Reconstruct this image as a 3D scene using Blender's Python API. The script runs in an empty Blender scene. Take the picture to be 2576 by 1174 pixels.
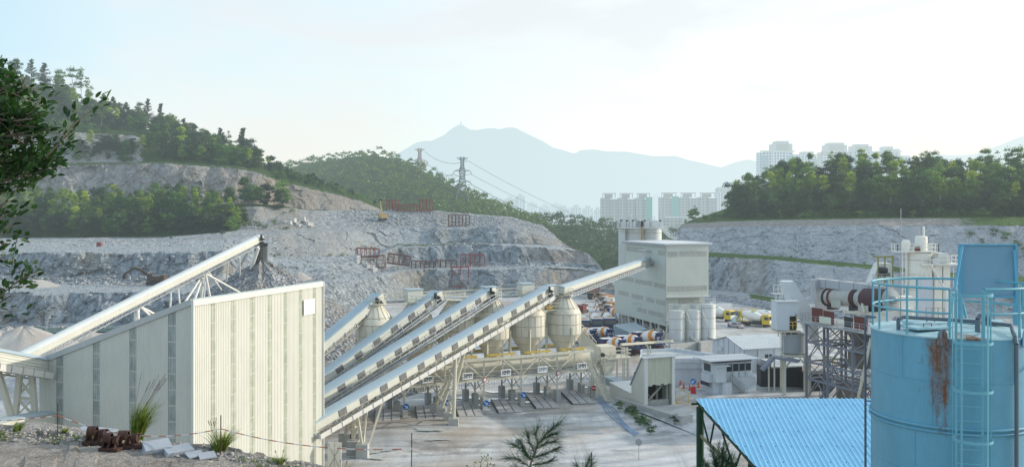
import bpy, math, random
import numpy as np
from mathutils import Vector, Matrix
from mathutils.bvhtree import BVHTree
random.seed(7)
R = math.radians
SC = bpy.context.scene
COL = SC.collection
CAMZ = 27.0
F = 2231.0

def at(x, y, d):
    """point seen at (x, y) of the 2576 px wide photograph, at depth d metres"""
    return Vector(((x - 1288.0) / F * d, d, CAMZ - (y - 540.0) / F * d))
def gp(x, y, z=0.0):
    """point of the level z seen at (x, y)"""
    d = (CAMZ - z) * F / (y - 540.0)
    return Vector(((x - 1288.0) / F * d, d, z))

# ------------------------------------------------------------------ materials
HAZE = bpy.data.node_groups.new('air_haze', 'ShaderNodeTree')  # haze painted in as emission mixed over each surface by distance
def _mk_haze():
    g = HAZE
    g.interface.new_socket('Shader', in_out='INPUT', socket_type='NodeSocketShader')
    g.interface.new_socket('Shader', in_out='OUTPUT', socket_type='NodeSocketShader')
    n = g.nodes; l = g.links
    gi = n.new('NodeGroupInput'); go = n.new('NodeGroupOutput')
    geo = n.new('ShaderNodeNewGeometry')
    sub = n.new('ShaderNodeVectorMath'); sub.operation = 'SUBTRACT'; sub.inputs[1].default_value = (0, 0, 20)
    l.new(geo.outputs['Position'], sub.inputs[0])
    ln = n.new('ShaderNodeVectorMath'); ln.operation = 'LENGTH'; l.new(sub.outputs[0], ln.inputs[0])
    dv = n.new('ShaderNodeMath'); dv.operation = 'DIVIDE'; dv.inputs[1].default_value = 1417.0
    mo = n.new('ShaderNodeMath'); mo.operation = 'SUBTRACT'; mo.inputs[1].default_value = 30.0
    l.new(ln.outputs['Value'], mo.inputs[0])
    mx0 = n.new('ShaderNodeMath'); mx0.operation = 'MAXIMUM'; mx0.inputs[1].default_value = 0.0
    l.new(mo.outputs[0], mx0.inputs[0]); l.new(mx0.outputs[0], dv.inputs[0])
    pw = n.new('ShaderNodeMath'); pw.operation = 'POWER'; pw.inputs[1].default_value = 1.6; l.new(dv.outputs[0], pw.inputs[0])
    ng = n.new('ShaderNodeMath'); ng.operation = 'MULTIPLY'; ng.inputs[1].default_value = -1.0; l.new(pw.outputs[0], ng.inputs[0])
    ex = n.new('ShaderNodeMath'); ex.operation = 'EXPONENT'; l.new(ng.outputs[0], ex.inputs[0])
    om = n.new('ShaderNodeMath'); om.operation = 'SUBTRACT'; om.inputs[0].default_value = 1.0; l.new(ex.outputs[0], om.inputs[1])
    # painted haze colour is whiter towards the sun side
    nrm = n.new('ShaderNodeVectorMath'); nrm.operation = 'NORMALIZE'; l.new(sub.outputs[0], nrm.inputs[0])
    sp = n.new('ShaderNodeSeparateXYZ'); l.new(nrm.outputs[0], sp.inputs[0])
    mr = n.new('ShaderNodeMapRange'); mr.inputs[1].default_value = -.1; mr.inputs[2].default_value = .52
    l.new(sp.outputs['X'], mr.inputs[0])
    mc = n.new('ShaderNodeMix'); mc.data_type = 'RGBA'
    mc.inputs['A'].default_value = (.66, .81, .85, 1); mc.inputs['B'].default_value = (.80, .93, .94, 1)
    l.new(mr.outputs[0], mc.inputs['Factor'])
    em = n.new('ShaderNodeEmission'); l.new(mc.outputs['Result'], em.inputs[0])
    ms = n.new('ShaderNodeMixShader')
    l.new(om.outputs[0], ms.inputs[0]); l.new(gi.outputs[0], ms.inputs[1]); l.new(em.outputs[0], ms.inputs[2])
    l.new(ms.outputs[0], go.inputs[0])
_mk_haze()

def new_mat(name):
    m = bpy.data.materials.new(name); m.use_nodes = True
    nt = m.node_tree; nt.nodes.clear()
    return m, nt.nodes, nt.links
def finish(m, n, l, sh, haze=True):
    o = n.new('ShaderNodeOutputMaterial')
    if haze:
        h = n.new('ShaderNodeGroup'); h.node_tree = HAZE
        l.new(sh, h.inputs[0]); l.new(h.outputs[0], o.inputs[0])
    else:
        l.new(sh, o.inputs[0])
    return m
def c4(c): return (c[0], c[1], c[2], 1.0)
def noise_node(n, l, vec, scale, detail=5, rough=.6, dist=0.0):
    t = n.new('ShaderNodeTexNoise'); t.inputs['Scale'].default_value = scale
    t.inputs['Detail'].default_value = detail; t.inputs['Roughness'].default_value = rough
    t.inputs['Distortion'].default_value = dist
    if vec is not None: l.new(vec, t.inputs['Vector'])
    return t
def ramp(n, l, fac, stops):
    r = n.new('ShaderNodeValToRGB'); e = r.color_ramp.elements
    while len(e) < len(stops): e.new(.5)
    for i, (p, c) in enumerate(stops): e[i].position = p; e[i].color = c4(c) if len(c) == 3 else c
    l.new(fac, r.inputs[0]); return r
def mixc(n, l, fac, a, b, mode='MIX'):
    m = n.new('ShaderNodeMix'); m.data_type = 'RGBA'; m.blend_type = mode
    if isinstance(fac, float): m.inputs['Factor'].default_value = fac
    else: l.new(fac, m.inputs['Factor'])
    for k, s in (('A', a), ('B', b)):
        if isinstance(s, tuple): m.inputs[k].default_value = c4(s)
        else: l.new(s, m.inputs[k])
    return m.outputs['Result']
def mapping(n, l, scale=(1, 1, 1), rot=(0, 0, 0), coord='Object'):
    if coord == 'World':
        g = n.new('ShaderNodeNewGeometry'); src = g.outputs['Position']
    else:
        tc = n.new('ShaderNodeTexCoord'); src = tc.outputs[coord]
    mp = n.new('ShaderNodeMapping'); mp.inputs['Scale'].default_value = scale; mp.inputs['Rotation'].default_value = rot
    l.new(src, mp.inputs[0]); return mp.outputs[0]
def bump(n, l, h, strength, dist=.1):
    b = n.new('ShaderNodeBump'); b.inputs['Strength'].default_value = strength; b.inputs['Distance'].default_value = dist
    l.new(h, b.inputs['Height']); return b.outputs[0]

MATS = {}
def paint(name, c, rough=.55, metal=0.0, dirt=.35, dirt_c=None, streak=True, rust=0.0, haze=True, spec=.3, scale=1.0, randv=0.0):
    """weathered paint or metal: vertical dirt streaks, mottling, optional rust"""
    if name in MATS: return MATS[name]
    m, n, l = new_mat(name)
    v = mapping(n, l, (1.0 * scale, 1.0 * scale, .16 * scale) if streak else (scale, scale, scale), coord='World')
    t = noise_node(n, l, v, 1.7, 6, .65)
    v2 = mapping(n, l, (.35 * scale,) * 3, coord='World')
    t2 = noise_node(n, l, v2, 1.0, 4, .6)
    dc = dirt_c or tuple(x * .45 for x in c)
    f1 = ramp(n, l, t.outputs['Fac'], [(.38, (0, 0, 0)), (.75, (dirt, dirt, dirt))])
    base = mixc(n, l, f1.outputs[0], c, dc)
    f2 = ramp(n, l, t2.outputs['Fac'], [(.35, (0, 0, 0)), (.7, (.22, .22, .22))])
    base = mixc(n, l, f2.outputs[0], base, tuple(min(1, x * 1.25) for x in c))
    if randv:
        oi = n.new('ShaderNodeObjectInfo'); h = n.new('ShaderNodeHueSaturation')
        mr = n.new('ShaderNodeMapRange'); mr.inputs[3].default_value = 1 - randv; mr.inputs[4].default_value = 1 + randv
        l.new(oi.outputs['Random'], mr.inputs[0]); l.new(mr.outputs[0], h.inputs['Value']); l.new(base, h.inputs['Color'])
        base = h.outputs[0]
    if rust:
        v3 = mapping(n, l, (1.6 * scale, 1.6 * scale, .5 * scale), coord='World')
        t3 = noise_node(n, l, v3, 1.1, 8, .7, .6)
        f3 = ramp(n, l, t3.outputs['Fac'], [(.62 - rust * .25, (0, 0, 0)), (.72 - rust * .2, (1, 1, 1))])
        base = mixc(n, l, f3.outputs[0], base, (.20, .075, .03))
    b = n.new('ShaderNodeBsdfPrincipled'); l.new(base, b.inputs['Base Color'])
    b.inputs['Roughness'].default_value = rough; b.inputs['Metallic'].default_value = metal
    b.inputs['Specular IOR Level'].default_value = spec
    l.new(bump(n, l, t.outputs['Fac'], .12, .05), b.inputs['Normal'])
    MATS[name] = finish(m, n, l, b.outputs[0], haze); return m
def glassy(name, c=(.03, .045, .05), rough=.12, haze=True):
    if name in MATS: return MATS[name]
    m, n, l = new_mat(name)
    b = n.new('ShaderNodeBsdfPrincipled'); b.inputs['Base Color'].default_value = c4(c)
    b.inputs['Roughness'].default_value = rough; b.inputs['Specular IOR Level'].default_value = .7
    MATS[name] = finish(m, n, l, b.outputs[0], haze); return m

# ------------------------------------------------------------------ mesh builder
class MB:
    def __init__(s): s.v = []; s.f = []; s.mi = []; s.m = 0
    def add(s, vs, fs):
        o = len(s.v); s.v.extend([tuple(p) for p in vs]); s.f.extend([tuple(i + o for i in f) for f in fs]); s.mi.extend([s.m] * len(fs)); return s
    def hexa(s, p):
        return s.add(p, [(0, 3, 2, 1), (4, 5, 6, 7), (0, 1, 5, 4), (1, 2, 6, 5), (2, 3, 7, 6), (3, 0, 4, 7)])
    def box(s, c, size, rz=0.0):
        hx, hy, hz = size[0] / 2, size[1] / 2, size[2] / 2; ca, sa = math.cos(rz), math.sin(rz)
        p = []
        for z in (-hz, hz):
            for x, y in ((-hx, -hy), (hx, -hy), (hx, hy), (-hx, hy)):
                p.append((c[0] + x * ca - y * sa, c[1] + x * sa + y * ca, c[2] + z))
        return s.hexa(p)
    def b6(s, x0, x1, y0, y1, z0, z1): return s.box(((x0 + x1) / 2, (y0 + y1) / 2, (z0 + z1) / 2), (abs(x1 - x0), abs(y1 - y0), abs(z1 - z0)))
    def beam(s, a, b, w, h=None, up=None):
        a = Vector(a); b = Vector(b); h = h or w; d = (b - a)
        if d.length < 1e-6: return s
        d.normalize(); u = Vector(up) if up else Vector((0, 0, 1))
        if abs(d.dot(u)) > .98: u = Vector((1, 0, 0))
        r = d.cross(u).normalized() * (w / 2); t = r.cross(d).normalized() * (h / 2)
        return s.hexa([a - r - t, a + r - t, a + r + t, a - r + t, b - r - t, b + r - t, b + r + t, b - r + t])
    def tube(s, a, b, r, r1=None, n=8, cap=True):
        a = Vector(a); b = Vector(b); r1 = r if r1 is None else r1; d = (b - a).normalized()
        u = Vector((0, 0, 1)) if abs(d.z) < .95 else Vector((1, 0, 0))
        x = d.cross(u).normalized(); y = x.cross(d)
        vs = []
        for p, rr in ((a, r), (b, r1)):
            for i in range(n):
                t = 2 * math.pi * i / n; vs.append(p + x * (rr * math.cos(t)) + y * (rr * math.sin(t)))
        fs = [(i, i + n, (i + 1) % n + n, (i + 1) % n) for i in range(n)]
        if cap: fs += [tuple(range(n)), tuple(range(2 * n - 1, n - 1, -1))]
        return s.add(vs, fs)
    def pipe(s, pts, r, n=6):
        for a, b in zip(pts[:-1], pts[1:]): s.tube(a, b, r, n=n)
        return s
    def lathe(s, c, prof, n=24, axis='z', a0=0.0, a1=2 * math.pi, d=None):
        """prof: list of (r, h) along the axis d (a Vector) or z"""
        c = Vector(c); d = (Vector(d).normalized() if d is not None else Vector((0, 0, 1)))
        u = Vector((0, 0, 1)) if abs(d.z) < .95 else Vector((1, 0, 0))
        x = (u.cross(d)).normalized() if abs(d.z) < .95 else Vector((1, 0, 0)); y = d.cross(x)
        full = abs(a1 - a0 - 2 * math.pi) < 1e-6; k = n if full else n + 1
        vs = []
        for r, h in prof:
            for i in range(k):
                t = a0 + (a1 - a0) * i / n; vs.append(c + d * h + x * (r * math.cos(t)) + y * (r * math.sin(t)))
        fs = []
        for j in range(len(prof) - 1):
            for i in range(n):
                i2 = (i + 1) % k; fs.append((j * k + i, j * k + i2, (j + 1) * k + i2, (j + 1) * k + i))
        if full and prof[0][0] > 1e-4: fs.append(tuple(range(k - 1, -1, -1)))
        if full and prof[-1][0] > 1e-4: fs.append(tuple(range((len(prof) - 1) * k, len(prof) * k)))
        return s.add(vs, fs)
    def prism(s, poly, vec):
        n = len(poly); vec = Vector(vec); a = [Vector(p) for p in poly]; b = [p + vec for p in a]
        return s.add(a + b, [tuple(range(n - 1, -1, -1)), tuple(range(n, 2 * n))] + [(i, (i + 1) % n, (i + 1) % n + n, i + n) for i in range(n)])
    def torus(s, c, Rr, r, n=40, k=6, a0=0.0, a1=2 * math.pi, flat=None):
        c = Vector(c); full = abs(a1 - a0 - 2 * math.pi) < 1e-6; nn = n if full else n + 1; vs = []
        for i in range(nn):
            t = a0 + (a1 - a0) * i / n; o = Vector((math.cos(t), math.sin(t), 0))
            for j in range(k):
                q = 2 * math.pi * j / k + math.pi / k
                rh, rv = (r, r) if flat is None else flat
                vs.append(c + o * (Rr + rh * math.cos(q) * (1 if flat is None else 1.41)) + Vector((0, 0, rv * math.sin(q) * (1 if flat is None else 1.41))))
        fs = []
        for i in range(n):
            i2 = (i + 1) % nn
            for j in range(k): fs.append((i * k + j, i2 * k + j, i2 * k + (j + 1) % k, i * k + (j + 1) % k))
        return s.add(vs, fs)
    def rail(s, pts, h=1.05, r=.03, mids=(.5,), step=1.5):
        """hand rail along pts with posts"""
        for a, b in zip(pts[:-1], pts[1:]):
            a = Vector(a); b = Vector(b); L = (b - a).length; k = max(1, int(round(L / step))); up = Vector((0, 0, h))
            s.beam(a + up, b + up, r * 2)
            for m in mids: s.beam(a + up * m, b + up * m, r * 1.6)
            for i in range(k + 1): q = a.lerp(b, i / k); s.beam(q, q + up, r * 2)
        return s
    def build(s, name, mats, parent=None, smooth=35, loc=None):
        me = bpy.data.meshes.new(name)
        off = wloc(parent) if parent is not None else Vector(loc if loc is not None else (0, 0, 0))
        vs = np.array(s.v, dtype=np.float64).reshape(-1, 3) - np.array(off)
        me.from_pydata(vs.tolist(), [], s.f)
        if not isinstance(mats, (list, tuple)): mats = [mats]
        for m in mats: me.materials.append(m)
        if len(mats) > 1: me.polygons.foreach_set('material_index', s.mi)
        if smooth:
            me.polygons.foreach_set('use_smooth', [True] * len(me.polygons)); me.update()
            me.set_sharp_from_angle(angle=R(smooth))
        me.update()
        o = bpy.data.objects.new(name, me); COL.objects.link(o)
        if parent is not None: o.parent = parent
        else: o.location = off
        return o
def wloc(o):
    p = Vector((0, 0, 0))
    while o is not None: p += o.location; o = o.parent
    return p
def tag(o, label=None, cat=None, group=None, kind=None):
    if label: o['label'] = label
    if cat: o['category'] = cat
    if group: o['group'] = group
    if kind: o['kind'] = kind
    return o
def thing(name, label, cat, loc=(0, 0, 0), group=None):
    o = bpy.data.objects.new(name, None); o.empty_display_size = .5; COL.objects.link(o); o.location = loc
    return tag(o, label, cat, group)
KIDS = {}
def copy_tree(o, loc=None, rz=None, label=None, group=None, scale=None, parent=None):
    c = o.copy(); COL.objects.link(c); c.parent = parent
    if loc is not None: c.location = loc
    if rz is not None: c.rotation_euler = (0, 0, rz)
    if scale is not None: c.scale = (scale,) * 3 if isinstance(scale, (int, float)) else scale
    if label: c['label'] = label
    if group: c['group'] = group
    kids = KIDS.get(o.name)
    if kids is None: kids = KIDS[o.name] = list(o.children)
    for ch in kids: copy_tree(ch, parent=c)
    return c
def arr_mesh(name, V, Fc, mat, smooth=False, loc=(0, 0, 0)):
    """mesh from numpy quads / tris"""
    me = bpy.data.meshes.new(name)
    V = np.asarray(V, dtype=np.float32); Fc = np.asarray(Fc, dtype=np.int32); k = Fc.shape[1]
    me.vertices.add(len(V)); me.vertices.foreach_set('co', V.ravel())
    me.loops.add(Fc.size); me.loops.foreach_set('vertex_index', Fc.ravel())
    me.polygons.add(len(Fc)); me.polygons.foreach_set('loop_start', np.arange(0, Fc.size, k, dtype=np.int32))
    me.polygons.foreach_set('loop_total', np.full(len(Fc), k, dtype=np.int32))
    me.polygons.foreach_set('use_smooth', np.full(len(Fc), smooth))
    me.update(calc_edges=True); me.validate()
    for m in (mat if isinstance(mat, (list, tuple)) else [mat]): me.materials.append(m)
    return me
def link(name, me, parent=None, loc=(0, 0, 0)):
    o = bpy.data.objects.new(name, me); COL.objects.link(o); o.location = loc
    if parent is not None: o.parent = parent
    return o

# ------------------------------------------------------------------ numpy noise
def _h(ix, iy, iz, s):
    n = (ix.astype(np.int64) * 374761393 + iy.astype(np.int64) * 668265263 + iz.astype(np.int64) * 2147483647 + s * 1274126177) & 0x7fffffff
    n = ((n ^ (n >> 13)) * 1274126177) & 0x7fffffff
    n = ((n ^ (n >> 16)) * 69069 + 12345) & 0x7fffffff
    return (n & 0xffffff) / float(0xffffff)
def vnoise(P, s=0):
    I = np.floor(P); f = P - I; f = f * f * (3 - 2 * f); I = I.astype(np.int64); r = 0
    for dx in (0, 1):
        for dy in (0, 1):
            for dz in (0, 1):
                w = (f[:, 0] if dx else 1 - f[:, 0]) * (f[:, 1] if dy else 1 - f[:, 1]) * (f[:, 2] if dz else 1 - f[:, 2])
                r = r + w * _h(I[:, 0] + dx, I[:, 1] + dy, I[:, 2] + dz, s)
    return r
def fbm(P, o=4, s=0):
    r = 0; a = .5; t = 0
    for i in range(o): r = r + a * vnoise(P * (2 ** i) + 17.3 * i, s + i); t += a; a *= .5
    return r / t - .5
def cells(P, s=0):
    """value and distance of the nearest jittered cell"""
    I = np.floor(P).astype(np.int64); best = np.full(len(P), 9.0); val = np.zeros(len(P))
    for dx in (-1, 0, 1):
        for dy in (-1, 0, 1):
            for dz in (-1, 0, 1):
                a, b, c = I[:, 0] + dx, I[:, 1] + dy, I[:, 2] + dz
                q = np.stack([a + _h(a, b, c, s), b + _h(a, b, c, s + 1), c + _h(a, b, c, s + 2)], 1)
                dd = ((q - P) ** 2).sum(1); k = dd < best
                best = np.where(k, dd, best); val = np.where(k, _h(a, b, c, s + 3), val)
    return val, np.sqrt(best)
# ------------------------------------------------------------------ camera, sun, sky
cam = bpy.data.cameras.new('camera'); co = bpy.data.objects.new('camera', cam); COL.objects.link(co)
cam.sensor_width = 36; cam.lens = F / 2576 * 36; cam.shift_y = -47.0 / 2576; cam.clip_start = .2; cam.clip_end = 30000
co.location = (0, 0, CAMZ); co.rotation_euler = (R(90), 0, 0); SC.camera = co
SUN_AZ, SUN_EL = R(78), R(19)     # azimuth from the view direction towards the right
sd = Vector((math.sin(SUN_AZ) * math.cos(SUN_EL), math.cos(SUN_AZ) * math.cos(SUN_EL), math.sin(SUN_EL)))
sl = bpy.data.lights.new('sun', 'SUN'); sl.energy = 3.7; sl.angle = R(.5); sl.color = (1.0, .90, .76)
so = bpy.data.objects.new('sun', sl); COL.objects.link(so); so.rotation_euler = sd.to_track_quat('Z', 'Y').to_euler(); so.location = (0, 0, 90)
W = bpy.data.worlds.new('World'); SC.world = W; W.use_nodes = True
n = W.node_tree.nodes; l = W.node_tree.links; n.clear()
sky = n.new('ShaderNodeTexSky'); sky.sky_type = 'NISHITA'; sky.sun_disc = False
sky.sun_elevation = SUN_EL; sky.sun_rotation = SUN_AZ; sky.air_density = 1.2; sky.dust_density = 1.2; sky.altitude = 60
tc = n.new('ShaderNodeTexCoord')
nz = n.new('ShaderNodeVectorMath'); nz.operation = 'NORMALIZE'; l.new(tc.outputs['Generated'], nz.inputs[0])
sp = n.new('ShaderNodeSeparateXYZ'); l.new(nz.outputs[0], sp.inputs[0])
# thin bright overcast veil, whiter towards the sun side, with soft clouds
dt = n.new('ShaderNodeVectorMath'); dt.operation = 'DOT_PRODUCT'; dt.inputs[1].default_value = (.78, .58, .22); l.new(nz.outputs[0], dt.inputs[0])
veil = ramp(n, l, dt.outputs['Value'], [(.0, (.38, .64, .92)), (.12, (.48, .67, .79)), (.26, (.64, .76, .80)), (.50, (.70, .80, .82)), (.75, (.88, .92, .92))]).outputs[0]
mr = n.new('ShaderNodeMapRange'); mr.inputs[1].default_value = -1; l.new(dt.outputs['Value'], mr.inputs[0])
mp = n.new('ShaderNodeMapping'); mp.inputs['Scale'].default_value = (1.6, 1.6, 5.0); l.new(nz.outputs[0], mp.inputs[0])
cn = noise_node(n, l, mp.outputs[0], 1.6, 6, .55, .3)
cf = ramp(n, l, cn.outputs['Fac'], [(.44, (0, 0, 0)), (.60, (1, 1, 1))])
cg = mixc(n, l, .9, veil, (.74, .74, .74)); veil2 = mixc(n, l, cf.outputs[0], veil, cg)
b1 = n.new('ShaderNodeBackground'); b1.inputs[1].default_value = .05; l.new(sky.outputs[0], b1.inputs[0])
b2 = n.new('ShaderNodeBackground'); b2.inputs[1].default_value = 1.0; l.new(veil2, b2.inputs[0])
ad = n.new('ShaderNodeAddShader'); l.new(b1.outputs[0], ad.inputs[0]); l.new(b2.outputs[0], ad.inputs[1])
wo = n.new('ShaderNodeOutputWorld'); l.new(ad.outputs[0], wo.inputs[0])
SC.view_settings.view_transform = 'Standard'; SC.view_settings.look = 'None'; SC.view_settings.exposure = 0
SC.cycles.use_denoising = True; SC.cycles.max_bounces = 5; SC.cycles.transparent_max_bounces = 6
SC.cycles.diffuse_bounces = 3
# ------------------------------------------------------------------ terrain
def rock_mat(name, tint=(1, 1, 1), diag=.35, warm=.6, crk=.4, gc=((.014, .036, .010), (.06, .105, .026))):
    m, n, l = new_mat(name)
    geo = n.new('ShaderNodeNewGeometry')
    at_ = n.new('ShaderNodeAttribute'); at_.attribute_name = 'kind'
    sk = n.new('ShaderNodeSeparateColor'); l.new(at_.outputs['Color'], sk.inputs[0])
    v = mapping(n, l, (1, 1, 1), coord='World')
    vs = mapping(n, l, (.5, .5, .12), rot=(0, diag, .2), coord='World')
    big = noise_node(n, l, v, .045, 5, .6); mid = noise_node(n, l, v, .33, 7, .72); fine = noise_node(n, l, v, 1.9, 5, .7)
    strk = noise_node(n, l, vs, .9, 7, .72, .7)
    vo = n.new('ShaderNodeTexVoronoi'); vo.feature = 'DISTANCE_TO_EDGE'; vo.inputs['Scale'].default_value = .42
    wp = n.new('ShaderNodeVectorMath'); wp.operation = 'ADD'; l.new(vs, wp.inputs[0])
    sc = n.new('ShaderNodeVectorMath'); sc.operation = 'SCALE'; sc.inputs['Scale'].default_value = 1.6; l.new(mid.outputs['Color'], sc.inputs[0]); l.new(sc.outputs[0], wp.inputs[1])
    l.new(wp.outputs[0], vo.inputs['Vector'])
    t = lambda c: tuple(a * b for a, b in zip(c, tint))
    face = ramp(n, l, strk.outputs['Fac'], [(.34, t((.06, .062, .066))), (.44, t((.20, .21, .22))), (.55, t((.33, .34, .35))), (.70, t((.50, .495, .485)))]).outputs[0]
    wf = ramp(n, l, big.outputs['Fac'], [(.50, (0, 0, 0)), (.66, (warm, warm, warm))])
    face = mixc(n, l, wf.outputs[0], face, t((.34, .24, .14)))
    cr = ramp(n, l, vo.outputs['Distance'], [(.0, (.16, .16, .17)), (.08, (1, 1, 1))])
    face = mixc(n, l, crk, face, cr.outputs[0], 'MULTIPLY')
    dust = ramp(n, l, mid.outputs['Fac'], [(.32, t((.30, .305, .31))), (.55, t((.43, .43, .425))), (.72, t((.54, .535, .52)))]).outputs[0]
    df = ramp(n, l, fine.outputs['Fac'], [(.33, (.55, .55, .55)), (.5, (1, 1, 1)), (.68, (1.25, 1.25, 1.25))])
    dust = mixc(n, l, .8, dust, df.outputs[0], 'MULTIPLY')
    sn = n.new('ShaderNodeSeparateXYZ'); l.new(geo.outputs['True Normal'], sn.inputs[0])
    nm = n.new('ShaderNodeMath'); nm.operation = 'MULTIPLY_ADD'; nm.inputs[1].default_value = .25; l.new(fine.outputs['Fac'], nm.inputs[0]); l.new(sn.outputs['Z'], nm.inputs[2])
    flat = ramp(n, l, nm.outputs[0], [(.78, (0, 0, 0)), (.98, (1, 1, 1))])
    base = mixc(n, l, flat.outputs[0], face, dust)
    # kind.r = loose rubble / dust, kind.g = grass, kind.b = brown earth, also painted sun warmth
    rub = n.new('ShaderNodeTexVoronoi'); rub.inputs['Scale'].default_value = 1.1; l.new(v, rub.inputs['Vector'])
    rc = n.new('ShaderNodeSeparateColor'); l.new(rub.outputs['Color'], rc.inputs[0])
    rr = ramp(n, l, rc.outputs[0], [(0, t((.13, .14, .15))), (.5, t((.26, .27, .275))), (1, t((.47, .465, .455)))])
    base = mixc(n, l, sk.outputs[0], base, rr.outputs[0])
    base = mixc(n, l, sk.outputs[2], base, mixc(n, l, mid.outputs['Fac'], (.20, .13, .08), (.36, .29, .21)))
    gr = ramp(n, l, fine.outputs['Fac'], [(.3, gc[0]), (.7, gc[1])])
    gm = n.new('ShaderNodeMath'); gm.operation = 'MULTIPLY_ADD'; gm.inputs[1].default_value = 1.6; l.new(mid.outputs['Fac'], gm.inputs[0])
    ga = n.new('ShaderNodeMath'); ga.operation = 'MULTIPLY_ADD'; ga.inputs[1].default_value = 2.0; ga.inputs[2].default_value = -1.5; l.new(sk.outputs[1], ga.inputs[0]); l.new(ga.outputs[0], gm.inputs[2])
    gc = ramp(n, l, gm.outputs[0], [(.25, (0, 0, 0)), (.45, (1, 1, 1))])
    base = mixc(n, l, gc.outputs[0], base, gr.outputs[0])
    b = n.new('ShaderNodeBsdfPrincipled'); b.inputs['Roughness'].default_value = .9; b.inputs['Specular IOR Level'].default_value = .15
    l.new(base, b.inputs['Base Color'])
    hs = n.new('ShaderNodeMath'); hs.operation = 'ADD'; l.new(strk.outputs['Fac'], hs.inputs[0])
    h2 = n.new('ShaderNodeMath'); h2.operation = 'MULTIPLY'; h2.inputs[1].default_value = .5; l.new(fine.outputs['Fac'], h2.inputs[0]); l.new(h2.outputs[0], hs.inputs[1])
    l.new(bump(n, l, hs.outputs[0], .9, .9), b.inputs['Normal'])
    return finish(m, n, l, b.outputs[0])

def dz(x, pts, mode):
    """pts: (x, y_img or z, d). returns arrays d, z"""
    xs = [p[0] for p in pts]
    d = np.interp(x, xs, [p[2] for p in pts])
    if mode == 'y':
        y = np.interp(x, xs, [p[1] for p in pts]); return d, CAMZ - (y - 540.0) / F * d
    return d, np.interp(x, xs, [p[1] for p in pts])

def loft(name, curves, x0, x1, step, mat, seed=0, sky=None, rough=1.0, shear=0.0):
    """curves: list of dict(p=[(x,y,d)..], mode, n=rows to next, a=noise amplitude, k=(r,g,b) of the strip to the next)"""
    xs = np.arange(x0, x1 + step, step, dtype=float); rows = []; amp = []; kind = []; D = []
    cz = []
    for c in curves:
        d, z = dz(xs, c['p'], c.get('mode', 'y'))
        d = d + 5.0 * c.get('w', 1.0) * fbm(np.stack([xs / 60.0, np.full_like(xs, seed * 3.1), np.zeros_like(xs)], 1), 3, seed)
        if sky is not None:
            ys = np.interp(xs, [p[0] for p in sky], [p[1] for p in sky])
            zmax = CAMZ - (ys - 540.0) / F * d; z = np.minimum(z, zmax)
        cz.append((d, z))
    for i in range(len(curves) - 1):
        n = curves[i]['n']
        for j in range(n):
            t = j / n; d = cz[i][0] * (1 - t) + cz[i + 1][0] * t; z = cz[i][1] * (1 - t) + cz[i + 1][1] * t
            rows.append((d, z)); amp.append(curves[i]['a'])
            k = curves[i].get('k', (0, 0, 0)); kk = np.zeros((len(xs), 3))
            for q in range(3):
                kk[:, q] = np.interp(xs, [p[0] for p in k[q]], [p[1] for p in k[q]]) if isinstance(k[q], (list, tuple)) else k[q]
            kind.append(kk)
    rows.append(cz[-1]); amp.append(curves[-2]['a'] * .3); kind.append(kind[-1])
    Dm = np.array([r[0] for r in rows]); Z = np.array([r[1] for r in rows]); A = np.array(amp)[:, None] * np.ones_like(Dm)
    A = (A + np.roll(A, 1, 0)) / 2; A[0] = 0
    X = (xs[None, :] - 1288) / F * Dm
    nr, nc = Dm.shape
    P = np.stack([X.ravel(), Dm.ravel(), Z.ravel()], 1)
    a = A.ravel() * rough
    wv = np.stack([fbm(P / 9, 3, seed + 5), fbm(P / 9, 3, seed + 6), fbm(P / 9, 3, seed + 7)], 1)
    Q = P + wv * 7
    Q[:, 0] += shear * Q[:, 2]; S = np.array([[1, 1, .36]])
    v1, _ = cells(Q * S / 7.5, seed + 11); v2, _ = cells(Q * S / 2.9, seed + 21); v3, _ = cells(Q * S / 1.3, seed + 31)
    big = fbm(P / 22, 3, seed + 2)
    off = a * (4.5 * big + 2.2 * (v1 - .5) + 1.1 * (v2 - .5) + .3 * (v3 - .5))
    P[:, 1] += off * 1.0
    P[:, 0] += a * (.6 * (v2 - .5)) * .6
    P[:, 2] += a * (.5 * (v1 - .5) + .45 * (v2 - .5) + .3 * (v3 - .5)) * .7 + .12 * (v3 - .5)
    idx = np.arange(nr * nc).reshape(nr, nc)
    Fc = np.stack([idx[:-1, :-1].ravel(), idx[:-1, 1:].ravel(), idx[1:, 1:].ravel(), idx[1:, :-1].ravel()], 1)
    me = arr_mesh(name, P, Fc, mat)
    ca = me.color_attributes.new('kind', 'FLOAT_COLOR', 'POINT')
    K = np.ones((nr * nc, 4), dtype=np.float32); K[:, :3] = np.concatenate(kind, 0); ca.data.foreach_set('color', K.ravel())
    o = link(name, me); tag(o, kind='structure')
    bv = BVHTree.FromPolygons([Vector(p) for p in P.tolist()], Fc.tolist())
    return o, bv
def on(bv, x, y, dflt=0.0):
    h = bv.ray_cast(Vector((x, y, 400)), Vector((0, 0, -1)))
    return h[0].z if h[0] is not None else dflt

ROCK = rock_mat('quarry_rock', (.89, .98, 1.05))
ROCK_R = rock_mat('cut_slope_rock', (.98, 1.04, 1.10), diag=.75, warm=.35, crk=.3, gc=((.03, .07, .015), (.10, .18, .04)))

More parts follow.
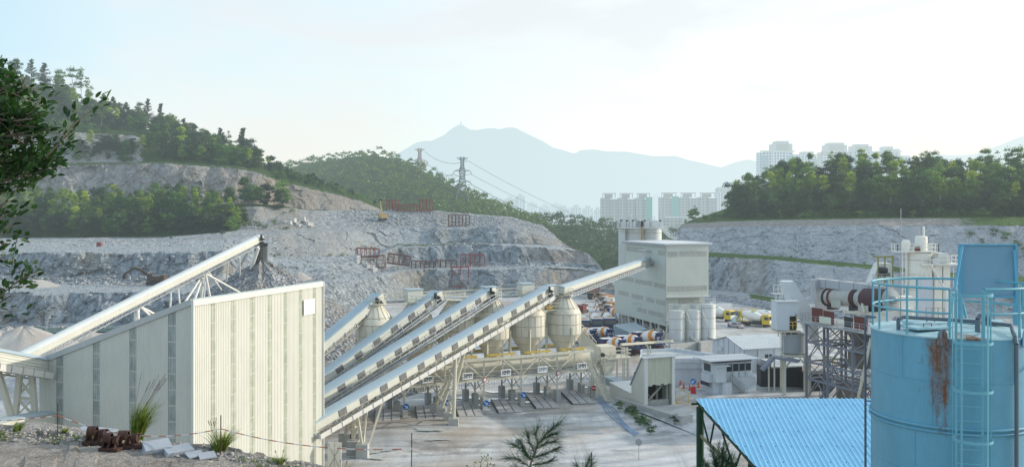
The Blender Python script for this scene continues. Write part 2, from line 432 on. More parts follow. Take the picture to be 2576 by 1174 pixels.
SKY_M = [(-400, 0), (1270, 0), (1290, 547), (1350, 551), (1372, 575), (1392, 592), (1410, 606), (1440, 626), (1480, 640), (1505, 664), (1530, 700), (1560, 745), (1700, 900)]
LOW = [  # brown on the right end of the faces paints in warm sunlight
 dict(p=[(-450, -.6, 205), (560, -.6, 205), (700, -.6, 215), (830, -.6, 222), (960, -.6, 262), (1050, -.6, 290), (1400, -.6, 296), (1540, -.6, 300), (1600, -.6, 300)], mode='z', n=3, a=.15, k=(.6, 0, 0)),
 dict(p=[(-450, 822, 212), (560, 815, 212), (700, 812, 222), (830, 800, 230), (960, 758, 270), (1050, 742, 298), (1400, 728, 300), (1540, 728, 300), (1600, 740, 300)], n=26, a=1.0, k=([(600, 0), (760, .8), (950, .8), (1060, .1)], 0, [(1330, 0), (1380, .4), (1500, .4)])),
 dict(p=[(-450, 738, 218), (560, 735, 218), (700, 735, 235), (830, 722, 245), (960, 692, 285), (1020, 680, 300), (1150, 677, 306), (1400, 674, 308), (1600, 690, 308)], n=12, a=.22, k=(.15, 0, 0)),
 dict(p=[(-450, 716, 242), (560, 714, 242), (700, 716, 252), (830, 700, 262), (960, 684, 300), (1020, 674, 312), (1150, 671, 316), (1400, 668, 318), (1600, 685, 318)], n=6, a=.5, k=(.95, 0, 0)),
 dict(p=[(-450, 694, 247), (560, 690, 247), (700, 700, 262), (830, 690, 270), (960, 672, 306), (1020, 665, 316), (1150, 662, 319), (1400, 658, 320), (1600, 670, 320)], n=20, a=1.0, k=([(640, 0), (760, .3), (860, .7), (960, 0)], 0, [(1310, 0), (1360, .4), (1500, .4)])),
 dict(p=[(-450, 640, 252), (560, 632, 252), (700, 650, 275), (830, 655, 285), (930, 650, 308), (1000, 618, 320), (1150, 616, 324), (1270, 615, 324), (1400, 625, 324), (1600, 655, 324)], n=8, a=.3, k=(.2, [(900, 0), (1000, .55), (1200, .6), (1290, 0)], 0)),
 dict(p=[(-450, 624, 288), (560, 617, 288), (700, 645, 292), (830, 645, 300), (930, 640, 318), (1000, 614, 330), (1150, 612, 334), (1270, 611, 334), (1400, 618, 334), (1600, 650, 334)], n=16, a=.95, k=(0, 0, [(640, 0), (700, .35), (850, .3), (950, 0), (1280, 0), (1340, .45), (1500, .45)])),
 dict(p=[(-450, 611, 300), (400, 608, 298), (560, 600, 300), (700, 586, 312), (830, 582, 322), (930, 576, 332), (1000, 574, 338), (1150, 573, 340), (1270, 566, 340), (1400, 600, 340), (1600, 650, 340)], n=8, a=.4, k=(.45, 0, .1)),
 dict(p=[(-450, 607, 306), (400, 603, 306), (560, 590, 308), (700, 578, 320), (830, 574, 336), (930, 570, 348), (1000, 569, 352), (1150, 568, 352), (1270, 562, 350), (1400, 590, 350), (1600, 640, 350)], n=14, a=.6, k=([(600, .2), (720, .5), (950, .9), (1200, .85)], 0, [(600, .1), (730, .5), (820, .1), (1080, .1), (1130, .5), (1180, .1)])),
 dict(p=[(-450, 601, 314), (400, 598, 314), (560, 584, 318), (700, 545, 336), (740, 528, 346), (830, 530, 358), (930, 531, 368), (1090, 530, 374), (1150, 535, 374), (1200, 540, 374), (1290, 549, 370), (1400, 580, 360), (1600, 640, 360)], n=8, a=.3, k=(.3, 0, .15)),
 dict(p=[(-450, 596, 330), (400, 592, 330), (560, 575, 335), (740, 534, 372), (930, 533, 398), (1150, 536, 404), (1290, 546, 398), (1400, 580, 385), (1600, 640, 375)], n=4, a=.2, k=(.3, .2, .1)),
 dict(p=[(-450, -3, 400), (1600, -3, 500)], mode='z', n=1, a=0),
]
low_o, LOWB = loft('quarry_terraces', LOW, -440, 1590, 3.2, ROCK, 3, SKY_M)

SPUR = [
 dict(p=[(-450, 640, 312), (600, 625, 312), (700, 600, 325), (800, 560, 345), (900, 545, 358), (975, 545, 366)], n=4, a=.1, k=(0, .9, 0)),
 dict(p=[(-450, 602, 317), (560, 592, 320), (620, 590, 324), (700, 580, 332), (760, 545, 348), (850, 538, 356), (975, 536, 368)], n=16, a=.45, k=(0, [(570, .95), (640, .2), (750, .25), (760, 0)], [(560, .3), (640, .4), (760, .3)])),
 dict(p=[(-450, 519, 338), (560, 518, 338), (640, 517, 340), (730, 522, 348), (760, 527, 353), (850, 531, 360), (975, 534, 371)], n=5, a=.1, k=(0, .75, .3)),
 dict(p=[(-450, 515, 350), (560, 513, 350), (640, 512, 352), (700, 516, 358), (760, 525, 358), (850, 530, 364), (975, 533, 374)], n=26, a=1.0, k=(0, [(640, .1), (700, 0)], [(-400, .35), (500, .38), (640, .5), (760, .6), (960, .55)])),
 dict(p=[(-450, 418, 362), (150, 414, 362), (400, 411, 362), (600, 424, 362), (640, 432, 364), (700, 455, 366), (800, 478, 370), (900, 502, 374), (960, 529, 378), (975, 540, 378)], n=4, a=.15, k=(0, .6, .3)),
 dict(p=[(-450, 412, 372), (150, 408, 372), (400, 406, 372), (600, 417, 372), (640, 428, 372), (700, 452, 372), (800, 475, 376), (900, 499, 380), (960, 528, 382), (975, 540, 382)], n=22, a=.8, k=(0, [(160, 0), (330, .1), (380, .95)], .35)),
 dict(p=[(-450, 330, 388), (150, 330, 388), (330, 338, 388), (450, 374, 388), (600, 404, 390), (700, 438, 390), (800, 465, 388), (900, 492, 388), (960, 526, 390), (975, 540, 390)], n=18, a=.5, k=(0, [(-400, .95), (960, .9)], .2)),
 dict(p=[(-450, 150, 480), (-200, 165, 480), (0, 192, 470), (100, 214, 462), (200, 264, 450), (300, 306, 440), (400, 332, 430), (500, 366, 424), (600, 398, 418), (700, 428, 412), (800, 456, 408), (900, 487, 404), (960, 524, 400), (975, 540, 400)], n=5, a=.4, k=(0, .95, 0)),
 dict(p=[(-450, 260, 560), (0, 300, 560), (400, 400, 520), (800, 500, 480), (975, 540, 470)], n=3, a=.1, k=(0, .95, 0)),
 dict(p=[(-450, -3, 700), (975, -3, 620)], mode='z', n=1, a=0),
]
spur_o, SPURB = loft('wooded_hillside', SPUR, -440, 972, 3.2, ROCK, 9)

RC = [
 dict(p=[(1640, -.6, 296), (1800, -.6, 270), (1960, -.6, 240), (2200, -.6, 215), (2700, -.6, 190), (3100, -.6, 180)], mode='z', n=3, a=.1, k=(.5, 0, 0)),
 dict(p=[(1640, 748, 300), (1800, 762, 274), (1960, 795, 244), (2200, 830, 218), (2700, 870, 194), (3100, 870, 184)], n=9, a=.3, k=(.95, 0, 0)),
 dict(p=[(1640, 738, 304), (1780, 734, 294), (1870, 745, 274), (1960, 762, 252), (2200, 790, 226), (2700, 830, 202), (3100, 830, 192)], n=5, a=.1, k=(.1, [(1860, 0), (1900, .8), (2000, .4)], 0)),
 dict(p=[(1640, 731, 312), (1780, 727, 304), (1870, 735, 286), (1960, 748, 264), (2200, 770, 240), (2700, 810, 214), (3100, 810, 204)], n=34, a=.75, k=(0, 0, 0)),
 dict(p=[(1640, 645, 322), (1783, 645, 314), (1950, 652, 284), (2200, 676, 258), (2400, 696, 240), (2700, 720, 226), (3100, 725, 216)], n=6, a=.08, k=(0, [(1640, 1), (2300, 1), (2420, .7), (2700, .6)], 0)),
 dict(p=[(1640, 633, 330), (1783, 633, 322), (1950, 643, 296), (2200, 665, 270), (2400, 684, 252), (2700, 700, 238), (3100, 705, 228)], n=34, a=.8, k=(0, 0, 0)),
 dict(p=[(1640, 600, 344), (1690, 590, 342), (1712, 574, 340), (1800, 571, 334), (1950, 568, 312), (2200, 566, 288), (2576, 566, 262), (3100, 566, 246)], n=6, a=.35, k=(.5, [(2300, 0), (2420, .5), (2550, .75)], .45)),
 dict(p=[(1640, 585, 350), (1690, 575, 348), (1712, 562, 346), (1800, 557, 342), (1950, 553, 322), (2200, 549, 300), (2576, 546, 276), (3100, 545, 262)], n=4, a=.15, k=(0, .8, .3)),
 dict(p=[(1640, 580, 358), (1712, 558, 356), (1760, 552, 354), (1850, 548, 348), (2000, 546, 330), (2200, 544, 310), (2576, 541, 286), (3100, 540, 272)], n=14, a=.4, k=(0, .95, .2)),
 dict(p=[(1640, 600, 366), (1720, 556, 370), (1790, 538, 372), (1860, 510, 374), (1900, 478, 376), (1950, 455, 372), (2050, 440, 366), (2200, 442, 356), (2350, 452, 346), (2500, 462, 338), (3100, 462, 325)], n=4, a=.3, k=(0, .95, 0)),
 dict(p=[(1640, 620, 400), (1790, 560, 420), (1950, 500, 430), (2200, 480, 420), (3100, 480, 400)], n=3, a=.1, k=(0, .95, 0)),
 dict(p=[(1640, -3, 470), (3100, -3, 520)], mode='z', n=1, a=0),
]
SKY_R = [(1560, 900), (1680, 640), (1695, 590), (1715, 566), (1740, 553), (1780, 530), (1800, 0), (3200, 0)]
rc_o, RCB = loft('cut_rock_slope', RC, 1650, 3080, 3.2, ROCK_R, 15, SKY_R, rough=.85, shear=.9)

GREEN = rock_mat('far_hill_earth', warm=.2)
HILL = [
 dict(p=[(640, -3, 440), (1460, -3, 430)], mode='z', n=5, a=.1, k=(0, 1, 0)),
 dict(p=[(640, 560, 470), (760, 545, 470), (1290, 560, 450), (1350, 575, 445), (1460, 640, 440)], n=14, a=.3, k=(0, 1, 0)),
 dict(p=[(640, 470, 620), (720, 424, 620), (760, 414, 620), (800, 407, 618), (850, 400, 612), (900, 393, 600), (940, 390, 590), (1000, 402, 575), (1050, 420, 560), (1070, 434, 552), (1150, 472, 530), (1250, 522, 505), (1300, 544, 490), (1350, 560, 480), (1400, 600, 470), (1460, 650, 460)], n=4, a=.2, k=(0, 1, 0)),
 dict(p=[(640, -3, 800), (1460, -3, 620)], mode='z', n=1, a=0),
]
hill_o, HILLB = loft('green_hill', HILL, 650, 1450, 6, GREEN, 21)
DALE = [
 dict(p=[(1330, -3, 385), (1720, -3, 385)], mode='z', n=3, a=.1, k=(0, 1, 0)),
 dict(p=[(1330, 690, 395), (1480, 685, 395), (1560, 700, 395), (1720, 700, 395)], n=12, a=.2, k=(0, 1, 0)),
 dict(p=[(1330, 566, 500), (1400, 564, 500), (1470, 570, 500), (1560, 586, 505), (1640, 592, 510), (1720, 600, 510)], n=3, a=.2, k=(0, 1, 0)),
 dict(p=[(1330, -3, 640), (1720, -3, 640)], mode='z', n=1, a=0),
]
dale_o, DALEB = loft('wooded_rise', DALE, 1336, 1716, 6, GREEN, 27)

# near bank below the camera
FG = [
 dict(p=[(-900, 17.7, 8), (3500, 17.7, 8)], mode='z', n=26, a=.02, k=(.0, 0, .35), w=0),
 dict(p=[(-900, 17.6, 36), (100, 17.6, 37), (250, 17.6, 36.5), (400, 17.6, 35.5), (555, 17.6, 34.6), (820, 17.4, 33), (1000, 17.2, 31.5), (1200, 16.8, 29), (1500, 16.2, 25), (1800, 14, 21), (2200, 15, 24), (3500, 16, 25)], mode='z', n=8, a=.09, k=(.8, .15, .1), w=.1),
 dict(p=[(-900, 17.75, 38.5), (100, 17.8, 39), (250, 17.6, 38.4), (400, 17.5, 37.2), (555, 17.6, 36.2), (820, 17.2, 34.5), (1000, 16.9, 33), (1200, 16.2, 31), (1500, 14.2, 28), (1800, 11.5, 26), (2200, 11.5, 28), (3500, 12, 29)], mode='z', n=22, a=.2, k=(.6, .35, .2), w=.1),
 dict(p=[(-900, -.3, 64), (0, -.3, 64), (800, -.3, 66), (1000, -.3, 72), (1300, -.3, 74), (1700, -.3, 78), (2100, -.3, 82), (3500, -.3, 84)], mode='z', n=1, a=.05, k=(.6, .2, .2), w=.1),
]
fg_o, FGB = loft('near_bank', FG, -880, 3480, 8, rock_mat('bank_earth', (1.0, .97, .93), warm=.5), 33, rough=.6)

# yard floor and the sheet to the horizon
def ground_mat():
    m, n, l = new_mat('yard_dust')
    v = mapping(n, l, (1, 1, 1), coord='World')
    vr = mapping(n, l, (.05, .34, 1), rot=(0, 0, .55), coord='World')
    vr2 = mapping(n, l, (.30, .04, 1), rot=(0, 0, .25), coord='World')
    big = noise_node(n, l, v, .035, 6, .62, .5); mid = noise_node(n, l, v, .13, 8, .7, .6); fine = noise_node(n, l, v, 2.5, 5, .7)
    s1 = noise_node(n, l, vr, 1.0, 6, .7, .8); s2 = noise_node(n, l, vr2, 1.0, 6, .68, .8)
    base = ramp(n, l, s1.outputs['Fac'], [(.30, (.27, .29, .305)), (.46, (.44, .46, .475)), (.60, (.53, .545, .55)), (.75, (.62, .62, .61))]).outputs[0]
    b2 = ramp(n, l, s2.outputs['Fac'], [(.34, (.62, .62, .63)), (.5, (1, 1, 1)), (.66, (1.15, 1.15, 1.15))])
    base = mixc(n, l, .55, base, b2.outputs[0], 'MULTIPLY')
    wf = ramp(n, l, big.outputs['Fac'], [(.46, (0, 0, 0)), (.58, (.75, .75, .75))])
    base = mixc(n, l, wf.outputs[0], base, (.36, .30, .235))
    wet = ramp(n, l, mid.outputs['Fac'], [(.54, (0, 0, 0)), (.64, (.65, .65, .65))])
    base = mixc(n, l, wet.outputs[0], base, (.19, .195, .20))
    wv = n.new('ShaderNodeTexWave'); wv.wave_type = 'RINGS'; wv.rings_direction = 'Z'; wv.inputs['Scale'].default_value = .11; wv.inputs['Distortion'].default_value = 9; wv.inputs['Detail'].default_value = 4; wv.inputs['Detail Scale'].default_value = .25; wm = n.new('ShaderNodeMapping'); wm.inputs['Location'].default_value = (14, -168, 0); l.new(v, wm.inputs[0]); l.new(wm.outputs[0], wv.inputs['Vector'])
    tr = ramp(n, l, wv.outputs['Fac'], [(.1, (.70, .71, .73)), (.45, (1, 1, 1)), (.9, (1.12, 1.12, 1.12))]); base = mixc(n, l, .4, base, tr.outputs[0], 'MULTIPLY')
    ff = ramp(n, l, fine.outputs['Fac'], [(.3, (.8, .8, .8)), (.7, (1.15, 1.15, 1.15))])
    base = mixc(n, l, .7, base, ff.outputs[0], 'MULTIPLY')
    b = n.new('ShaderNodeBsdfPrincipled'); l.new(base, b.inputs['Base Color'])
    rr = n.new('ShaderNodeMapRange'); rr.inputs[3].default_value = .85; rr.inputs[4].default_value = .45
    l.new(wet.outputs[0], rr.inputs[0]); l.new(rr.outputs[0], b.inputs['Roughness'])
    b.inputs['Specular IOR Level'].default_value = .3
    l.new(bump(n, l, s1.outputs['Fac'], .5, .3), b.inputs['Normal'])
    return finish(m, n, l, b.outputs[0])
YARD = ground_mat()
def yard():
    ys = np.concatenate([np.arange(60, 150, 1.2), np.arange(150, 420, 4), np.array([500, 700, 1200, 2500, 5000, 9000, 14000])])
    us = np.concatenate([[-2.2], np.linspace(-.8, .8, 161), [2.2]])
    X = us[None, :] * ys[:, None]; Y = np.repeat(ys[:, None], len(us), 1)
    X[0] = us * 60
    P = np.stack([X.ravel(), Y.ravel(), np.zeros(X.size)], 1)
    # raised ramp in front of the bins, light undulation
    g = lambda cx, cy, rx, ry: np.exp(-((P[:, 0] - cx) / rx) ** 2 - ((P[:, 1] - cy) / ry) ** 2)
    P[:, 2] = np.where(P[:, 1] < 400, .35 * fbm(P / 14, 3, 50), 0) * np.clip((P[:, 1] - 60) / 20, 0, 1)
    P[:, 2] += .55 * g(-12, 112, 9, 5)
    far = P[:, 1] > 650; P[far, 2] = -2
    idx = np.arange(P.shape[0]).reshape(len(ys), len(us))
    Fc = np.stack([idx[:-1, :-1].ravel(), idx[:-1, 1:].ravel(), idx[1:, 1:].ravel(), idx[1:, :-1].ravel()], 1)
    # sheet also runs under and behind the camera
    o = link('yard_ground', arr_mesh('yard_ground', P, Fc, YARD, True)); tag(o, kind='structure')
    bv = BVHTree.FromPolygons([Vector(p) for p in P.tolist()], Fc.tolist())
    e = MB(); e.add([(-3000, -3000, -.02), (3000, -3000, -.02), (3000, 60.5, -.4), (-3000, 60.5, -.4)], [(0, 1, 2, 3)])
    tag(e.build('valley_ground', YARD), kind='structure')
    return bv
YB = yard()

# puddles, pond
def water_mat(name, c, rough=.04, mt=0.0):
    m, n, l = new_mat(name)
    v = mapping(n, l, (1, 1, 1), coord='World'); t = noise_node(n, l, v, 1.2, 3, .5)
    b = n.new('ShaderNodeBsdfPrincipled'); b.inputs['Base Color'].default_value = c4(c); b.inputs['Roughness'].default_value = rough
    b.inputs['Specular IOR Level'].default_value = .8; b.inputs['Metallic'].default_value = mt
    l.new(bump(n, l, t.outputs['Fac'], .03, .05), b.inputs['Normal'])
    return finish(m, n, l, b.outputs[0])
PUD = water_mat('puddle_water', (.68, .72, .72), .25, .3); POND = water_mat('pond_water_green', (.05, .12, .09), .12)  # pale puddle base colour stands in for the reflected sky
def blob(name, cx, cy, rx, ry, mat, z=None, rz=0, seed=0, n=40):
    mb = MB(); z = (on(YB, cx, cy) + .02) if z is None else z; vs = []
    for i in range(n):
        t = 2 * math.pi * i / n
        k = 1 + .28 * math.sin(3 * t + seed) + .16 * math.sin(7 * t + seed * 2.3) + .1 * math.sin(13 * t + seed)
        x = rx * k * math.cos(t); y = ry * k * math.sin(t)
        vs.append((cx + x * math.cos(rz) - y * math.sin(rz), cy + x * math.sin(rz) + y * math.cos(rz), z))
    mb.add(vs, [tuple(range(n))]); o = mb.build(name, mat, smooth=0, loc=(cx, cy, z)); tag(o, kind='structure'); return o
blob('pond_water', gp(275, 818).x, 208, 26, 6, POND, .35, seed=1)
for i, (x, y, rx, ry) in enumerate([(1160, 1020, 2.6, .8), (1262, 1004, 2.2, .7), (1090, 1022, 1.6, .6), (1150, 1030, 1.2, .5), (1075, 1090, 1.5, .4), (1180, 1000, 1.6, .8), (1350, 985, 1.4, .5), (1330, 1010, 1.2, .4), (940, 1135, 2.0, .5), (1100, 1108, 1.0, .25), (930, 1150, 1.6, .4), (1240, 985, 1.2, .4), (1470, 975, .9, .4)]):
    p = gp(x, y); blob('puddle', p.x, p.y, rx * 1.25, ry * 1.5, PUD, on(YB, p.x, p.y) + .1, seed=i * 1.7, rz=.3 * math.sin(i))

# distant mountains: silhouettes with folded slopes
MTN = paint('mountain_green', (.07, .10, .06), .95, dirt=.2, streak=False, scale=.02)
def mountain(name, sky, d, depth, seed, base=560):
    xs = np.arange(sky[0][0], sky[-1][0] + 1, 9.0); ys = np.interp(xs, [p[0] for p in sky], [p[1] for p in sky])
    nr = 26; P = []
    for j in range(nr):
        t = j / (nr - 1)
        if t <= .7: q = t / .7; dd = d + depth * q; h = q ** .9
        else: q = (t - .7) / .3; dd = d + depth * (1 + q); h = 1 - q
        z = (CAMZ + (540 - ys) / F * (d + depth)) * h - 20 * (1 - h)
        X = (xs - 1288) / F * dd
        nz_ = fbm(np.stack([X / 420, np.full_like(X, dd) / 420, z / 500], 1), 4, seed)
        z = z + nz_ * 260 * h * (1 - h) * 2
        P.append(np.stack([X, np.full_like(X, dd) + nz_ * 300 * (1 - h), z], 1))
    P = np.concatenate(P); nc = len(xs); idx = np.arange(nr * nc).reshape(nr, nc)
    Fc = np.stack([idx[:-1, :-1].ravel(), idx[:-1, 1:].ravel(), idx[1:, 1:].ravel(), idx[1:, :-1].ravel()], 1)
    tag(link(name, arr_mesh(name, P, Fc, MTN, True)), kind='structure')
mountain('mountain', [(850, 480), (990, 390), (1005, 380), (1030, 366), (1045, 356), (1070, 350), (1085, 351), (1100, 344), (1118, 336), (1132, 322), (1148, 312), (1158, 308), (1168, 312), (1182, 322), (1200, 323), (1215, 320), (1240, 318), (1258, 322), (1275, 317), (1295, 317), (1312, 326), (1340, 340), (1365, 352), (1390, 368), (1420, 376), (1445, 384), (1462, 375), (1495, 373), (1520, 377), (1580, 378), (1640, 389), (1700, 388), (1730, 398), (1760, 404), (1790, 412), (1815, 418), (1845, 406), (1880, 398), (1905, 404), (1940, 420), (2050, 480)], 4200, 1800, 60)
mountain('mountain_ridge', [(2150, 470), (2230, 420), (2280, 404), (2320, 392), (2360, 384), (2400, 388), (2450, 385), (2500, 366), (2540, 350), (2576, 338), (2650, 320), (2800, 300), (3000, 340), (3300, 400)], 3400, 1300, 66)
# ------------------------------------------------------------------ vegetation
def leaf_mat(name, dark, mid_, light, trans=.35, haze=True, scale=.5):
    m, n, l = new_mat(name)
    v = mapping(n, l, (1, 1, 1), coord='World')
    t = noise_node(n, l, v, scale, 4, .7)
    oi = n.new('ShaderNodeObjectInfo')
    ad = n.new('ShaderNodeMath'); ad.operation = 'MULTIPLY_ADD'; ad.inputs[1].default_value = .30; l.new(oi.outputs['Random'], ad.inputs[0]); l.new(t.outputs['Fac'], ad.inputs[2])
    c = ramp(n, l, ad.outputs[0], [(.42, dark), (.64, mid_), (.88, light)]).outputs[0]
    d = n.new('ShaderNodeBsdfDiffuse'); l.new(c, d.inputs[0])
    tr = n.new('ShaderNodeBsdfTranslucent'); br = mixc(n, l, 1.0, c, (1.6, 1.9, .7), 'MULTIPLY'); l.new(br, tr.inputs[0])
    g = n.new('ShaderNodeBsdfGlossy'); g.inputs['Roughness'].default_value = .45; g.inputs[0].default_value = (.8, .9, .9, 1)
    mx = n.new('ShaderNodeMixShader'); mx.inputs[0].default_value = trans; l.new(d.outputs[0], mx.inputs[1]); l.new(tr.outputs[0], mx.inputs[2])
    m2 = n.new('ShaderNodeMixShader'); m2.inputs[0].default_value = .035; l.new(mx.outputs[0], m2.inputs[1]); l.new(g.outputs[0], m2.inputs[2])
    return finish(m, n, l, m2.outputs[0], haze)
LEAF = leaf_mat('broad_leaves', (.014, .042, .018), (.045, .10, .032), (.15, .23, .05), .4)
LEAFY = leaf_mat('bright_leaves', (.03, .07, .016), (.13, .19, .03), (.42, .44, .07), .5)
LEAFD = leaf_mat('dark_leaves', (.008, .022, .013), (.020, .043, .021), (.055, .08, .03), .25)
WOOD = leaf_mat('far_wood_leaves', (.018, .042, .015), (.045, .085, .022), (.12, .17, .035), .3, scale=.22)
BARK = paint('bark', (.17, .14, .11), .9, dirt=.5)
BARKP = paint('pale_bark', (.33, .30, .26), .9, dirt=.5)

def quads(C, Nn, size, rs, elong=1.0):
    """leaf faces at C, roughly facing Nn"""
    k = len(C); r = rs.normal(size=(k, 3)); t = np.cross(Nn, r); t /= np.linalg.norm(t, axis=1)[:, None] + 1e-9
    b = np.cross(Nn, t); b /= np.linalg.norm(b, axis=1)[:, None] + 1e-9
    s = (size * rs.uniform(.6, 1.3, k))[:, None]; e = s * elong
    V = np.stack([C - t * e, C - b * s * .55, C + t * e, C + b * s * .55], 1).reshape(-1, 3)
    return V, np.arange(4 * k).reshape(-1, 4)
def clumps(centers, radii, per, size, rs, squash=.8):
    out = []
    for c, r in zip(centers, radii):
        n_ = rs.normal(size=(per, 3)); n_ /= np.linalg.norm(n_, axis=1)[:, None]; n_[:, 2] = np.abs(n_[:, 2]) * .9 + n_[:, 2] * .35
        rad = r * rs.uniform(.55, 1.05, per)[:, None]
        P = c + n_ * rad * np.array([1, 1, squash]); nn = n_ + rs.normal(size=(per, 3)) * .55
        nn /= np.linalg.norm(nn, axis=1)[:, None]; out.append(quads(P, nn, size, rs)[0])
    V = np.concatenate(out); return V, np.arange(len(V)).reshape(-1, 4)

def limb_mesh(name, H, tr, rs, limbs, mat):
    mb = MB(); top = Vector((rs.uniform(-.04, .04) * H, rs.uniform(-.04, .04) * H, H * .82)); p = Vector((0, 0, -.8)); segs = 5; pts = [p]
    for i in range(1, segs + 1):
        q = top * (i / segs) + Vector((rs.uniform(-.02, .02) * H, rs.uniform(-.02, .02) * H, 0)); pts.append(q)
    for i in range(segs): mb.tube(pts[i], pts[i + 1], tr * (1 - .16 * i), tr * (1 - .16 * (i + 1)), 7)
    for c in limbs:
        t = rs.uniform(.3, .85); a = Vector((0, 0, 0)).lerp(top, t); c = Vector(c)
        m_ = a.lerp(c, .5) + Vector((0, 0, .03 * H)); mb.tube(a, m_, tr * .38, tr * .25, 5); mb.tube(m_, c, tr * .25, tr * .08, 5)
    return mb.build(name, mat, smooth=50)

TREES = {}
def tree_proto(kind, idx, seed):
    rs = np.random.RandomState(seed); H = 10.0
    if kind == 'gum':      # tall narrow crown, pale trunk shows
        nb = 15; zc = rs.uniform(.42, 1.0, nb) * H; ang = rs.uniform(0, 6.28, nb); rad = rs.uniform(0, .16, nb) * H * (1.15 - np.abs(zc / H - .7) * 1.6)
        C = np.stack([rad * np.cos(ang), rad * np.sin(ang), zc], 1); C[0] = (0, 0, H * .97); r = rs.uniform(.08, .14, nb) * H
        V, Fc = clumps(C, r * 1.15, 120, .26, rs, .85); leaf, bark, tr = LEAFY, BARKP, .13
    elif kind == 'broad':
        nb = 30; zc = rs.uniform(.22, .95, nb) * H; ang = rs.uniform(0, 6.28, nb); rad = rs.uniform(.05, .36, nb) * H * np.sqrt(np.clip(1.15 - ((zc / H - .55) / .5) ** 2, .1, 1))
        C = np.stack([rad * np.cos(ang), rad * np.sin(ang), zc], 1); C[0] = (0, 0, H * .95); r = rs.uniform(.10, .19, nb) * H
        V, Fc = clumps(C, r * 1.1, 110, .30, rs, .95); leaf, bark, tr = LEAF, BARK, .16
    elif kind == 'dense':
        nb = 26; zc = rs.uniform(.08, .92, nb) * H; ang = rs.uniform(0, 6.28, nb); rad = rs.uniform(.05, .40, nb) * H * np.sqrt(np.clip(1.15 - ((zc / H - .4) / .62) ** 2, .1, 1))
        C = np.stack([rad * np.cos(ang), rad * np.sin(ang), zc], 1); r = rs.uniform(.12, .2, nb) * H
        V, Fc = clumps(C, r * 1.1, 120, .32, rs, .8); leaf, bark, tr = LEAFD, BARK, .16
    elif kind == 'airy':   # thin open crown against the sky
        nb = 16; zc = rs.uniform(.45, 1.0, nb) * H; ang = rs.uniform(0, 6.28, nb); rad = rs.uniform(.04, .24, nb) * H
        C = np.stack([rad * np.cos(ang), rad * np.sin(ang), zc], 1); r = rs.uniform(.08, .13, nb) * H
        V, Fc = clumps(C, r, 75, .2, rs, .9); leaf, bark, tr = LEAF, BARKP, .10
    elif kind == 'casuarina':   # feathery conifer
        vs = []; C = []
        for i in range(34):
            z = (.16 + .84 * i / 34) * H; L = (1.05 - z / H) * .34 * H + .25; a = rs.uniform(0, 6.28, 1)[0]
            for q in range(7): t = (q + 1) / 7; C.append((L * t * math.cos(a), L * t * math.sin(a), z + .30 * L * t + rs.uniform(-.1, .1)))
        C = np.array(C); per = 7; P = np.repeat(C, per, 0) + rs.normal(size=(len(C) * per, 3)) * .19
        nn = rs.normal(size=P.shape); nn[:, 2] *= .4; nn /= np.linalg.norm(nn, axis=1)[:, None]
        V, Fc = quads(P, nn, .17, rs, 1.7); leaf, bark, tr = LEAFD, BARK, .12
    else:                  # bush
        nb = 9; zc = rs.uniform(.15, .65, nb) * H; ang = rs.uniform(0, 6.28, nb); rad = rs.uniform(.0, .42, nb) * H
        C = np.stack([rad * np.cos(ang), rad * np.sin(ang), zc], 1); r = rs.uniform(.2, .32, nb) * H
        V, Fc = clumps(C, r, 75, .42, rs, .8); leaf, bark, tr = LEAF, BARK, .12
    root = thing(NAMES[kind], '', 'tree' if kind != 'bush' else 'bush')
    lb = [tuple(C[i]) for i in range(0, len(C), max(1, len(C) // 7))][:8]
    t_ = limb_mesh('trunk', H if kind != 'bush' else H * .5, tr, rs, lb, bark); t_.parent = root
    link('crown', arr_mesh('crown', V, Fc, leaf), root)
    return root
NAMES = dict(gum='gum_tree', broad='broadleaf_tree', dense='evergreen_tree', airy='open_crowned_tree', casuarina='casuarina_tree', bush='bush')
for k, cnt in (('gum', 4), ('broad', 5), ('dense', 4), ('airy', 3), ('casuarina', 3), ('bush', 3)):
    TREES[k] = [[tree_proto(k, i, 100 + i * 7 + len(k)), False] for i in range(cnt)]
def plant(kind, x, y, z, h, label, group, rnd=random):
    """one tree: the first use of a variant places the variant itself"""
    e = TREES[kind][rnd.randrange(len(TREES[kind]))]; rz = rnd.uniform(0, 6.28); s = h / 10.0; sw = s * rnd.uniform(.85, 1.2)
    if not e[1]:
        e[1] = True; o = e[0]; o.location = (x, y, z); o.rotation_euler = (0, 0, rz); o.scale = (sw, sw, s); o['label'] = label; o['group'] = group; return o
    return copy_tree(e[0], (x, y, z), rz, label, group, (sw, sw, s))
rnd = random.Random(5)
# lower plantation belt above the terraces
LB = {'gum': 'slender gum tree with sunlit yellow-green crown in the planted belt above the grey terraces',
      'broad': 'rounded mid green tree in the planted belt above the grey terraces',
      'dense': 'bushy dark tree in the planted belt above the grey terraces'}
for row, (d0, h0, kinds) in enumerate([(319.5, 8.2, ['dense', 'broad', 'dense']), (324, 8.2, ['broad', 'dense', 'gum']), (329, 8.4, ['gum', 'broad', 'gum']), (334, 6.6, ['gum', 'gum', 'broad'])]):
    x = -60 + row * 13
    while x < (612 if row < 3 else 600):
        d = d0 + rnd.uniform(-1.5, 1.5); X = (x - 1288) / F * d; k = rnd.choice(kinds); h = h0 * rnd.uniform(.75, 1.15) * (1.18 if k == 'gum' and rnd.random() < .35 else 1)
        plant(k, X, d, on(SPURB, X, d) - .2, h, LB[k], 'trees in the belt above the grey terraces', rnd); x += rnd.uniform(22, 34)
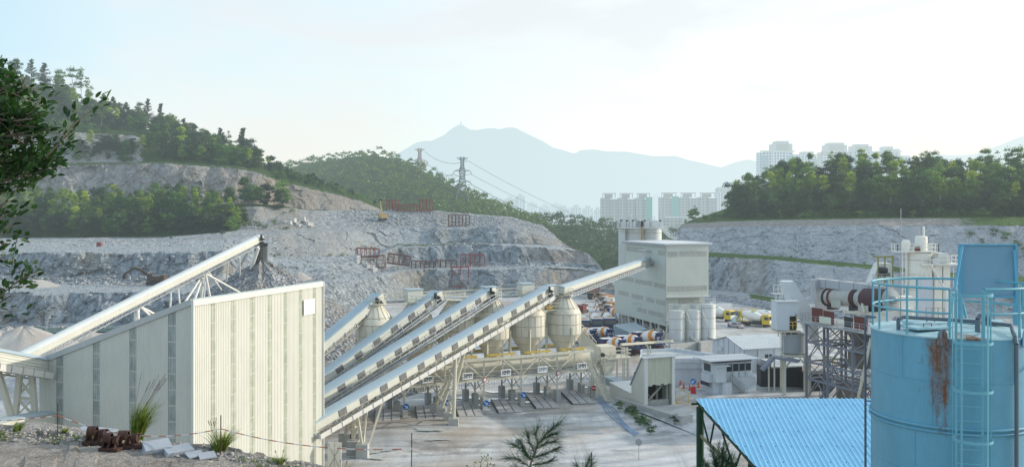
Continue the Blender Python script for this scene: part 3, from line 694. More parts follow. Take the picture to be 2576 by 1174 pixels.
# bench belt under the brown cliff
LM = {'gum': 'slender light green tree on the narrow bench under the brown cliff face', 'broad': 'small round tree on the narrow bench under the brown cliff face',
      'dense': 'low dark tree on the narrow bench under the brown cliff face'}
for row, (d0, h0) in enumerate([(343, 6.6), (347.5, 7.6)]):
    x = -40 + row * 17
    while x < 728:
        d = d0 + rnd.uniform(-1, 1); X = (x - 1288) / F * d; k = rnd.choice(['broad', 'dense', 'gum', 'broad']); h = h0 * rnd.uniform(.7, 1.1) * (1.45 if k == 'gum' and rnd.random() < .4 else 1)
        if x > 600: h *= 1.25
        plant(k, X, d, on(SPURB, X, d) - .2, h, LM[k], 'trees on the bench under the brown cliff', rnd); x += rnd.uniform(27, 50)
# upper road belt and slope wood
LU = {'gum': 'light green slender tree in the wood on the upper left hillside', 'broad': 'broad mid green tree in the wood on the upper left hillside',
      'dense': 'dark dense tree in the wood on the upper left hillside'}
for i in range(34):
    x = 132 + i * 15.5 + rnd.uniform(-5, 5); d = 376 + rnd.uniform(-2, 8); X = (x - 1288) / F * d; k = rnd.choice(['dense', 'broad', 'broad', 'gum'])
    plant(k, X, d, on(SPURB, X, d) - .3, rnd.uniform(5.5, 8.5) * (.9 if x < 370 else 1.1), LU[k], 'trees of the upper left wood', rnd)
cnt = 0; used = []
for i in range(900):
    d = rnd.uniform(386, 455); x = rnd.uniform(-60, 800); X = (x - 1288) / F * d
    z = on(SPURB, X, d, None)
    if z is None: continue
    if x < 365 and d < 401: continue
    mind = 5.2 if x < 640 else 7.0
    if any((X - a) ** 2 + (d - b) ** 2 < mind ** 2 for a, b in used): continue
    used.append((X, d)); h = rnd.uniform(6.5, 10.0) if x < 560 else rnd.uniform(4, 7.5) * (1 - max(0, (x - 620)) / 380)
    k = rnd.choice(['dense', 'broad', 'dense', 'gum', 'broad'])
    plant(k, X, d, z - .4, h, LU[k], 'trees of the upper left wood', rnd); cnt += 1
    if cnt >= 230: break
for i in range(110):
    x = rnd.uniform(130, 760); d = rnd.choice([rnd.uniform(372, 378), rnd.uniform(388, 402)]); X = (x - 1288) / F * d
    plant('bush' if i % 3 else 'dense', X, d, on(SPURB, X, d) - .2, rnd.uniform(1.6, 3.6), 'undergrowth bush beside the track through the upper left wood', 'undergrowth of the upper left wood', rnd)
# sky line trees
for x, y, k, h in [(8, 150, 'airy', 9), (40, 152, 'broad', 9), (78, 150, 'casuarina', 12), (112, 160, 'casuarina', 11), (150, 178, 'broad', 9), (185, 176, 'airy', 15), (205, 186, 'airy', 13), (225, 215, 'airy', 10), (262, 240, 'broad', 8), (285, 244, 'casuarina', 9), (318, 258, 'casuarina', 10), (352, 262, 'airy', 10), (372, 250, 'casuarina', 12), (405, 262, 'casuarina', 13), (430, 290, 'broad', 8), (462, 300, 'casuarina', 11), (480, 310, 'dense', 8), (520, 330, 'casuarina', 9), (555, 328, 'casuarina', 12), (575, 335, 'airy', 11), (612, 326, 'casuarina', 15), (618, 345, 'dense', 10), (640, 372, 'dense', 8), (682, 392, 'dense', 6), (700, 408, 'dense', 5), (740, 425, 'bush', 4), (790, 440, 'bush', 3.5)]:
    d = 432 - max(0, x - 250) * .055; X = (x - 1288) / F * d
    lab = {'airy': 'thin open-crowned tree standing up against the sky on the left ridge', 'casuarina': 'feathery dark casuarina standing up against the sky on the left ridge', 'broad': 'rounded tree standing up against the sky on the left ridge',
           'dense': 'dark dense tree standing up against the sky on the left ridge', 'bush': 'low bush on the falling end of the left ridge'}[k]
    z = max(on(SPURB, X, d) - .3, at(x, y, d).z - h * 1.0)
    plant(k, X, d, z, h, lab, 'trees on the left ridge line', rnd)
# shrubs on the spur and terraces
for i in range(70):
    x = rnd.uniform(690, 950); d = rnd.uniform(379, 400); X = (x - 1288) / F * d
    plant('bush' if rnd.random() < .75 else 'dense', X, d, on(SPURB, X, d) - .2, rnd.uniform(1.2, 3.2) * (1.25 - (x - 690) / 520), 'low green shrub on the brown spur running down from the left hill', 'shrubs on the brown spur', rnd)
for i in range(22):
    x = rnd.uniform(180, 700); d = rnd.uniform(351, 356); X = (x - 1288) / F * d
    plant('bush', X, d, on(SPURB, X, d) - .2, rnd.uniform(1, 2.2), 'small shrub at the foot of the brown cliff face', 'shrubs at the foot of the brown cliff', rnd)
for x, y, dd, h in [(430, 590, 305, 1.6), (560, 586, 308, 1.8), (700, 612, 286, 1.6), (720, 585, 322, 2.2), (830, 655, 300, 1.4), (860, 650, 303, 1.6), (690, 640, 280, 1.3), (1128, 610, 330, 1.2), (650, 575, 322, 3.4), (690, 574, 326, 2.8), (735, 545, 344, 2.4), (620, 580, 322, 3.5), (665, 590, 320, 2.4)]:
    X = (x - 1288) / F * dd
    plant('bush', X, dd, max(on(LOWB, X, dd), on(SPURB, X, dd, -9)) - .1, h, 'small shrub growing on the bare grey terraces', 'shrubs on the terraces', rnd)
# wood on the right hill behind the cut slope
LR = {'gum': 'light green gum tree in the wood above the cut rock slope', 'broad': 'broad green tree in the wood above the cut rock slope', 'dense': 'dark bushy tree in the wood above the cut rock slope',
      'airy': 'thin open-crowned tree rising above the wood over the cut rock slope'}
used = []; cnt = 0
for i in range(2500):
    x = rnd.uniform(1840, 2640); d = rnd.uniform(288, 378); X = (x - 1288) / F * d
    lo = np.interp(x, [1850, 2000, 2200, 2576, 3100], [350, 332, 312, 288, 274]); hi = np.interp(x, [1850, 2050, 2350, 2640], [374, 366, 346, 330])
    if d < lo or d > hi: continue
    z = on(RCB, X, d, None)
    if z is None: continue
    if any((X - a) ** 2 + (d - b) ** 2 < 5.0 ** 2 for a, b in used): continue
    front = d < lo + 6
    used.append((X, d)); k = rnd.choice(['broad', 'dense', 'gum', 'broad', 'gum']) if not front else rnd.choice(['dense', 'broad', 'dense'])
    h = rnd.uniform(7.5, 11) if not front else rnd.uniform(6, 9)
    plant(k, X, d, z - .4, h, LR[k], 'trees of the wood above the cut slope', rnd); cnt += 1
    if cnt > 240: break
x = 1850.0
while x < 2640:
    for q in (0, 5.5):
        d = np.interp(x, [1850, 2000, 2200, 2576, 3100], [343, 324, 304, 280, 266]) + q + rnd.uniform(-1, 1); X = (x - 1288) / F * d; k = 'dense' if q else rnd.choice(['bush', 'bush', 'dense'])
        plant(k, X, d, on(RCB, X, d) - .3, rnd.uniform(3, 4.5) if k == 'bush' else rnd.uniform(4.5, 7), 'dark undergrowth shrub along the top edge of the cut rock slope', 'undergrowth along the cut slope edge', rnd)
    x += rnd.uniform(18, 28)
for x, y, k, h in [(1905, 452, 'dense', 8), (1935, 425, 'airy', 9), (1970, 418, 'broad', 9), (2005, 412, 'broad', 9), (2090, 398, 'airy', 10), (2115, 402, 'broad', 9), (2180, 398, 'airy', 9), (2230, 400, 'airy', 10), (2240, 405, 'broad', 9), (2325, 405, 'airy', 11), (2350, 410, 'airy', 11), (2340, 425, 'broad', 9), (2410, 425, 'broad', 9), (2445, 420, 'airy', 10), (2480, 398, 'airy', 13), (2500, 402, 'airy', 12), (2560, 388, 'airy', 14), (2545, 400, 'airy', 12), (2595, 400, 'airy', 12), (2380, 425, 'broad', 8)]:
    d = np.interp(x, [1850, 2050, 2350, 2640], [372, 364, 344, 328]); X = (x - 1288) / F * d
    z = max(on(RCB, X, d) - .3, at(x, y, d).z - h)
    plant(k, X, d, z, h, LR[k] if k != 'dense' else LR['dense'], 'trees of the wood above the cut slope', rnd)
# the group at the left end of that hill
for x, y, k, h, dd in [(1850, 455, 'dense', 13, 352), (1868, 470, 'dense', 11, 350), (1884, 462, 'airy', 12, 352), (1838, 505, 'broad', 7, 350), (1750, 520, 'airy', 6.5, 352), (1742, 528, 'broad', 4.5, 351), (1775, 540, 'bush', 3, 350), (1800, 538, 'bush', 4, 350), (1790, 545, 'bush', 3, 347), (1825, 540, 'bush', 4, 350), (1850, 540, 'bush', 4, 347), (1725, 552, 'bush', 2, 352), (1880, 530, 'dense', 6, 348)]:
    X = (x - 1288) / F * dd
    plant(k, X, dd, at(x, y, dd).z - h if k in ('dense', 'airy', 'broad') else on(RCB, X, dd) - .2, h, {'dense': 'tall dark tree at the tip of the hill above the cut slope', 'airy': 'loose tree with see-through crown at the tip of the hill above the cut slope',
          'broad': 'small pale green tree at the tip of the hill above the cut slope', 'bush': 'green bush at the tip of the hill above the cut slope'}[k], 'trees at the tip of the right hill', rnd)
for x, y, dd, h in [(2440, 585, 268, 2.5), (2500, 582, 262, 3.2), (2530, 580, 258, 3.4), (2560, 585, 255, 3), (2590, 580, 252, 3.5), (2470, 590, 262, 2), (2565, 690, 226, 5), (2590, 680, 224, 6), (2540, 700, 228, 3), (2085, 652, 276, 1.2), (2175, 660, 268, 1.4), (1990, 644, 290, 1.1)]:
    X = (x - 1288) / F * dd; plant('bush', X, dd, on(RCB, X, dd) - .1, h, 'dark green shrub growing on the cut rock slope', 'shrubs on the cut slope', rnd)

# far woods that read as one mass
def wood(name, bv, xr, dr, n_, h, label, per=110, seed=1, size=.55, mind=3.6):
    rs = np.random.RandomState(seed); C = []; r = []; pts = []
    for i in range(n_ * 6):
        if len(pts) >= n_: break
        d = rs.uniform(*dr); x = rs.uniform(*xr); X = (x - 1288) / F * d; z = on(bv, X, d, None)
        if z is None or z < 0: continue
        if any(abs(X - a) < mind and abs(d - b) < mind for a, b in pts): continue
        pts.append((X, d)); hh = h * rs.uniform(.6, 1.25)
        for q in range(3): C.append((X + rs.uniform(-1.3, 1.3), d + rs.uniform(-1.3, 1.3), z + hh * rs.uniform(.45, .85))); r.append(hh * rs.uniform(.26, .42))
    V, Fc = clumps(np.array(C), r, per // 3, size, rs, .8)
    o = link(name, arr_mesh(name, V, Fc, WOOD)); tag(o, label, 'forest', kind='stuff')
wood('forest', HILLB, (655, 1400), (452, 640), 1500, 5.2, 'dense green woodland covering the rounded hill below the pylons', 66, 3)
wood('forest', DALEB, (1345, 1700), (392, 506), 520, 6.5, 'green woodland filling the dip between the quarry and the tower blocks', 90, 4)
# ------------------------------------------------------------------ city and pylons
def facade_mat(name, wall, glass, fl=3.0, bay=3.2, frac=.5, band=.55):
    m, n, l = new_mat(name)
    tc = n.new('ShaderNodeTexCoord'); sp = n.new('ShaderNodeSeparateXYZ'); l.new(tc.outputs['Object'], sp.inputs[0])
    ad = n.new('ShaderNodeMath'); ad.operation = 'ADD'; l.new(sp.outputs['X'], ad.inputs[0]); l.new(sp.outputs['Y'], ad.inputs[1])
    def stripe(src, period, f):
        d = n.new('ShaderNodeMath'); d.operation = 'DIVIDE'; d.inputs[1].default_value = period; l.new(src, d.inputs[0])
        fr = n.new('ShaderNodeMath'); fr.operation = 'FRACT'; l.new(d.outputs[0], fr.inputs[0])
        g = n.new('ShaderNodeMath'); g.operation = 'LESS_THAN'; g.inputs[1].default_value = f; l.new(fr.outputs[0], g.inputs[0]); return g.outputs[0]
    a = stripe(ad.outputs[0], bay, frac); b = stripe(sp.outputs['Z'], fl, band)
    mu = n.new('ShaderNodeMath'); mu.operation = 'MULTIPLY'; l.new(a, mu.inputs[0]); l.new(b, mu.inputs[1])
    c = mixc(n, l, mu.outputs[0], wall, glass)
    p = n.new('ShaderNodeBsdfPrincipled'); l.new(c, p.inputs['Base Color']); p.inputs['Roughness'].default_value = .7
    return finish(m, n, l, p.outputs[0])
FA = facade_mat('pale_tower_wall', (.80, .82, .81), (.07, .15, .19), 3.0, 3.0, .5, .55)
FB = facade_mat('glazed_bay_wall', (.50, .60, .62), (.22, .36, .40), 3.0, 2.2, .7, .6)
FC = facade_mat('unfinished_block_wall', (.40, .41, .39), (.16, .19, .19), 3.0, 3.6, .55, .5)
FD = facade_mat('estate_wall', (.66, .62, .58), (.30, .32, .32), 3.0, 4.5, .4, .5)
NET = paint('green_scaffold_net', (.16, .42, .36), .8, streak=False)
CONC = paint('bare_concrete', (.40, .39, .37), .9)
PALE = paint('pale_render', (.70, .70, .67), .8)

def poly_block(mb, cx, cy, prof, z0, z1):
    mb.prism([(cx + a, cy + b, z0) for a, b in prof], (0, 0, z1 - z0))
def cruciform(w, dpt, k=.3):
    x, y = w / 2, dpt / 2; a = x * k; b = y * k
    return [(-x, -b), (-x * .78, -b), (-x * .78, -y * .7), (-a, -y * .7), (-a, -y), (a, -y), (a, -y * .7), (x * .78, -y * .7), (x * .78, -b), (x, -b), (x, b), (x * .78, b), (x * .78, y * .8), (-x * .78, y * .8), (-x * .78, b), (-x, b)]
def tower(name, x0, x1, ytop, d, label, mats, steps=(), group=None, base=-5, roof=1):
    w = (x1 - x0) / F * d; cx = ((x0 + x1) / 2 - 1288) / F * d; z1 = CAMZ - (ytop - 540) / F * d; dp = w * .75
    t = thing(name, label, 'tower block', (cx, d, base), group)
    mb = MB(); poly_block(mb, cx, d, cruciform(w, dp), base, z1); mb.build('wall', mats[0], t, smooth=0)
    bays = MB()
    for s in (-.52, .52): bays.b6(cx + s * w - w * .15 * (1 if s > 0 else -1) - w * .10, cx + s * w - w * .15 * (1 if s > 0 else -1) + w * .10, d - dp * .45, d - dp * .30, base, z1 - 4)
    bays.build('window_bay', mats[1], t, smooth=0)
    rf = MB()
    for a, b, h in (steps or ((-.22, .22, 6),)): rf.b6(cx + a * w, cx + b * w, d - dp * .25, d + dp * .3, z1, z1 + h)
    rf.b6(cx - w * .5, cx + w * .5, d - dp * .36, d - dp * .34, z1, z1 + 1.4)
    rf.build('roof_plant', PALE, t, smooth=0)
    return t
# the towers over the right hill
tower('residential_tower', 1905, 1992, 384, 950, 'tallest white tower block with stepped crown over the wooded right hill', (FA, FB), ((-.1, .46, 9), (.0, .36, 12)), base=10)
tower('residential_tower', 1990, 2052, 392, 1010, 'lower pale tower directly right of the tallest white tower block', (FA, FB), ((-.1, .36, 4.5),), base=10)
tower('residential_tower', 2058, 2132, 384, 980, 'cream tower block with rounded stepped crown, second group over the wooded hill', (FD, FA), ((-.3, .42, 8), (-.2, .32, 10.5)), base=10)
tower('residential_tower', 2136, 2192, 384, 980, 'blue-tinted tower block between the cream tower and the narrow pale slabs', (FA, FB), ((-.46, .46, 7), (-.3, .3, 9)), base=10)
tower('residential_tower', 2192, 2262, 384, 1064, 'pale tower block with a narrow raised lift core over the wooded hill', (FD, FA), ((-.12, .2, 7), (.24, .44, 4)), base=10)
tower('residential_tower', 2246, 2294, 398, 1124, 'short pale tower block at the right end of the white towers', (FA, FD), ((-.2, .3, 3),), base=10)
# blocks at the tip of the hill
tower('apartment_block', 1800, 1850, 474, 1050, 'beige block with boxed lift tower left of the hill-tip trees', (FD, FA), ((.0, .55, 7),), base=0)
tower('apartment_block', 1845, 1900, 462, 1120, 'beige block carrying a satellite dish behind the hill-tip trees', (FD, FA), ((-.1, .5, 6),), base=0)
q = at(1880, 452, 1115); mb = MB(); mb.lathe(q + Vector((0, 0, 1.5)), [(.1, 0), (1.6, .5), (2.6, 1.4)], 14, d=(-.4, -.8, .45)); mb.tube(q, q + Vector((0, 0, 2)), .3)
ob = mb.build('satellite_dish', PALE, loc=q); tag(ob, 'white satellite dish on the roof of the beige block', 'dish')
def unfinished(x0, x1, ytop, d, label, caps, net):
    w0 = (x0 - 1288) / F * d; w1 = (x1 - 1288) / F * d; z1 = CAMZ - (ytop - 540) / F * d; k = caps; s = (w1 - w0) / k
    t = thing('unfinished_block', label, 'tower block', ((w0 + w1) / 2, d, -5), 'unfinished grey blocks in scaffolding')
    a = MB(); c = MB(); nn = MB(); sl = MB()
    for i in range(k):
        u = w0 + i * s; a.b6(u + s * .04, u + s * .44, d, d + 16, -5, z1); a.b6(u + s * .56, u + s * .97, d + 1, d + 16, -5, z1 - 1); a.b6(u + s * .44, u + s * .56, d + 5, d + 16, -5, z1)
        for f in range(int((z1 + 5) / 3)): sl.b6(u + s * .45, u + s * .55, d + 3.2, d + 5.2, -5 + f * 3, -4.5 + f * 3)
        for q in range(5): c.b6(u + s * (.1 + .18 * q), u + s * (.1 + .18 * q) + .6, d + 1.5, d + 2.1, z1, z1 + 5)
        c.b6(u + s * .08, u + s * .88, d + 1.3, d + 2.0, z1 + 4.2, z1 + 5); c.b6(u + s * .25, u + s * .7, d + 4, d + 9, z1, z1 + 4)
        if net and i in net: nn.b6(u + s * .62, u + s * .98, d + .4, d + .9, z1 - 34, z1 + 1)
    a.build('wall', FC, t, smooth=0); c.build('roof_frame', CONC, t, smooth=0); sl.build('balcony_slab', CONC, t, smooth=0)
    if net: nn.build('scaffold_net', NET, t, smooth=0)
unfinished(1512, 1642, 498, 900, 'wide grey unfinished block with roof frames, left of the pair behind the batching plant', 3, (2,))
unfinished(1660, 1806, 496, 960, 'wide grey-beige unfinished block with roof frames, right of the pair behind the batching plant', 3, (0,))
tower('apartment_block', 1668, 1775, 548, 840, 'low grey block in front of the right unfinished block', (FC, FC), ((.1, .4, 3),), base=-4)
# pale estate far away
k = 0
for x0, x1, yt, d, c, gl in [(1228, 1250, 500, 2100, 0, 0), (1252, 1268, 508, 2200, 0, 1), (1268, 1296, 502, 2100, 1, 1), (1296, 1321, 496, 2000, 0, 0), (1325, 1352, 514, 2500, 1, 0), (1356, 1384, 520, 2400, 0, 0), (1386, 1412, 516, 2600, 1, 0), (1400, 1432, 526, 1900, 2, 0), (1434, 1462, 524, 1900, 2, 0), (1464, 1492, 526, 1900, 2, 0), (1494, 1512, 530, 1850, 2, 0), (1200, 1226, 524, 2600, 1, 0), (1642, 1660, 492, 3400, 0, 1)]:
    names = ['pale slab tower', 'narrow beige tower', 'wide white slab block']
    tower('residential_tower', x0, x1, yt, d * .68, '%s veiled by haze in the far estate between hill and unfinished blocks' % names[c], ((FA, FB) if c == 0 else (FD, FA) if c == 1 else (FA, FA)), ((-.2, .25, 5),), 'hazy far estate towers', base=-10)
q = at(1236, 482, 2150); mb = MB(); mb.tube(q - Vector((0, 0, 90)), q, 6, 5, 10); mb.tube(q, q + Vector((0, 0, 14)), 1.2); ob = mb.build('chimney_tower', PALE, loc=q - Vector((0, 0, 90))); tag(ob, 'slim white round tower standing above the hazy far estate', 'tower')
# masts on the summit
for x, y0, h, r in [(1150, 318, 18, 2.5), (1158, 312, 28, 4), (1161, 312, 55, 2), (1166, 316, 22, 2.5)]:
    q = at(x, y0 + 3, 5950); mb = MB(); mb.tube(q - Vector((0, 0, 15)), q + Vector((0, 0, h * .5)), r * 1.6, r, 6); mb.tube(q + Vector((0, 0, h * .5)), q + Vector((0, 0, h)), r * .7, r * .3, 6)
    tag(mb.build('radio_mast', PALE, loc=q), 'tiny radio mast on the hazy mountain summit', 'mast', 'masts on the summit')

STEEL_G = paint('galvanised_lattice', (.22, .24, .24), .7, streak=False)
STEEL_P = paint('red_white_lattice', (.50, .38, .36), .7, streak=False)
def pylon(x, ytop, ybase, d, label, mat, armside=1):
    top = at(x, ytop, d); zb = at(x, ybase, d).z; H = top.z - zb; cx, cy = top.x, d
    t = thing('pylon', label, 'pylon', (cx, cy, zb), 'power line pylons on the green hill')
    W_ = lambda f: H * np.interp(f, [0, .36, .47, .58, .70, .79, .93, 1.0], [.155, .07, .065, .048, .062, .036, .028, .05])
    mb = MB(); lv = [0, .12, .23, .32, .40, .47, .53, .58, .64, .70, .75, .79, .84, .89, .94, 1.0]; cs = [(-1, -1), (1, -1), (1, 1), (-1, 1)]
    P = lambda f, c: Vector((cx + c[0] * W_(f), cy + c[1] * W_(f), zb + f * H))
    for a, b in zip(lv[:-1], lv[1:]):
        for i in range(4):
            c, e = cs[i], cs[(i + 1) % 4]; mb.beam(P(a, c), P(b, c), .42); mb.beam(P(a, c), P(b, e), .2); mb.beam(P(a, e), P(b, c), .2); mb.beam(P(b, c), P(b, e), .22)
    mb.build('lattice_tower', mat, t, smooth=0)
    for f in (.47, .70, .93):
        L = H * (.17 if f < .9 else .12); z = zb + f * H
        for s in (-1, 1):
            mb = MB(); tip = Vector((cx + s * L, cy, z + (.2 if f < .9 else H * .06)))
            for q in (-1, 1): mb.beam(Vector((cx + s * W_(f), cy + q * W_(f), z)), tip, .26); mb.beam(Vector((cx + s * W_(f) * .8, cy + q * W_(f), z + .045 * H)), tip, .2)
            mb.build('cross_arm', mat, t, smooth=0)
    mb = MB()
    for f in (.47, .70):
        for s in (-1, 1): q = Vector((cx + s * H * .17, cy, zb + f * H)); mb.tube(q, q - Vector((-1.0 * s, 0, 1.6)), .16, n=5)
    mb.build('insulator', STEEL_G, t, smooth=0); return cx, cy, zb, H
pa = pylon(1163, 396, 512, 505, 'nearer grey lattice pylon in front of the misty mountain', STEEL_G)
pb = pylon(1056, 374, 478, 560, 'farther reddish lattice pylon partly hidden by the green hill', STEEL_P)
CAB = paint('cable_grey', (.16, .17, .18), .7, streak=False)
def cable(a, b, sag, label, n_=22, r=.11):
    mb = MB(); a = Vector(a); b = Vector(b); pts = [a.lerp(b, i / n_) - Vector((0, 0, sag * 4 * (i / n_) * (1 - i / n_))) for i in range(n_ + 1)]
    mb.pipe(pts, r, 4); o = mb.build('power_cable', CAB, smooth=0, loc=a); tag(o, label, 'cable', 'overhead power cables')
for f, s in ((.47, 1), (.47, -1), (.70, 1), (.70, -1), (.985, .7)):
    a = (pa[0] + s * pa[3] * .17, pa[1], pa[2] + f * pa[3] - 1.5); b = (pb[0] + s * pb[3] * .17, pb[1], pb[2] + f * pb[3] - 1.5)
    cable(a, b, 4, 'power cable strung between the two lattice pylons', 10)
    e = at(1560 + 60 * s, 560 + (.7 - f) * 60 + 40 + s * 10, 700); cable(a, e, 5, 'power cable sagging from the nearer pylon towards the tower blocks')
def part(name, mat, fn, parent, sm=0, label=None):
    mb = MB(); fn(mb); o = mb.build(name, mat, parent, smooth=sm)
    if label: o['label'] = label
    return o
# ------------------------------------------------------------------ warehouse, conveyors, bins
WALL_W = paint('cream_cladding', (.58, .59, .53), .55, dirt=.22, dirt_c=(.42, .42, .36))
ROOF_W = paint('pale_roof_sheet', (.36, .45, .50), .5, dirt=.12)
CREAM = paint('cream_steel', (.62, .60, .50), .5, dirt=.35, dirt_c=(.36, .30, .20))
CREAM2 = paint('bin_plate', (.66, .63, .52), .5, dirt=.4, dirt_c=(.40, .36, .27), rust=.0)
RIBD = paint('darker_rib_steel', (.46, .44, .37), .6, dirt=.5)  # darker tone of the cream steel for rings, seams and bracing
GREYS = paint('grey_galvanised', (.38, .41, .43), .5, metal=.2, dirt=.35)
MESHP = paint('speckled_vent_panel', (.12, .125, .13), .7, dirt=.6, dirt_c=(.36, .36, .35), streak=False, scale=2.5)
YELLOWB = paint('yellow_beam', (.62, .46, .12), .6)
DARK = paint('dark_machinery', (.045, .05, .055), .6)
RUBBER = paint('rubber_skirt', (.035, .035, .035), .8, streak=False)
CONCP = paint('stained_concrete', (.42, .43, .42), .9, dirt=.5, streak=False)
WHITEP = paint('white_board', (.80, .81, .80), .5, dirt=.06)
BLACKP = paint('black_lettering', (.02, .02, .025), .6, streak=False)
def skylight_mat(name, a, b_, bar):
    m, n, l = new_mat(name)
    g = n.new('ShaderNodeNewGeometry'); s = n.new('ShaderNodeSeparateXYZ'); l.new(g.outputs['Position'], s.inputs[0])
    d = n.new('ShaderNodeMath'); d.operation = 'DIVIDE'; d.inputs[1].default_value = 1.35; l.new(s.outputs['Z'], d.inputs[0])
    fr = n.new('ShaderNodeMath'); fr.operation = 'FRACT'; l.new(d.outputs[0], fr.inputs[0])
    lt = n.new('ShaderNodeMath'); lt.operation = 'LESS_THAN'; lt.inputs[1].default_value = .10; l.new(fr.outputs[0], lt.inputs[0])
    v = mapping(n, l, (1.4, 1.4, .7), coord='World'); t = noise_node(n, l, v, 1.3, 4, .6)
    f = ramp(n, l, t.outputs['Fac'], [(.38, a), (.62, b_)])
    c = mixc(n, l, lt.outputs[0], f.outputs[0], bar)
    p = n.new('ShaderNodeBsdfPrincipled'); l.new(c, p.inputs['Base Color']); p.inputs['Roughness'].default_value = .35
    return finish(m, n, l, p.outputs[0])
SKY_S = skylight_mat('shaded_translucent_sheet', (.27, .31, .30), (.40, .44, .41), (.50, .52, .48))  # same sheet as the next, with shade put into its colour
SKY_L = skylight_mat('sunlit_translucent_sheet', (.42, .45, .36), (.52, .55, .45), (.56, .57, .50))  # lighter, warmer copy with sunlight put into its colour

def corr(mb, a, b, nrm, z0, za, zb, pitch=.25, dep=.07):
    """ribbed cladding from a to b, sloped top"""
    a = Vector(a); b = Vector(b); L = (b - a).length; u = (b - a) / L; k = max(1, int(round(L / pitch))); p = L / k; s = []
    for i in range(k): s += [(i * p, 0), (i * p + p * .52, 0), (i * p + p * .62, dep), (i * p + p * .90, dep)]
    s.append((L, 0)); vs = []
    for t, o in s:
        q = a + u * t + nrm * o; zt = za + (zb - za) * t / L; vs += [(q.x, q.y, z0), (q.x, q.y, zt)]
    mb.add(vs, [(2 * i, 2 * i + 2, 2 * i + 3, 2 * i + 1) for i in range(len(s) - 1)])
def ray_s(x, o, u):
    """distance along the plan line o + u s that is seen at picture column x"""
    k = (x - 1288) / F; return (k * o.y - o.x) / (u.x - k * u.y)

A_ = Vector((-42.2, 79.2, 0)); B_ = Vector((-26.8, 74.4, 0)); C_ = Vector((-20.3, 95, 0)); D_ = C_ + (A_ - B_)
ZA, ZB = 14.0, 19.8
wh = thing('storage_shed', 'large cream corrugated storage shed with single-pitch roof and narrow translucent wall strips', 'shed', ((A_ + C_) / 2))
uL = (B_ - A_).normalized(); nL = Vector((uL.y, -uL.x, 0)); uR = (C_ - B_).normalized(); nR = Vector((uR.y, -uR.x, 0)); LL = (B_ - A_).length; LR_ = (C_ - B_).length
def clad(o, u, nrm, L, za, zb, strips, mat, smat, part='wall_panel', dep=.06):
    cuts = [0] + [q for s in strips for q in s] + [L]
    mb = MB()
    for i in range(0, len(cuts), 2): corr(mb, o + u * cuts[i], o + u * cuts[i + 1], nrm, -.2, za + (zb - za) * cuts[i] / L, za + (zb - za) * cuts[i + 1] / L, dep=dep)
    mb.build(part, mat, wh, smooth=0)
    for s0, s1 in strips:
        mb = MB(); p, q = o + u * s0 - nrm * .02, o + u * s1 - nrm * .02; z0_, z1_ = za + (zb - za) * s0 / L, za + (zb - za) * s1 / L
        corr(mb, p, q, nrm, -.2, z0_, z1_, .24, .04); mb.build('skylight_strip', smat, wh, smooth=0)
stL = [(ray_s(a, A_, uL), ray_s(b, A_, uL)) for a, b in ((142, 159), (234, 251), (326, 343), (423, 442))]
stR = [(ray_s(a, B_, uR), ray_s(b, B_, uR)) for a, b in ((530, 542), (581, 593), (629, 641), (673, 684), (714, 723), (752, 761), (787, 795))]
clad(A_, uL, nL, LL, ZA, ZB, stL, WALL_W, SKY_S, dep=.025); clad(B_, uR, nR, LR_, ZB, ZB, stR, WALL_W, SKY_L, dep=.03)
mb = MB()
corr(mb, C_, D_, -nL, -.2, ZB, ZA); corr(mb, D_, A_, -nR, -.2, ZA, ZA); mb.build('rear_wall', WALL_W, wh, smooth=0)
mb = MB(); up = Vector((0, 0, 1)); e = .25
r4 = [A_ + up * ZA - uL * e * 0, B_ + up * ZB, C_ + up * ZB, D_ + up * ZA]; mb.prism([p + up * .02 for p in r4], (0, 0, .14)); mb.build('roof', ROOF_W, wh, smooth=0)
mb = MB(); t0, t1 = B_ + nR * .1 + up * (ZB - .75), C_ + nR * .1 + up * (ZB - .75)
mb.beam(t0 - uR * .1 + up * .55, t1 + uR * .15 + up * .55, .12, .5); mb.build('fascia', paint('white_trim', (.66, .67, .62), .5, dirt=.12), wh, smooth=0)
mb = MB(); mb.beam(A_ + nL * .1 + up * (ZA - .08), B_ + nL * .1 + up * (ZB - .08), .1, .5); mb.build('fascia', paint('grey_trim', (.46, .48, .47), .5, dirt=.12), wh, smooth=0)
mb = MB(); mb.beam(B_ + (nL + nR) * .05 + up * -.2, B_ + (nL + nR) * .05 + up * ZB, .22); mb.beam(C_ + nR * .1 - up * .2, C_ + nR * .1 + up * ZB, .18); mb.build('corner_trim', MATS['white_trim'], wh, smooth=0)
s0, s1 = ray_s(761, B_, uR), ray_s(788, B_, uR); q0 = B_ + uR * s0 + nR * .16; q1 = B_ + uR * s1 + nR * .16
mb = MB(); mb.beam((q0.x, q0.y, 17.45), (q1.x, q1.y, 17.45), .06, 1.55); mb.build('blank_board', WHITEP, wh, smooth=0)
# small outbuilding and gate leaf at the shed's foot
g0 = Vector((-19.6, 93.4, 0)); mb = MB(); mb.box((g0.x + .9, g0.y, 1.55), (1.55, .07, 3.1), -.25); mb2 = MB()
gt = thing('gate_leaf', 'white sheet gate leaf with cross bracing beside the foot of the cream shed', 'gate', g0); mb.build('panel', MATS['white_trim'], gt, smooth=0)
mb2.beam((g0.x + .15, g0.y + .12, .1), (g0.x + 1.65, g0.y - .28, 3.0), .05); mb2.beam((g0.x + .15, g0.y + .12, 3.0), (g0.x + 1.65, g0.y - .28, .1), .05); mb2.beam((g0.x + .9, g0.y - .06, 0), (g0.x + .9, g0.y - .06, 3.1), .05); mb2.build('brace', RIBD, gt, smooth=0)

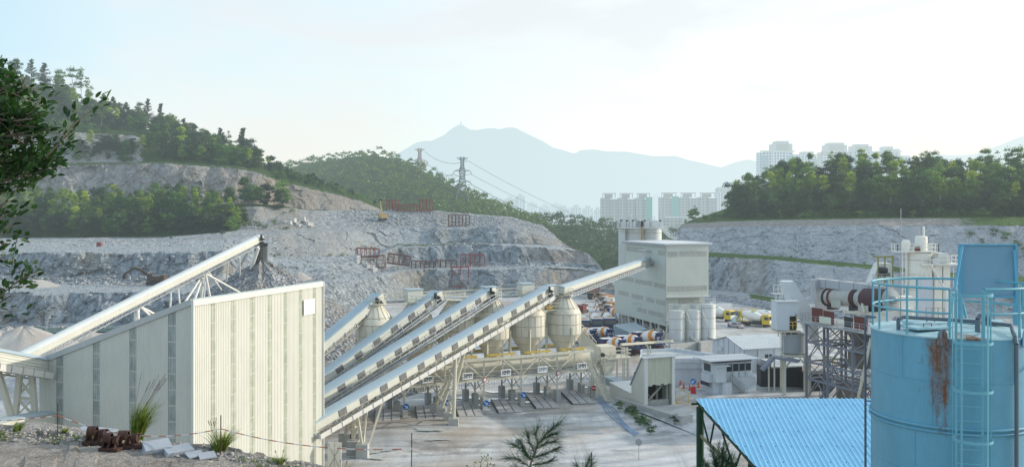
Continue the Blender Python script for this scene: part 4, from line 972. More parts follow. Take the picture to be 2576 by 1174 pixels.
def conveyor(label, p0, p1, w=1.7, h=.88, rise=.14, walk='panels', panels=True, group='conveyors feeding the bins', legs=(), truss=True, name='conveyor', roofm=None, head=True, wside=1, pstep=3.3, poff=1.5):
    p0 = Vector(p0); p1 = Vector(p1); d = (p1 - p0).normalized(); L = (p1 - p0).length
    r = d.cross(Vector((0, 0, 1))).normalized(); u = r.cross(d)
    t = thing(name, label, 'conveyor', (p0.x, p0.y, 0), group)
    q = lambda s, a, b: p0 + d * s + r * a + u * b
    # walls with shallow lengthwise ribs
    mb = MB(); prof = [(-w / 2, 0), (w / 2, 0)]
    k = 4
    for i in range(k): y0 = h * i / k; prof += [(w / 2 + .035, y0 + .04), (w / 2 + .035, y0 + h / k * .55), (w / 2, y0 + h / k * .65), (w / 2, y0 + h / k)]
    prof += [(-w / 2, h)]
    mb.prism([q(0, a, b) for a, b in prof], d * L); mb.build('side_cladding', WALL_W, t, smooth=0)
    mb = MB(); ro = [(-w / 2 - .1, h - .06), (w / 2 + .1, h - .06), (w / 2 + .1, h + .05)] + [(w / 2 * math.cos(a) * 1.05, h + .05 + rise * math.sin(a)) for a in (R(25), R(50), R(75), R(105), R(130), R(155))] + [(-w / 2 - .1, h + .05)]
    mb.prism([q(-.1, a, b) for a, b in ro], d * (L + .3)); mb.build('roof_cover', roofm or ROOF_W, t, smooth=40)
    if panels:
        s = poff
        while s < L - 2.2:
            mb = MB(); mb.beam(q(s, w / 2 + .06, h * .5), q(s + 1.15, w / 2 + .06, h * .5), .05, h * .92, up=u); mb.build('vent_panel', MESHP, t, smooth=0); s += pstep
    if truss:
        mb = MB(); b_ = -.55
        for a in (-w / 2 + .1, w / 2 - .1):
            mb.beam(q(0, a, b_), q(L, a, b_), .12); mb.beam(q(0, a, -.05), q(L, a, -.05), .12); s = 0; i = 0
            while s < L - 1.4: mb.beam(q(s, a, b_), q(s + 1.3, a, -.05), .06); mb.beam(q(s + 1.3, a, b_), q(s + 1.3, a, -.05), .06); s += 1.3
        mb.build('truss', RIBD if walk != 'long' else GREYS, t, smooth=0)
    o1 = w / 2 + .15; o2 = w / 2 + .9; zf = -.6
    if walk == 'panels':
        mb = MB(); mb.prism([q(0, o1, zf), q(0, o2, zf), q(0, o2, zf + .06), q(0, o1, zf + .06)], d * L); s = 0
        while s < L: mb.beam(q(s, w / 2, -.05), q(s, o2, zf), .07); s += 3.2
        mb.build('walkway', GREYS, t, smooth=0)
        mb = MB(); s = .1
        while s < L - 1.4: mb.beam(q(s, o2 + .03, zf + .2), q(s + 1.42, o2 + .03, zf + .2), .03, .55, up=u); s += 1.6
        mb.build('toe_panels', paint('pale_grey_panel', (.60, .60, .57), .5, dirt=.3), t, smooth=0)
        mb = MB(); s = 0
        while s < L: mb.beam(q(s, o2, zf - .15), q(s, o2, zf + .6), .07); s += 1.6
        mb.build('handrail', GREYS, t, smooth=0)
    elif walk == 'rail':
        mb = MB(); mb.prism([q(0, o1, zf), q(0, o2, zf), q(0, o2, zf + .2), q(0, o1, zf + .2)], d * L); mb.build('walkway', GREYS, t, smooth=0)
        mb = MB(); s = 0
        while s < L: mb.beam(q(s, o2, zf), q(s, o2, zf + 1.0), .07); s += 1.7
        mb.beam(q(0, o2, zf + 1.0), q(L, o2, zf + 1.0), .07); mb.beam(q(0, o2, zf + .55), q(L, o2, zf + .55), .05); mb.build('handrail', GREYS, t, smooth=0)
        mb = MB(); mb.tube(q(0, o2 - .3, zf + .35), q(L, o2 - .3, zf + .35), .1, n=6); mb.build('service_pipe', GREYS, t)
    elif walk == 'hang':
        mb = MB(); s = 1
        while s < L: mb.beam(q(s, w / 2 + .1, -.5), q(s, w / 2 + .1, .1), .12); s += 2.1
        mb.build('bracket', GREYS, t, smooth=0)
    if head:
        mb = MB(); mb.prism([q(L - .9, -w / 2 - .12, -.2), q(L + .3, -w / 2 - .12, -.6), q(L + .5, -w / 2 - .12, h * .9), q(L + .4, -w / 2 - .12, h + .03), q(L - .9, -w / 2 - .12, h + .03)], r * (w + .24)); mb.build('head_hood', WALL_W, t, smooth=0)
        mb = MB(); mb.lathe(q(L - .7, w / 2 + .15, .5), [(.25, 0), (.25, .35), (.15, .4), (.15, .6)], 10, d=r); mb.beam(q(L - 1.1, w / 2 + .3, -.1), q(L - .3, w / 2 + .3, -.1), .35, .35, up=u); mb.beam(q(L - 1.0, w / 2 + .35, .5), q(L - .9, w / 2 + .35, 1.3), .3); mb.build('drive_motor', DARK, t)
    for lg in legs: lg(t, q)
    return t, q, L
def back(p0, p1, m):
    d = (Vector(p1) - Vector(p0)).normalized(); return Vector(p0) - d * m
# four conveyors leaving the shed; levels are the gallery floors
c1a, c1b = at(820, 1058, 96), at(1376, 736, 131)
def tower_legs(t, q):
    pass
cv1, q1_, L1 = conveyor('nearest covered conveyor rising from the cream shed, with pale toe panels along its walkway', back(c1a, c1b, 2.6), c1b, walk='panels', poff=3.8)
c2a, c2b = at(820, 998, 104), at(1232, 738, 128)
conveyor('second nearest covered conveyor from the shed, ending over the third bin from the right', back(c2a, c2b, 11), c2b, walk='rail', poff=12.3)
c3a, c3b = at(820, 952, 110), at(1098, 748, 124)
conveyor('third covered conveyor from the shed, ending over the second bin from the left', back(c3a, c3b, 15), c3b, walk='rail', poff=16.2)
c4a, c4b = at(820, 868, 114), at(951, 757, 121)
conveyor('shortest covered conveyor without windows, ending over the leftmost bin', back(c4a, c4b, 15), c4b, walk='hang', panels=False, w=1.8, h=1.0)

# supports of the nearest conveyor (parts of it)
def ped(mb, p, s=1.0, h=1.3): mb.box((p[0], p[1], h / 2 - .2), (s, s, h + .4))
up_ = Vector((0, 0, 1))
def gl(x, y, d=None):
    p = gp(x, y) if d is None else Vector(((x - 1288) / F * d, d, 0)); return p
def nearest(q, L, P, a):
    """point of the conveyor line (side offset a) above plan point P"""
    best = min((i * .5 for i in range(int(L * 2))), key=lambda s: (q(s, a, 0).xy - P.xy).length); return q(best, a, -.55)
mb = MB(); pd = MB(); feet = [gp(1094, 1040), gp(1110, 1048), gp(1128, 1062), gp(1141, 1076)]
for i, f in enumerate(feet):
    top = nearest(q1_, L1, f, -.9 if i < 2 else .9); mb.tube(f + up_ * 1.0, top, .24, n=10); part('footing', CONCP, lambda m_: ped(m_, f, 1.25, 1.3), cv1)
for i in range(7):
    z = 1.6 + i * 1.35
    a = feet[0].lerp(nearest(q1_, L1, feet[0], -.9), 0); 
    pa_ = Vector((feet[0].x, feet[0].y, z)); pb_ = Vector((feet[1].x, feet[1].y, z + .7)); mb.beam(pa_, pb_, .1); mb.beam(pb_, pa_ + up_ * 1.35, .1)
    pc_ = Vector((feet[2].x, feet[2].y, z)); pd_ = Vector((feet[3].x, feet[3].y, z + .7)); mb.beam(pc_, pd_, .12); mb.beam(pd_, pc_ + up_ * 1.35, .12)
mb.build('trestle', CREAM, cv1)
mb = MB(); pd = MB(); tops = []
for (x, y, xt, a) in [(868, 1118, 873, -.9), (888, 1140, 889, -.9), (903, 1118, 905, .9), (912, 1148, 893, .9)]:
    f = gp(x, y); s = min((i * .25 for i in range(int(L1 * 2))), key=lambda s: abs(1288 + q1_(s, a, 0).x * F / q1_(s, a, 0).y - xt)); tp = q1_(s, a, -.55)
    mb.beam(f + up_ * .8, tp, .3); part('footing', CONCP, lambda m_: ped(m_, f, 1.3, 1.5), cv1); tops.append((f, tp))
for (f, tp), (g, tq) in zip(tops[:-1], tops[1:]): mb.beam(f.lerp(tp, .3), g.lerp(tq, .75), .13); mb.beam(f.lerp(tp, .55), g.lerp(tq, .55), .16); mb.beam(f.lerp(tp, .75), g.lerp(tq, .3), .13)
for (x, y, xt) in [(912, 1142, 952), (928, 1135, 965)]:
    f = gp(x, y); s = min((i * .25 for i in range(int(L1 * 2))), key=lambda s: abs(1288 + q1_(s, .9, 0).x * F / q1_(s, .9, 0).y - xt)); mb.beam(f + up_ * .8, q1_(s, .9 if xt > 960 else -.9, -.55), .2)
mb.build('trestle', CREAM, cv1, smooth=0)

# long stockpile conveyor behind the shed
l0, l1 = at(30, 921, 95), at(652, 606, 150)
SMOOTHW = paint('smooth_white_cover', (.56, .60, .60), .4, dirt=.15)
lc, ql, Ll = conveyor('long slender covered conveyor passing behind the cream shed up to the gravel heap', back(l0, l1, 12), l1, w=1.2, h=.72, rise=.34, walk='long', panels=False, roofm=SMOOTHW, group=None)
def sx(q, L, x, a, b):
    s = min((i * .25 for i in range(int(L * 4))), key=lambda s: abs(1288 + q(s, a, b).x * F / q(s, a, b).y - x)); return q(s, a, b)
WT = paint('white_tube', (.72, .72, .68), .5, dirt=.2)
def strut(mb, xa, xb, yb, dd=0, r=.19, a=0):
    p = sx(ql, Ll, xa, a, -.6); mb.tube(p, at(xb, yb, p.y + dd), r, n=8)
mb = MB()
for xa, xb, a in [(343, 335, -.7), (345, 352, .7)]: strut(mb, xa, xb, 900, 1 if a < 0 else -1, .22, a)
strut(mb, 352, 470, 832, 8, .17); strut(mb, 350, 440, 850, 6, .17); strut(mb, 352, 346, 815, 0, .1)
strut(mb, 431, 425, 790 + 60, 0, .14, .7); strut(mb, 447, 462, 855, 0, .14, -.7)
mb.build('support_bent', WT, lc); mb = MB()
strut(mb, 512, 400, 860, -10, .15); strut(mb, 514, 460, 840, -6, .16); strut(mb, 514, 498, 830, 2, .2, -.7); strut(mb, 518, 545, 835, 2, .2, .7); strut(mb, 518, 510, 800, 0, .12)
strut(mb, 520, 606, 737, 9, .17, .7); strut(mb, 520, 562, 736, 10, .15, -.7)
mb.build('support_bent', WT, lc); mb = MB()
strut(mb, 650, 590, 800, 4, .30, .8); strut(mb, 628, 530, 800, 12, .28, -.8)
strut(mb, 601, 606, 737, 9, .14, .6); strut(mb, 575, 566, 745, 8, .14, -.6); mb.build('support_bent', WT, lc)
hp = ql(Ll + .6, 0, -.5); mb = MB(); rs = random.Random(3)
for i in range(26):
    a = i / 26 * 6.283; p = hp + Vector((1.05 * math.cos(a), 1.05 * math.sin(a), 0)); q = p + Vector((rs.uniform(-.05, .05), rs.uniform(-.05, .05), -3.9 + rs.uniform(-.3, .2))); mb.beam(p, q, .2, .05)
mb.lathe(hp - up_ * 3.7, [(.95, 0), (1.0, 3.7)], 14); mb.build('dust_curtain', paint('dark_dust_curtain', (.13, .15, .16), .8, dirt=.9, dirt_c=(.30, .31, .31)), lc, smooth=0)
mb = MB(); pp = ql(Ll - 1.5, 1.2, -.6); rr_ = (hp - pp); mb.box((hp.x + .7, hp.y, hp.z + .05), (3.4, 2.6, .12)); mb.rail([(hp.x - .9, hp.y - 1.3, hp.z + .1), (hp.x + 2.4, hp.y - 1.3, hp.z + .1), (hp.x + 2.4, hp.y + 1.3, hp.z + .1)], 1.0, .03, (.5,), 1.0); mb.build('head_platform', GREYS, lc, smooth=0)
mb = MB(); mb.tube(ql(Ll - 1, 0, 1.3), ql(Ll - 1, 0, 1.3) + up_ * 1.8, .05, n=5); mb.build('rod', GREYS, lc)

# low covered conveyor at the far left with its trestle, and the one below it
k0, k1 = at(-160, 893, 66), at(104, 936, 79.5)
kc, qk, Lk = conveyor('short low covered conveyor entering the left end of the cream shed', k0, k1, w=2.0, h=1.0, rise=.3, walk='panels', panels=False, group=None, head=False)
mb = MB()
for xa, ya, xb, yb, d in [(-6, 930, 38, 1075, 75), (50, 938, 33, 1095, 77), (80, 942, 93, 1095, 77.5)]: mb.beam(at(xa, ya, d), at(xb, yb, d), .42)
L_, R_ = (at(48, 950, 77), at(34, 1095, 77)), (at(80, 950, 77.5), at(92, 1095, 77.5))
for a, b in ((.02, .35), (.35, .35), (.35, .68), (.68, .68), (.68, .98)): mb.beam(L_[0].lerp(L_[1], a), R_[0].lerp(R_[1], b), .2); 
for a, b in ((.35, .02), (.68, .35), (.98, .68)): mb.beam(L_[0].lerp(L_[1], a), R_[0].lerp(R_[1], b), .13)
mb.build('trestle', CREAM, kc, smooth=0)
BLUEG = paint('blue_grey_sheet', (.36, .44, .48), .5, dirt=.3)
j0, j1 = at(-60, 1100, 66), at(106, 1068, 77)
conveyor('blue-grey covered belt lying low below the left end of the shed', j0, j1, w=2.0, h=1.0, walk='none', panels=False, group=None, head=False, truss=False, roofm=BLUEG)

# crushed rock heap and sand heaps
def heap_mat(name, cols, scale, bs=.9):
    m, n, l = new_mat(name); v = mapping(n, l, (1, 1, 1), coord='World')
    vo = n.new('ShaderNodeTexVoronoi'); vo.inputs['Scale'].default_value = scale; l.new(v, vo.inputs['Vector'])
    s = n.new('ShaderNodeSeparateColor'); l.new(vo.outputs['Color'], s.inputs[0]); t = noise_node(n, l, v, .18, 5, .6)
    c = ramp(n, l, s.outputs[0], [(0, cols[0]), (.55, cols[1]), (1, cols[2])]).outputs[0]
    f = ramp(n, l, t.outputs['Fac'], [(.46, (0, 0, 0)), (.62, (.6, .6, .6))]); c = mixc(n, l, f.outputs[0], c, cols[3])
    p = n.new('ShaderNodeBsdfPrincipled'); l.new(c, p.inputs['Base Color']); p.inputs['Roughness'].default_value = .95; p.inputs['Specular IOR Level'].default_value = .1
    l.new(bump(n, l, vo.outputs['Distance'], bs, .35), p.inputs['Normal']); return finish(m, n, l, p.outputs[0])
STONE = heap_mat('crushed_blue_stone', [(.11, .12, .135), (.23, .245, .265), (.42, .44, .46), (.26, .25, .225)], 2.4)
SAND = heap_mat('pale_sand', [(.36, .35, .34), (.42, .41, .39), (.46, .45, .43), (.36, .32, .28)], 6.0, .3)
def heap(name, c, Rr, H, mat, label, group=None, nr=90, na=220, amp=.45, cellk=1.6, seed=0, sharp=.06):
    rr = np.linspace(0, 1, nr)[:, None]; aa = np.linspace(0, 2 * np.pi, na, endpoint=False)[None, :]
    X = rr * Rr * np.cos(aa); Y = rr * Rr * np.sin(aa); Z = H * (1 - np.sqrt(rr ** 2 + sharp ** 2) / math.sqrt(1 + sharp ** 2)) + 0 * aa
    P = np.stack([X.ravel(), Y.ravel(), Z.ravel()], 1); W_ = P + np.array(c)
    w = (.15 + .85 * rr + 0 * aa).ravel(); lob = fbm(np.stack([np.cos(aa + 0 * rr).ravel() * 2, np.sin(aa + 0 * rr).ravel() * 2, (rr * 2 + 0 * aa).ravel()], 1), 3, seed)
    P[:, 2] *= 1 + .16 * lob
    v, _ = cells(W_ * cellk, seed + 1); v2, _ = cells(W_ * cellk * .45, seed + 5)
    P[:, 2] += amp * (v - .5) * w + amp * .25 * (v2 - .5) * w - .25 * (rr + 0 * aa).ravel()
    P += 0; idx = np.arange(nr * na).reshape(nr, na); nx = np.roll(idx, -1, 1)
    Fc = np.stack([idx[:-1].ravel(), idx[1:].ravel(), nx[1:].ravel(), nx[:-1].ravel()], 1)
    o = link(name, arr_mesh(name, P, Fc, mat, amp < .2), loc=c); tag(o, label, 'heap', group); return o
ap = at(664, 660, 150)
heap('gravel_heap', (hp.x, hp.y, -.3), 34.0, 19.9, STONE, 'huge cone of crushed blue-grey stone under the head of the long conveyor', nr=200, na=620, amp=.28, cellk=2.6, seed=4, sharp=.02)
for x, y, Rr, H, s_ in [(60, 895, 15, 6.2, 1), (150, 905, 11, 4.6, 2), (-60, 900, 16, 6.8, 3), (225, 868, 8, 3.4, 4), (20, 870, 10, 4.4, 5), (195, 895, 7, 2.8, 6)]:
    p = gp(x, y); heap('sand_heap', (p.x, p.y, -.2), Rr, H, SAND, {1: 'broad smooth sand heap left of the pond behind the long conveyor', 2: 'low sand heap just under the long conveyor left of the shed', 3: 'tall sand heap cut by the left edge of the photo', 4: 'small sand heap at the edge of the green pond',
         5: 'sand heap farthest back against the lower rock face', 6: 'smallest sand heap between the long conveyor and the shed roof'}[s_], 'sand heaps by the pond', 50, 120, .12, .5, seed=s_)
for x, y, dd, Rr, H, lb in [(752, 664, 262, 5.5, 3.2, 'grey sand heap beside the haul road behind the gravel heap'), (560, 700, 240, 8, 4.2, 'sunlit sand heap on the bench seen through the long conveyor struts'), (600, 705, 236, 6, 3.0, 'smaller sand heap on the bench next to the sunlit one'), (90, 722, 236, 9, 3.2, 'wide grey sand heap on the left bench below the dark excavator')]:
    X = (x - 1288) / F * dd; heap('sand_heap', (X, dd, on(LOWB, X, dd) - .8), Rr, H, SAND, lb, 'sand heaps on the benches', 40, 90, .12, .5, seed=int(x))

# ---- the six bins
uB = Vector((.8960, .4446, 0)).normalized(); nB = Vector((uB.y, -uB.x, 0))
bins = [Vector(((x - 1288) / F * d, d, 0)) for x, d in zip((945, 1045, 1145, 1237, 1328, 1418), np.interp((945, 1045, 1145, 1237, 1328, 1418), (945, 1418), (120, 133)))]
where = ['leftmost of the row, under the shortest conveyor', 'second from the left, largely behind the third conveyor', 'third from the left, hidden behind two conveyors', 'third from the right, over the 10MM sign', 'second from the right, beside the nearest conveyor head', 'rightmost of the row, with railed platform on its top']
proto = None
for i, c in enumerate(bins):
    lab = 'cream steel bin, ' + where[i]
    if proto is None:
        t = thing('aggregate_bin', lab, 'storage bin', (0, 0, 0), 'cream bins in a row on the gantry')
        mb = MB(); mb.lathe((0, 0, 0), [(1.1, 6.5), (1.15, 7.1), (2.62, 9.3), (2.62, 12.3), (2.3, 12.95), (1.05, 14.7), (1.05, 14.95)], 48); mb.build('shell', CREAM2, t, smooth=30)
        for z, r in ((9.3, 2.64), (10.8, 2.64), (12.3, 2.64), (13.2, 2.15), (8.2, 1.9)):
            mb = MB(); mb.torus((0, 0, z), r, .05, 40, 5); mb.build('ring', RIBD, t)
        mb = MB()
        for k in range(16):
            a = k / 16 * 6.283; p = Vector((math.cos(a), math.sin(a), 0)); mb.beam(p * 2.63 + up_ * 9.3, p * 2.63 + up_ * 12.3, .05); mb.beam(p * 2.34 + up_ * 12.95, p * 1.08 + up_ * 14.7, .04)
        mb.build('seam', RIBD, t, smooth=0)
        for k in range(4):
            a = k * 1.5708 + .46; p = Vector((math.cos(a), math.sin(a), 0)); mb = MB(); mb.beam(p * 2.72 + up_ * 6.9, p * 2.72 + up_ * 10.4, .24); mb.build('leg', CREAM, t, smooth=0)
        mb = MB(); mb.lathe((0, 0, 14.95), [(1.5, 0), (1.5, .08)], 20); mb.build('platform', CREAM, t)
        mb = MB(); mb.torus((0, 0, 15.95), 1.45, .035, 24, 5); mb.torus((0, 0, 15.5), 1.45, .03, 24, 5)
        for k in range(12): a = k / 12 * 6.283; mb.beam((1.45 * math.cos(a), 1.45 * math.sin(a), 15), (1.45 * math.cos(a), 1.45 * math.sin(a), 16), .05)
        mb.build('guard_rail', CREAM, t, smooth=0); proto = t; t.location = c
    else: copy_tree(proto, c, .3 * i, lab)
# catwalk linking the bin tops
b0, b5 = bins[0] + up_ * 14.9, bins[5] + up_ * 14.9
cw = thing('catwalk', 'long railed catwalk linking the tops of the six bins', 'walkway', b0); off = -nB * 1.9
mb = MB(); mb.beam(b0 + off + up_ * .05, b5 + off + up_ * .05, 1.0, .25); mb.build('deck', GREYS, cw, smooth=0)
for s, k_ in ((-.5, 1), (.5, 2)):
    mb = MB(); o_ = off + nB * s + up_ * .15; mb.rail([b0 + o_, b5 + o_], 1.05, .035, (.5,), 1.7); mb.build('handrail', CREAM, cw, smooth=0)
# housings on the bin tops
for i, (w_, h_) in {1: (2.2, 1.6), 3: (2.0, 1.5), 4: (2.0, 1.8), 5: (1.6, 1.4)}.items():
    c = bins[i] + up_ * (15.05 + h_ / 2) - nB * .3 - uB * (.2 if i != 5 else 1.9); t = thing('transfer_house', 'pale sheet-clad transfer housing on the top of the %s' % ['', 'second bin from the left', '', 'third bin from the right', 'second bin from the right', 'rightmost bin'][i], 'housing', c - up_ * h_ / 2, 'transfer housings on the bins')
    mb = MB(); mb.box(c, (w_, 1.8, h_), math.atan2(uB.y, uB.x)); mb.build('cladding', WALL_W, t, smooth=0); mb = MB(); mb.box(c + up_ * (h_ / 2 + .06), (w_ + .25, 2.05, .12), math.atan2(uB.y, uB.x)); mb.build('roof', ROOF_W, t, smooth=0)
mb = MB(); c = bins[5] - uB * 2.9 + up_ * 13.3 + nB * .6
hb = thing('yellow_gearbox', 'small yellow motor housing on the platform between the two rightmost bins', 'motor', c - up_ * .5); mb.box(c, (1.0, .8, .5), .46); mb.lathe(c + up_ * .2, [(.25, 0), (.2, .6)], 10); mb.build('casing', YELLOWB, hb); mb = MB(); mb.box(c - up_ * .35, (2.6, 1.6, .12), .46); mb.rail([c - uB * 1.3 + nB * .8 - up_ * .3, c + uB * 1.3 + nB * .8 - up_ * .3], 1, .03); mb.build('platform', CREAM, hb, smooth=0)

# gantry that carries the bins
G0 = bins[0]; row = (bins[5] - bins[0]).length; gt = thing('bin_gantry', 'long cream steel gantry with cross-braced front carrying the row of bins', 'gantry', G0)
gq = lambda s, a, z: G0 + uB * s + nB * a + up_ * z
sp_ = row / 5; cols = [sp_ * (i - .5) for i in range(7)]; s0_, s1_ = cols[0] - .3, cols[-1] + .3
def gmb(fn, name, mat, sm=0): mb = MB(); fn(mb); return mb.build(name, mat, gt, smooth=sm)
for a in (3.2, .2, -3.2):
    for i, s in enumerate(cols):
        gmb(lambda mb: mb.beam(gq(s, a, 1.5), gq(s, a, 6.8), .26), 'column', CREAM)
        gmb(lambda mb: mb.box(gq(s, a, .65), (.7, .95, 1.9), math.atan2(uB.y, uB.x)), 'pedestal', CONCP)
gmb(lambda mb: [mb.beam(gq(s0_, a, 6.85), gq(s1_, a, 6.85), .26, .34) for a in (3.2, -3.2)], 'top_beam', CREAM)
gmb(lambda mb: [mb.beam(gq(s0_, a, 4.05), gq(s1_, a, 4.05), .24, .34) for a in (3.25, .2, -3.2)], 'lower_beam', CREAM)
gmb(lambda mb: mb.hexa([gq(s0_, 3.1, 3.9), gq(s1_, 3.1, 3.9), gq(s1_, -3.1, 3.9), gq(s0_, -3.1, 3.9), gq(s0_, 3.1, 4.0), gq(s1_, 3.1, 4.0), gq(s1_, -3.1, 4.0), gq(s0_, -3.1, 4.0)]), 'deck', GREYS)
def braces(mb):
    for s in cols[:-1]:
        m_ = s + sp_ / 2; mb.beam(gq(s, 3.2, 4.2), gq(m_, 3.2, 6.7), .16); mb.beam(gq(s + sp_, 3.2, 4.2), gq(m_, 3.2, 6.7), .16); mb.beam(gq(m_, 3.2, 4.1), gq(m_, 3.2, 9.4), .2)
    for s in cols:
        mb.beam(gq(s, 3.2, 2.9), gq(s - .9, 3.2, 3.9), .12); mb.beam(gq(s, 3.2, 2.9), gq(s + .9, 3.2, 3.9), .12)
        for a in (3.2, .2): mb.beam(gq(s, a, 2.0), gq(s, a - 3.2, 3.9), .1); mb.beam(gq(s, a - 3.2, 2.0), gq(s, a, 3.9), .1)
gmb(braces, 'bracing', CREAM)
gmb(lambda mb: mb.rail([gq(s0_, 3.45, 4.1), gq(s1_, 3.45, 4.1)], 1.05, .03, (.5,), 1.2), 'handrail', CREAM)
def tank_row(mb):
    mb.lathe(gq(s0_ - .5, 1.0, 5.6), [(1.1, 0), (1.1, (s1_ - s0_) + 1.0)], 22, d=uB)
gmb(tank_row, 'collecting_hopper', CREAM2, 35)
for i in range(1, 6):
    gmb(lambda mb: [mb.beam(gq(sp_ * i + x, 2.0, 3.85), gq(sp_ * i + x, 2.0, 3.0 - .15 * (j % 3)), .24, .03) for j, x in enumerate(np.arange(-1.2, 1.3, .25))], 'rubber_skirt', RUBBER)
for i in range(6):
    for a in (-2.3, 2.5): gmb(lambda mb: mb.beam(gq(sp_ * i - 2.2, a, 7.25), gq(sp_ * i + 2.2, a, 7.25), .25, .3), 'yellow_skid', YELLOWB)
BANG = math.atan2(uB.y, uB.x)
def text_obj(s, pos, size, rz, mat, parent, name='lettering', bold=.012, tilt=90, align='CENTER', sx_=1.0):
    cu = bpy.data.curves.new(name + '_curve', 'FONT'); cu.body = s; cu.size = size; cu.align_x = align; cu.align_y = 'CENTER'; cu.offset = bold; cu.extrude = .012; cu.materials.append(mat)
    c0 = bpy.data.objects.new('c', cu); me = bpy.data.meshes.new_from_object(c0); bpy.data.objects.remove(c0); me.materials.clear(); me.materials.append(mat); o = bpy.data.objects.new(name, me); COL.objects.link(o); o.rotation_euler = (R(tilt), 0, rz); o.scale = (sx_, 1, 1)
    if parent is not None: o.parent = parent; o.location = Vector(pos) - wloc(parent)
    else: o.location = pos
    return o
for i, s in ((1, '20MM'), (2, '20MM'), (3, '10MM'), (4, '5MM'), (5, '5MM')):
    c = gq(sp_ * i + (1.0 if i == 5 else .3), 3.62, 4.85); mb = MB(); mb.box(c, (1.55, .06, .92), BANG); sg = mb.build('size_sign', WHITEP, gt, smooth=0)
    if True: sg['label'] = {1: 'white sign partly behind the nearest conveyor', 2: 'white sign reading 20MM', 3: 'white sign reading 10MM', 4: 'faded white sign reading 5MM under the second bin from the right', 5: 'white sign reading 5MM at the right end'}[i]
    text_obj(s, c + nB * .05, .88, BANG, BLACKP if i != 4 else paint('faded_lettering', (.20, .24, .30), .6), sg, bold=.0, sx_=.60 if len(s) == 4 else .74)
# weighbridge plates between the pedestals
WB = paint('weighbridge_plate', (.50, .52, .53), .7, dirt=.7, dirt_c=(.30, .20, .14), streak=False)
for i in range(6):
    wd = Vector((.14, -.99, 0)); wp = Vector((.99, .14, 0)); c = G0 + uB * (sp_ * (i + .12)) + nB * 2.9; z = on(YB, c.x, c.y) + .12
    t = thing('weighbridge', 'steel-plated weighbridge in the lane below the %s' % (['leftmost bin', 'second bin from the left', 'third bin from the left', '10MM sign', 'faded 5MM sign', 'rightmost bin'][i]), 'weighbridge', (c.x, c.y, z - .2), 'weighbridges under the bins')
    mb = MB(); mb.box((c.x, c.y, z), (3.3, 8.4, .1), .14); mb.build('plate', WB, t, smooth=0); mb = MB()
    for s in (-.55, .55):
        p = c + wp * s; mb.beam(p - wd * 4.2 + up_ * (z + .06), p + wd * 4.2 + up_ * (z + .06), .07, .05)
    mb.beam(c - wp * 1.7 - wd * 4.2 + up_ * (z - .02), c - wp * 1.7 + wd * 4.2 + up_ * (z - .02), .14, .3); mb.build('guide_rail', DARK, t, smooth=0)
# ------------------------------------------------------------------ batching plant and right side
PLW = paint('sage_cladding', (.53, .56, .50), .6, dirt=.25, dirt_c=(.38, .40, .35))
PLD = paint('stained_window_band', (.44, .45, .40), .5, dirt=.9, dirt_c=(.25, .24, .20), scale=2.2)
WHT = paint('white_tank_paint', (.66, .68, .66), .5, dirt=.3, dirt_c=(.38, .38, .34))
WHTC = paint('chalky_white_wall', (.60, .63, .66), .7, dirt=.35)
CORR = paint('white_corrugated_roof', (.62, .65, .66), .5, dirt=.2)
GLS = glassy('dark_window_glass')
PO = Vector((32.4, 186, 0)); PL = Vector((-.275, .964, 0)).normalized(); PR = Vector((PL.y, -PL.x, 0))
pq = lambda s, a, z: PO + PL * s + PR * a + up_ * z       # s back along the left face, a to the right
pl = thing('batching_plant', 'tall sage-green clad concrete batching plant raised on steel legs, centre right', 'factory building', PO)
def block(mb, f, s0, s1, a0, a1, z0, z1): mb.hexa([f(s0, a0, z0), f(s0, a1, z0), f(s1, a1, z0), f(s1, a0, z0), f(s0, a0, z1), f(s0, a1, z1), f(s1, a1, z1), f(s1, a0, z1)])
part('upper_wall', PLW, lambda mb: block(mb, pq, 0, 21.7, 0, 9.8, 9.8, 20.7), pl)
part('lower_wall', PLW, lambda mb: (block(mb, pq, .9, 21.7, .002, 9.0, 3.6, 9.8), block(mb, pq, 21.7, 28.2, 0, 9.8, 3.5, 13.2)), pl)
part('side_wall', PLW, lambda mb: block(mb, pq, 0, .9, 0, .12, 3.6, 9.8), pl)
part('roof', CORR, lambda mb: mb.hexa([pq(-.5, -.5, 20.7), pq(-.5, 10.4, 20.7), pq(22, 10.4, 20.7), pq(22, -.5, 20.7), pq(-.5, -.5, 20.95), pq(-.5, 10.4, 21.1), pq(22, 10.4, 21.1), pq(22, -.5, 20.95)]), pl)
part('lower_roof', CORR, lambda mb: block(mb, pq, 21.75, 28.6, -.4, 10, 13.2, 13.4), pl)
part('ledge', WHT, lambda mb: block(mb, pq, -.35, .05, -.2, 10.1, 9.65, 9.85), pl)
part('gutter', GREYS, lambda mb: (mb.beam(pq(-.5, -.55, 20.6), pq(22, -.55, 20.6), .28, .35), mb.tube(pq(-.1, -.15, 4), pq(-.1, -.15, 20.6), .09)), pl)
for s0, s1, z in [(.6, 4.0, 18.4), (11.5, 21, 18.6), (.5, 6, 11.4), (7, 16, 11.5), (17, 27.8, 11.6), (.6, 5, 7.9), (6, 10, 7.9), (12, 18, 8.0), (20, 26, 8.1), (.8, 9, 5.2), (10, 15, 5.2)]:
    part('window_band', PLD, lambda mb: block(mb, pq, s0, s1, -.05, .01, z, z + 1.0), pl)
for a0, a1, z, s_ in [(.3, 2.6, 18.2, 0), (3.0, 9.3, 18.3, 0), (.3, 9.4, 11.0, 0), (3.2, 8.8, 8.2, .9)]:
    part('window_band', PLD, lambda mb: block(mb, pq, s_ - .05, s_ + .01, a0, a1, z, z + 1.0), pl)
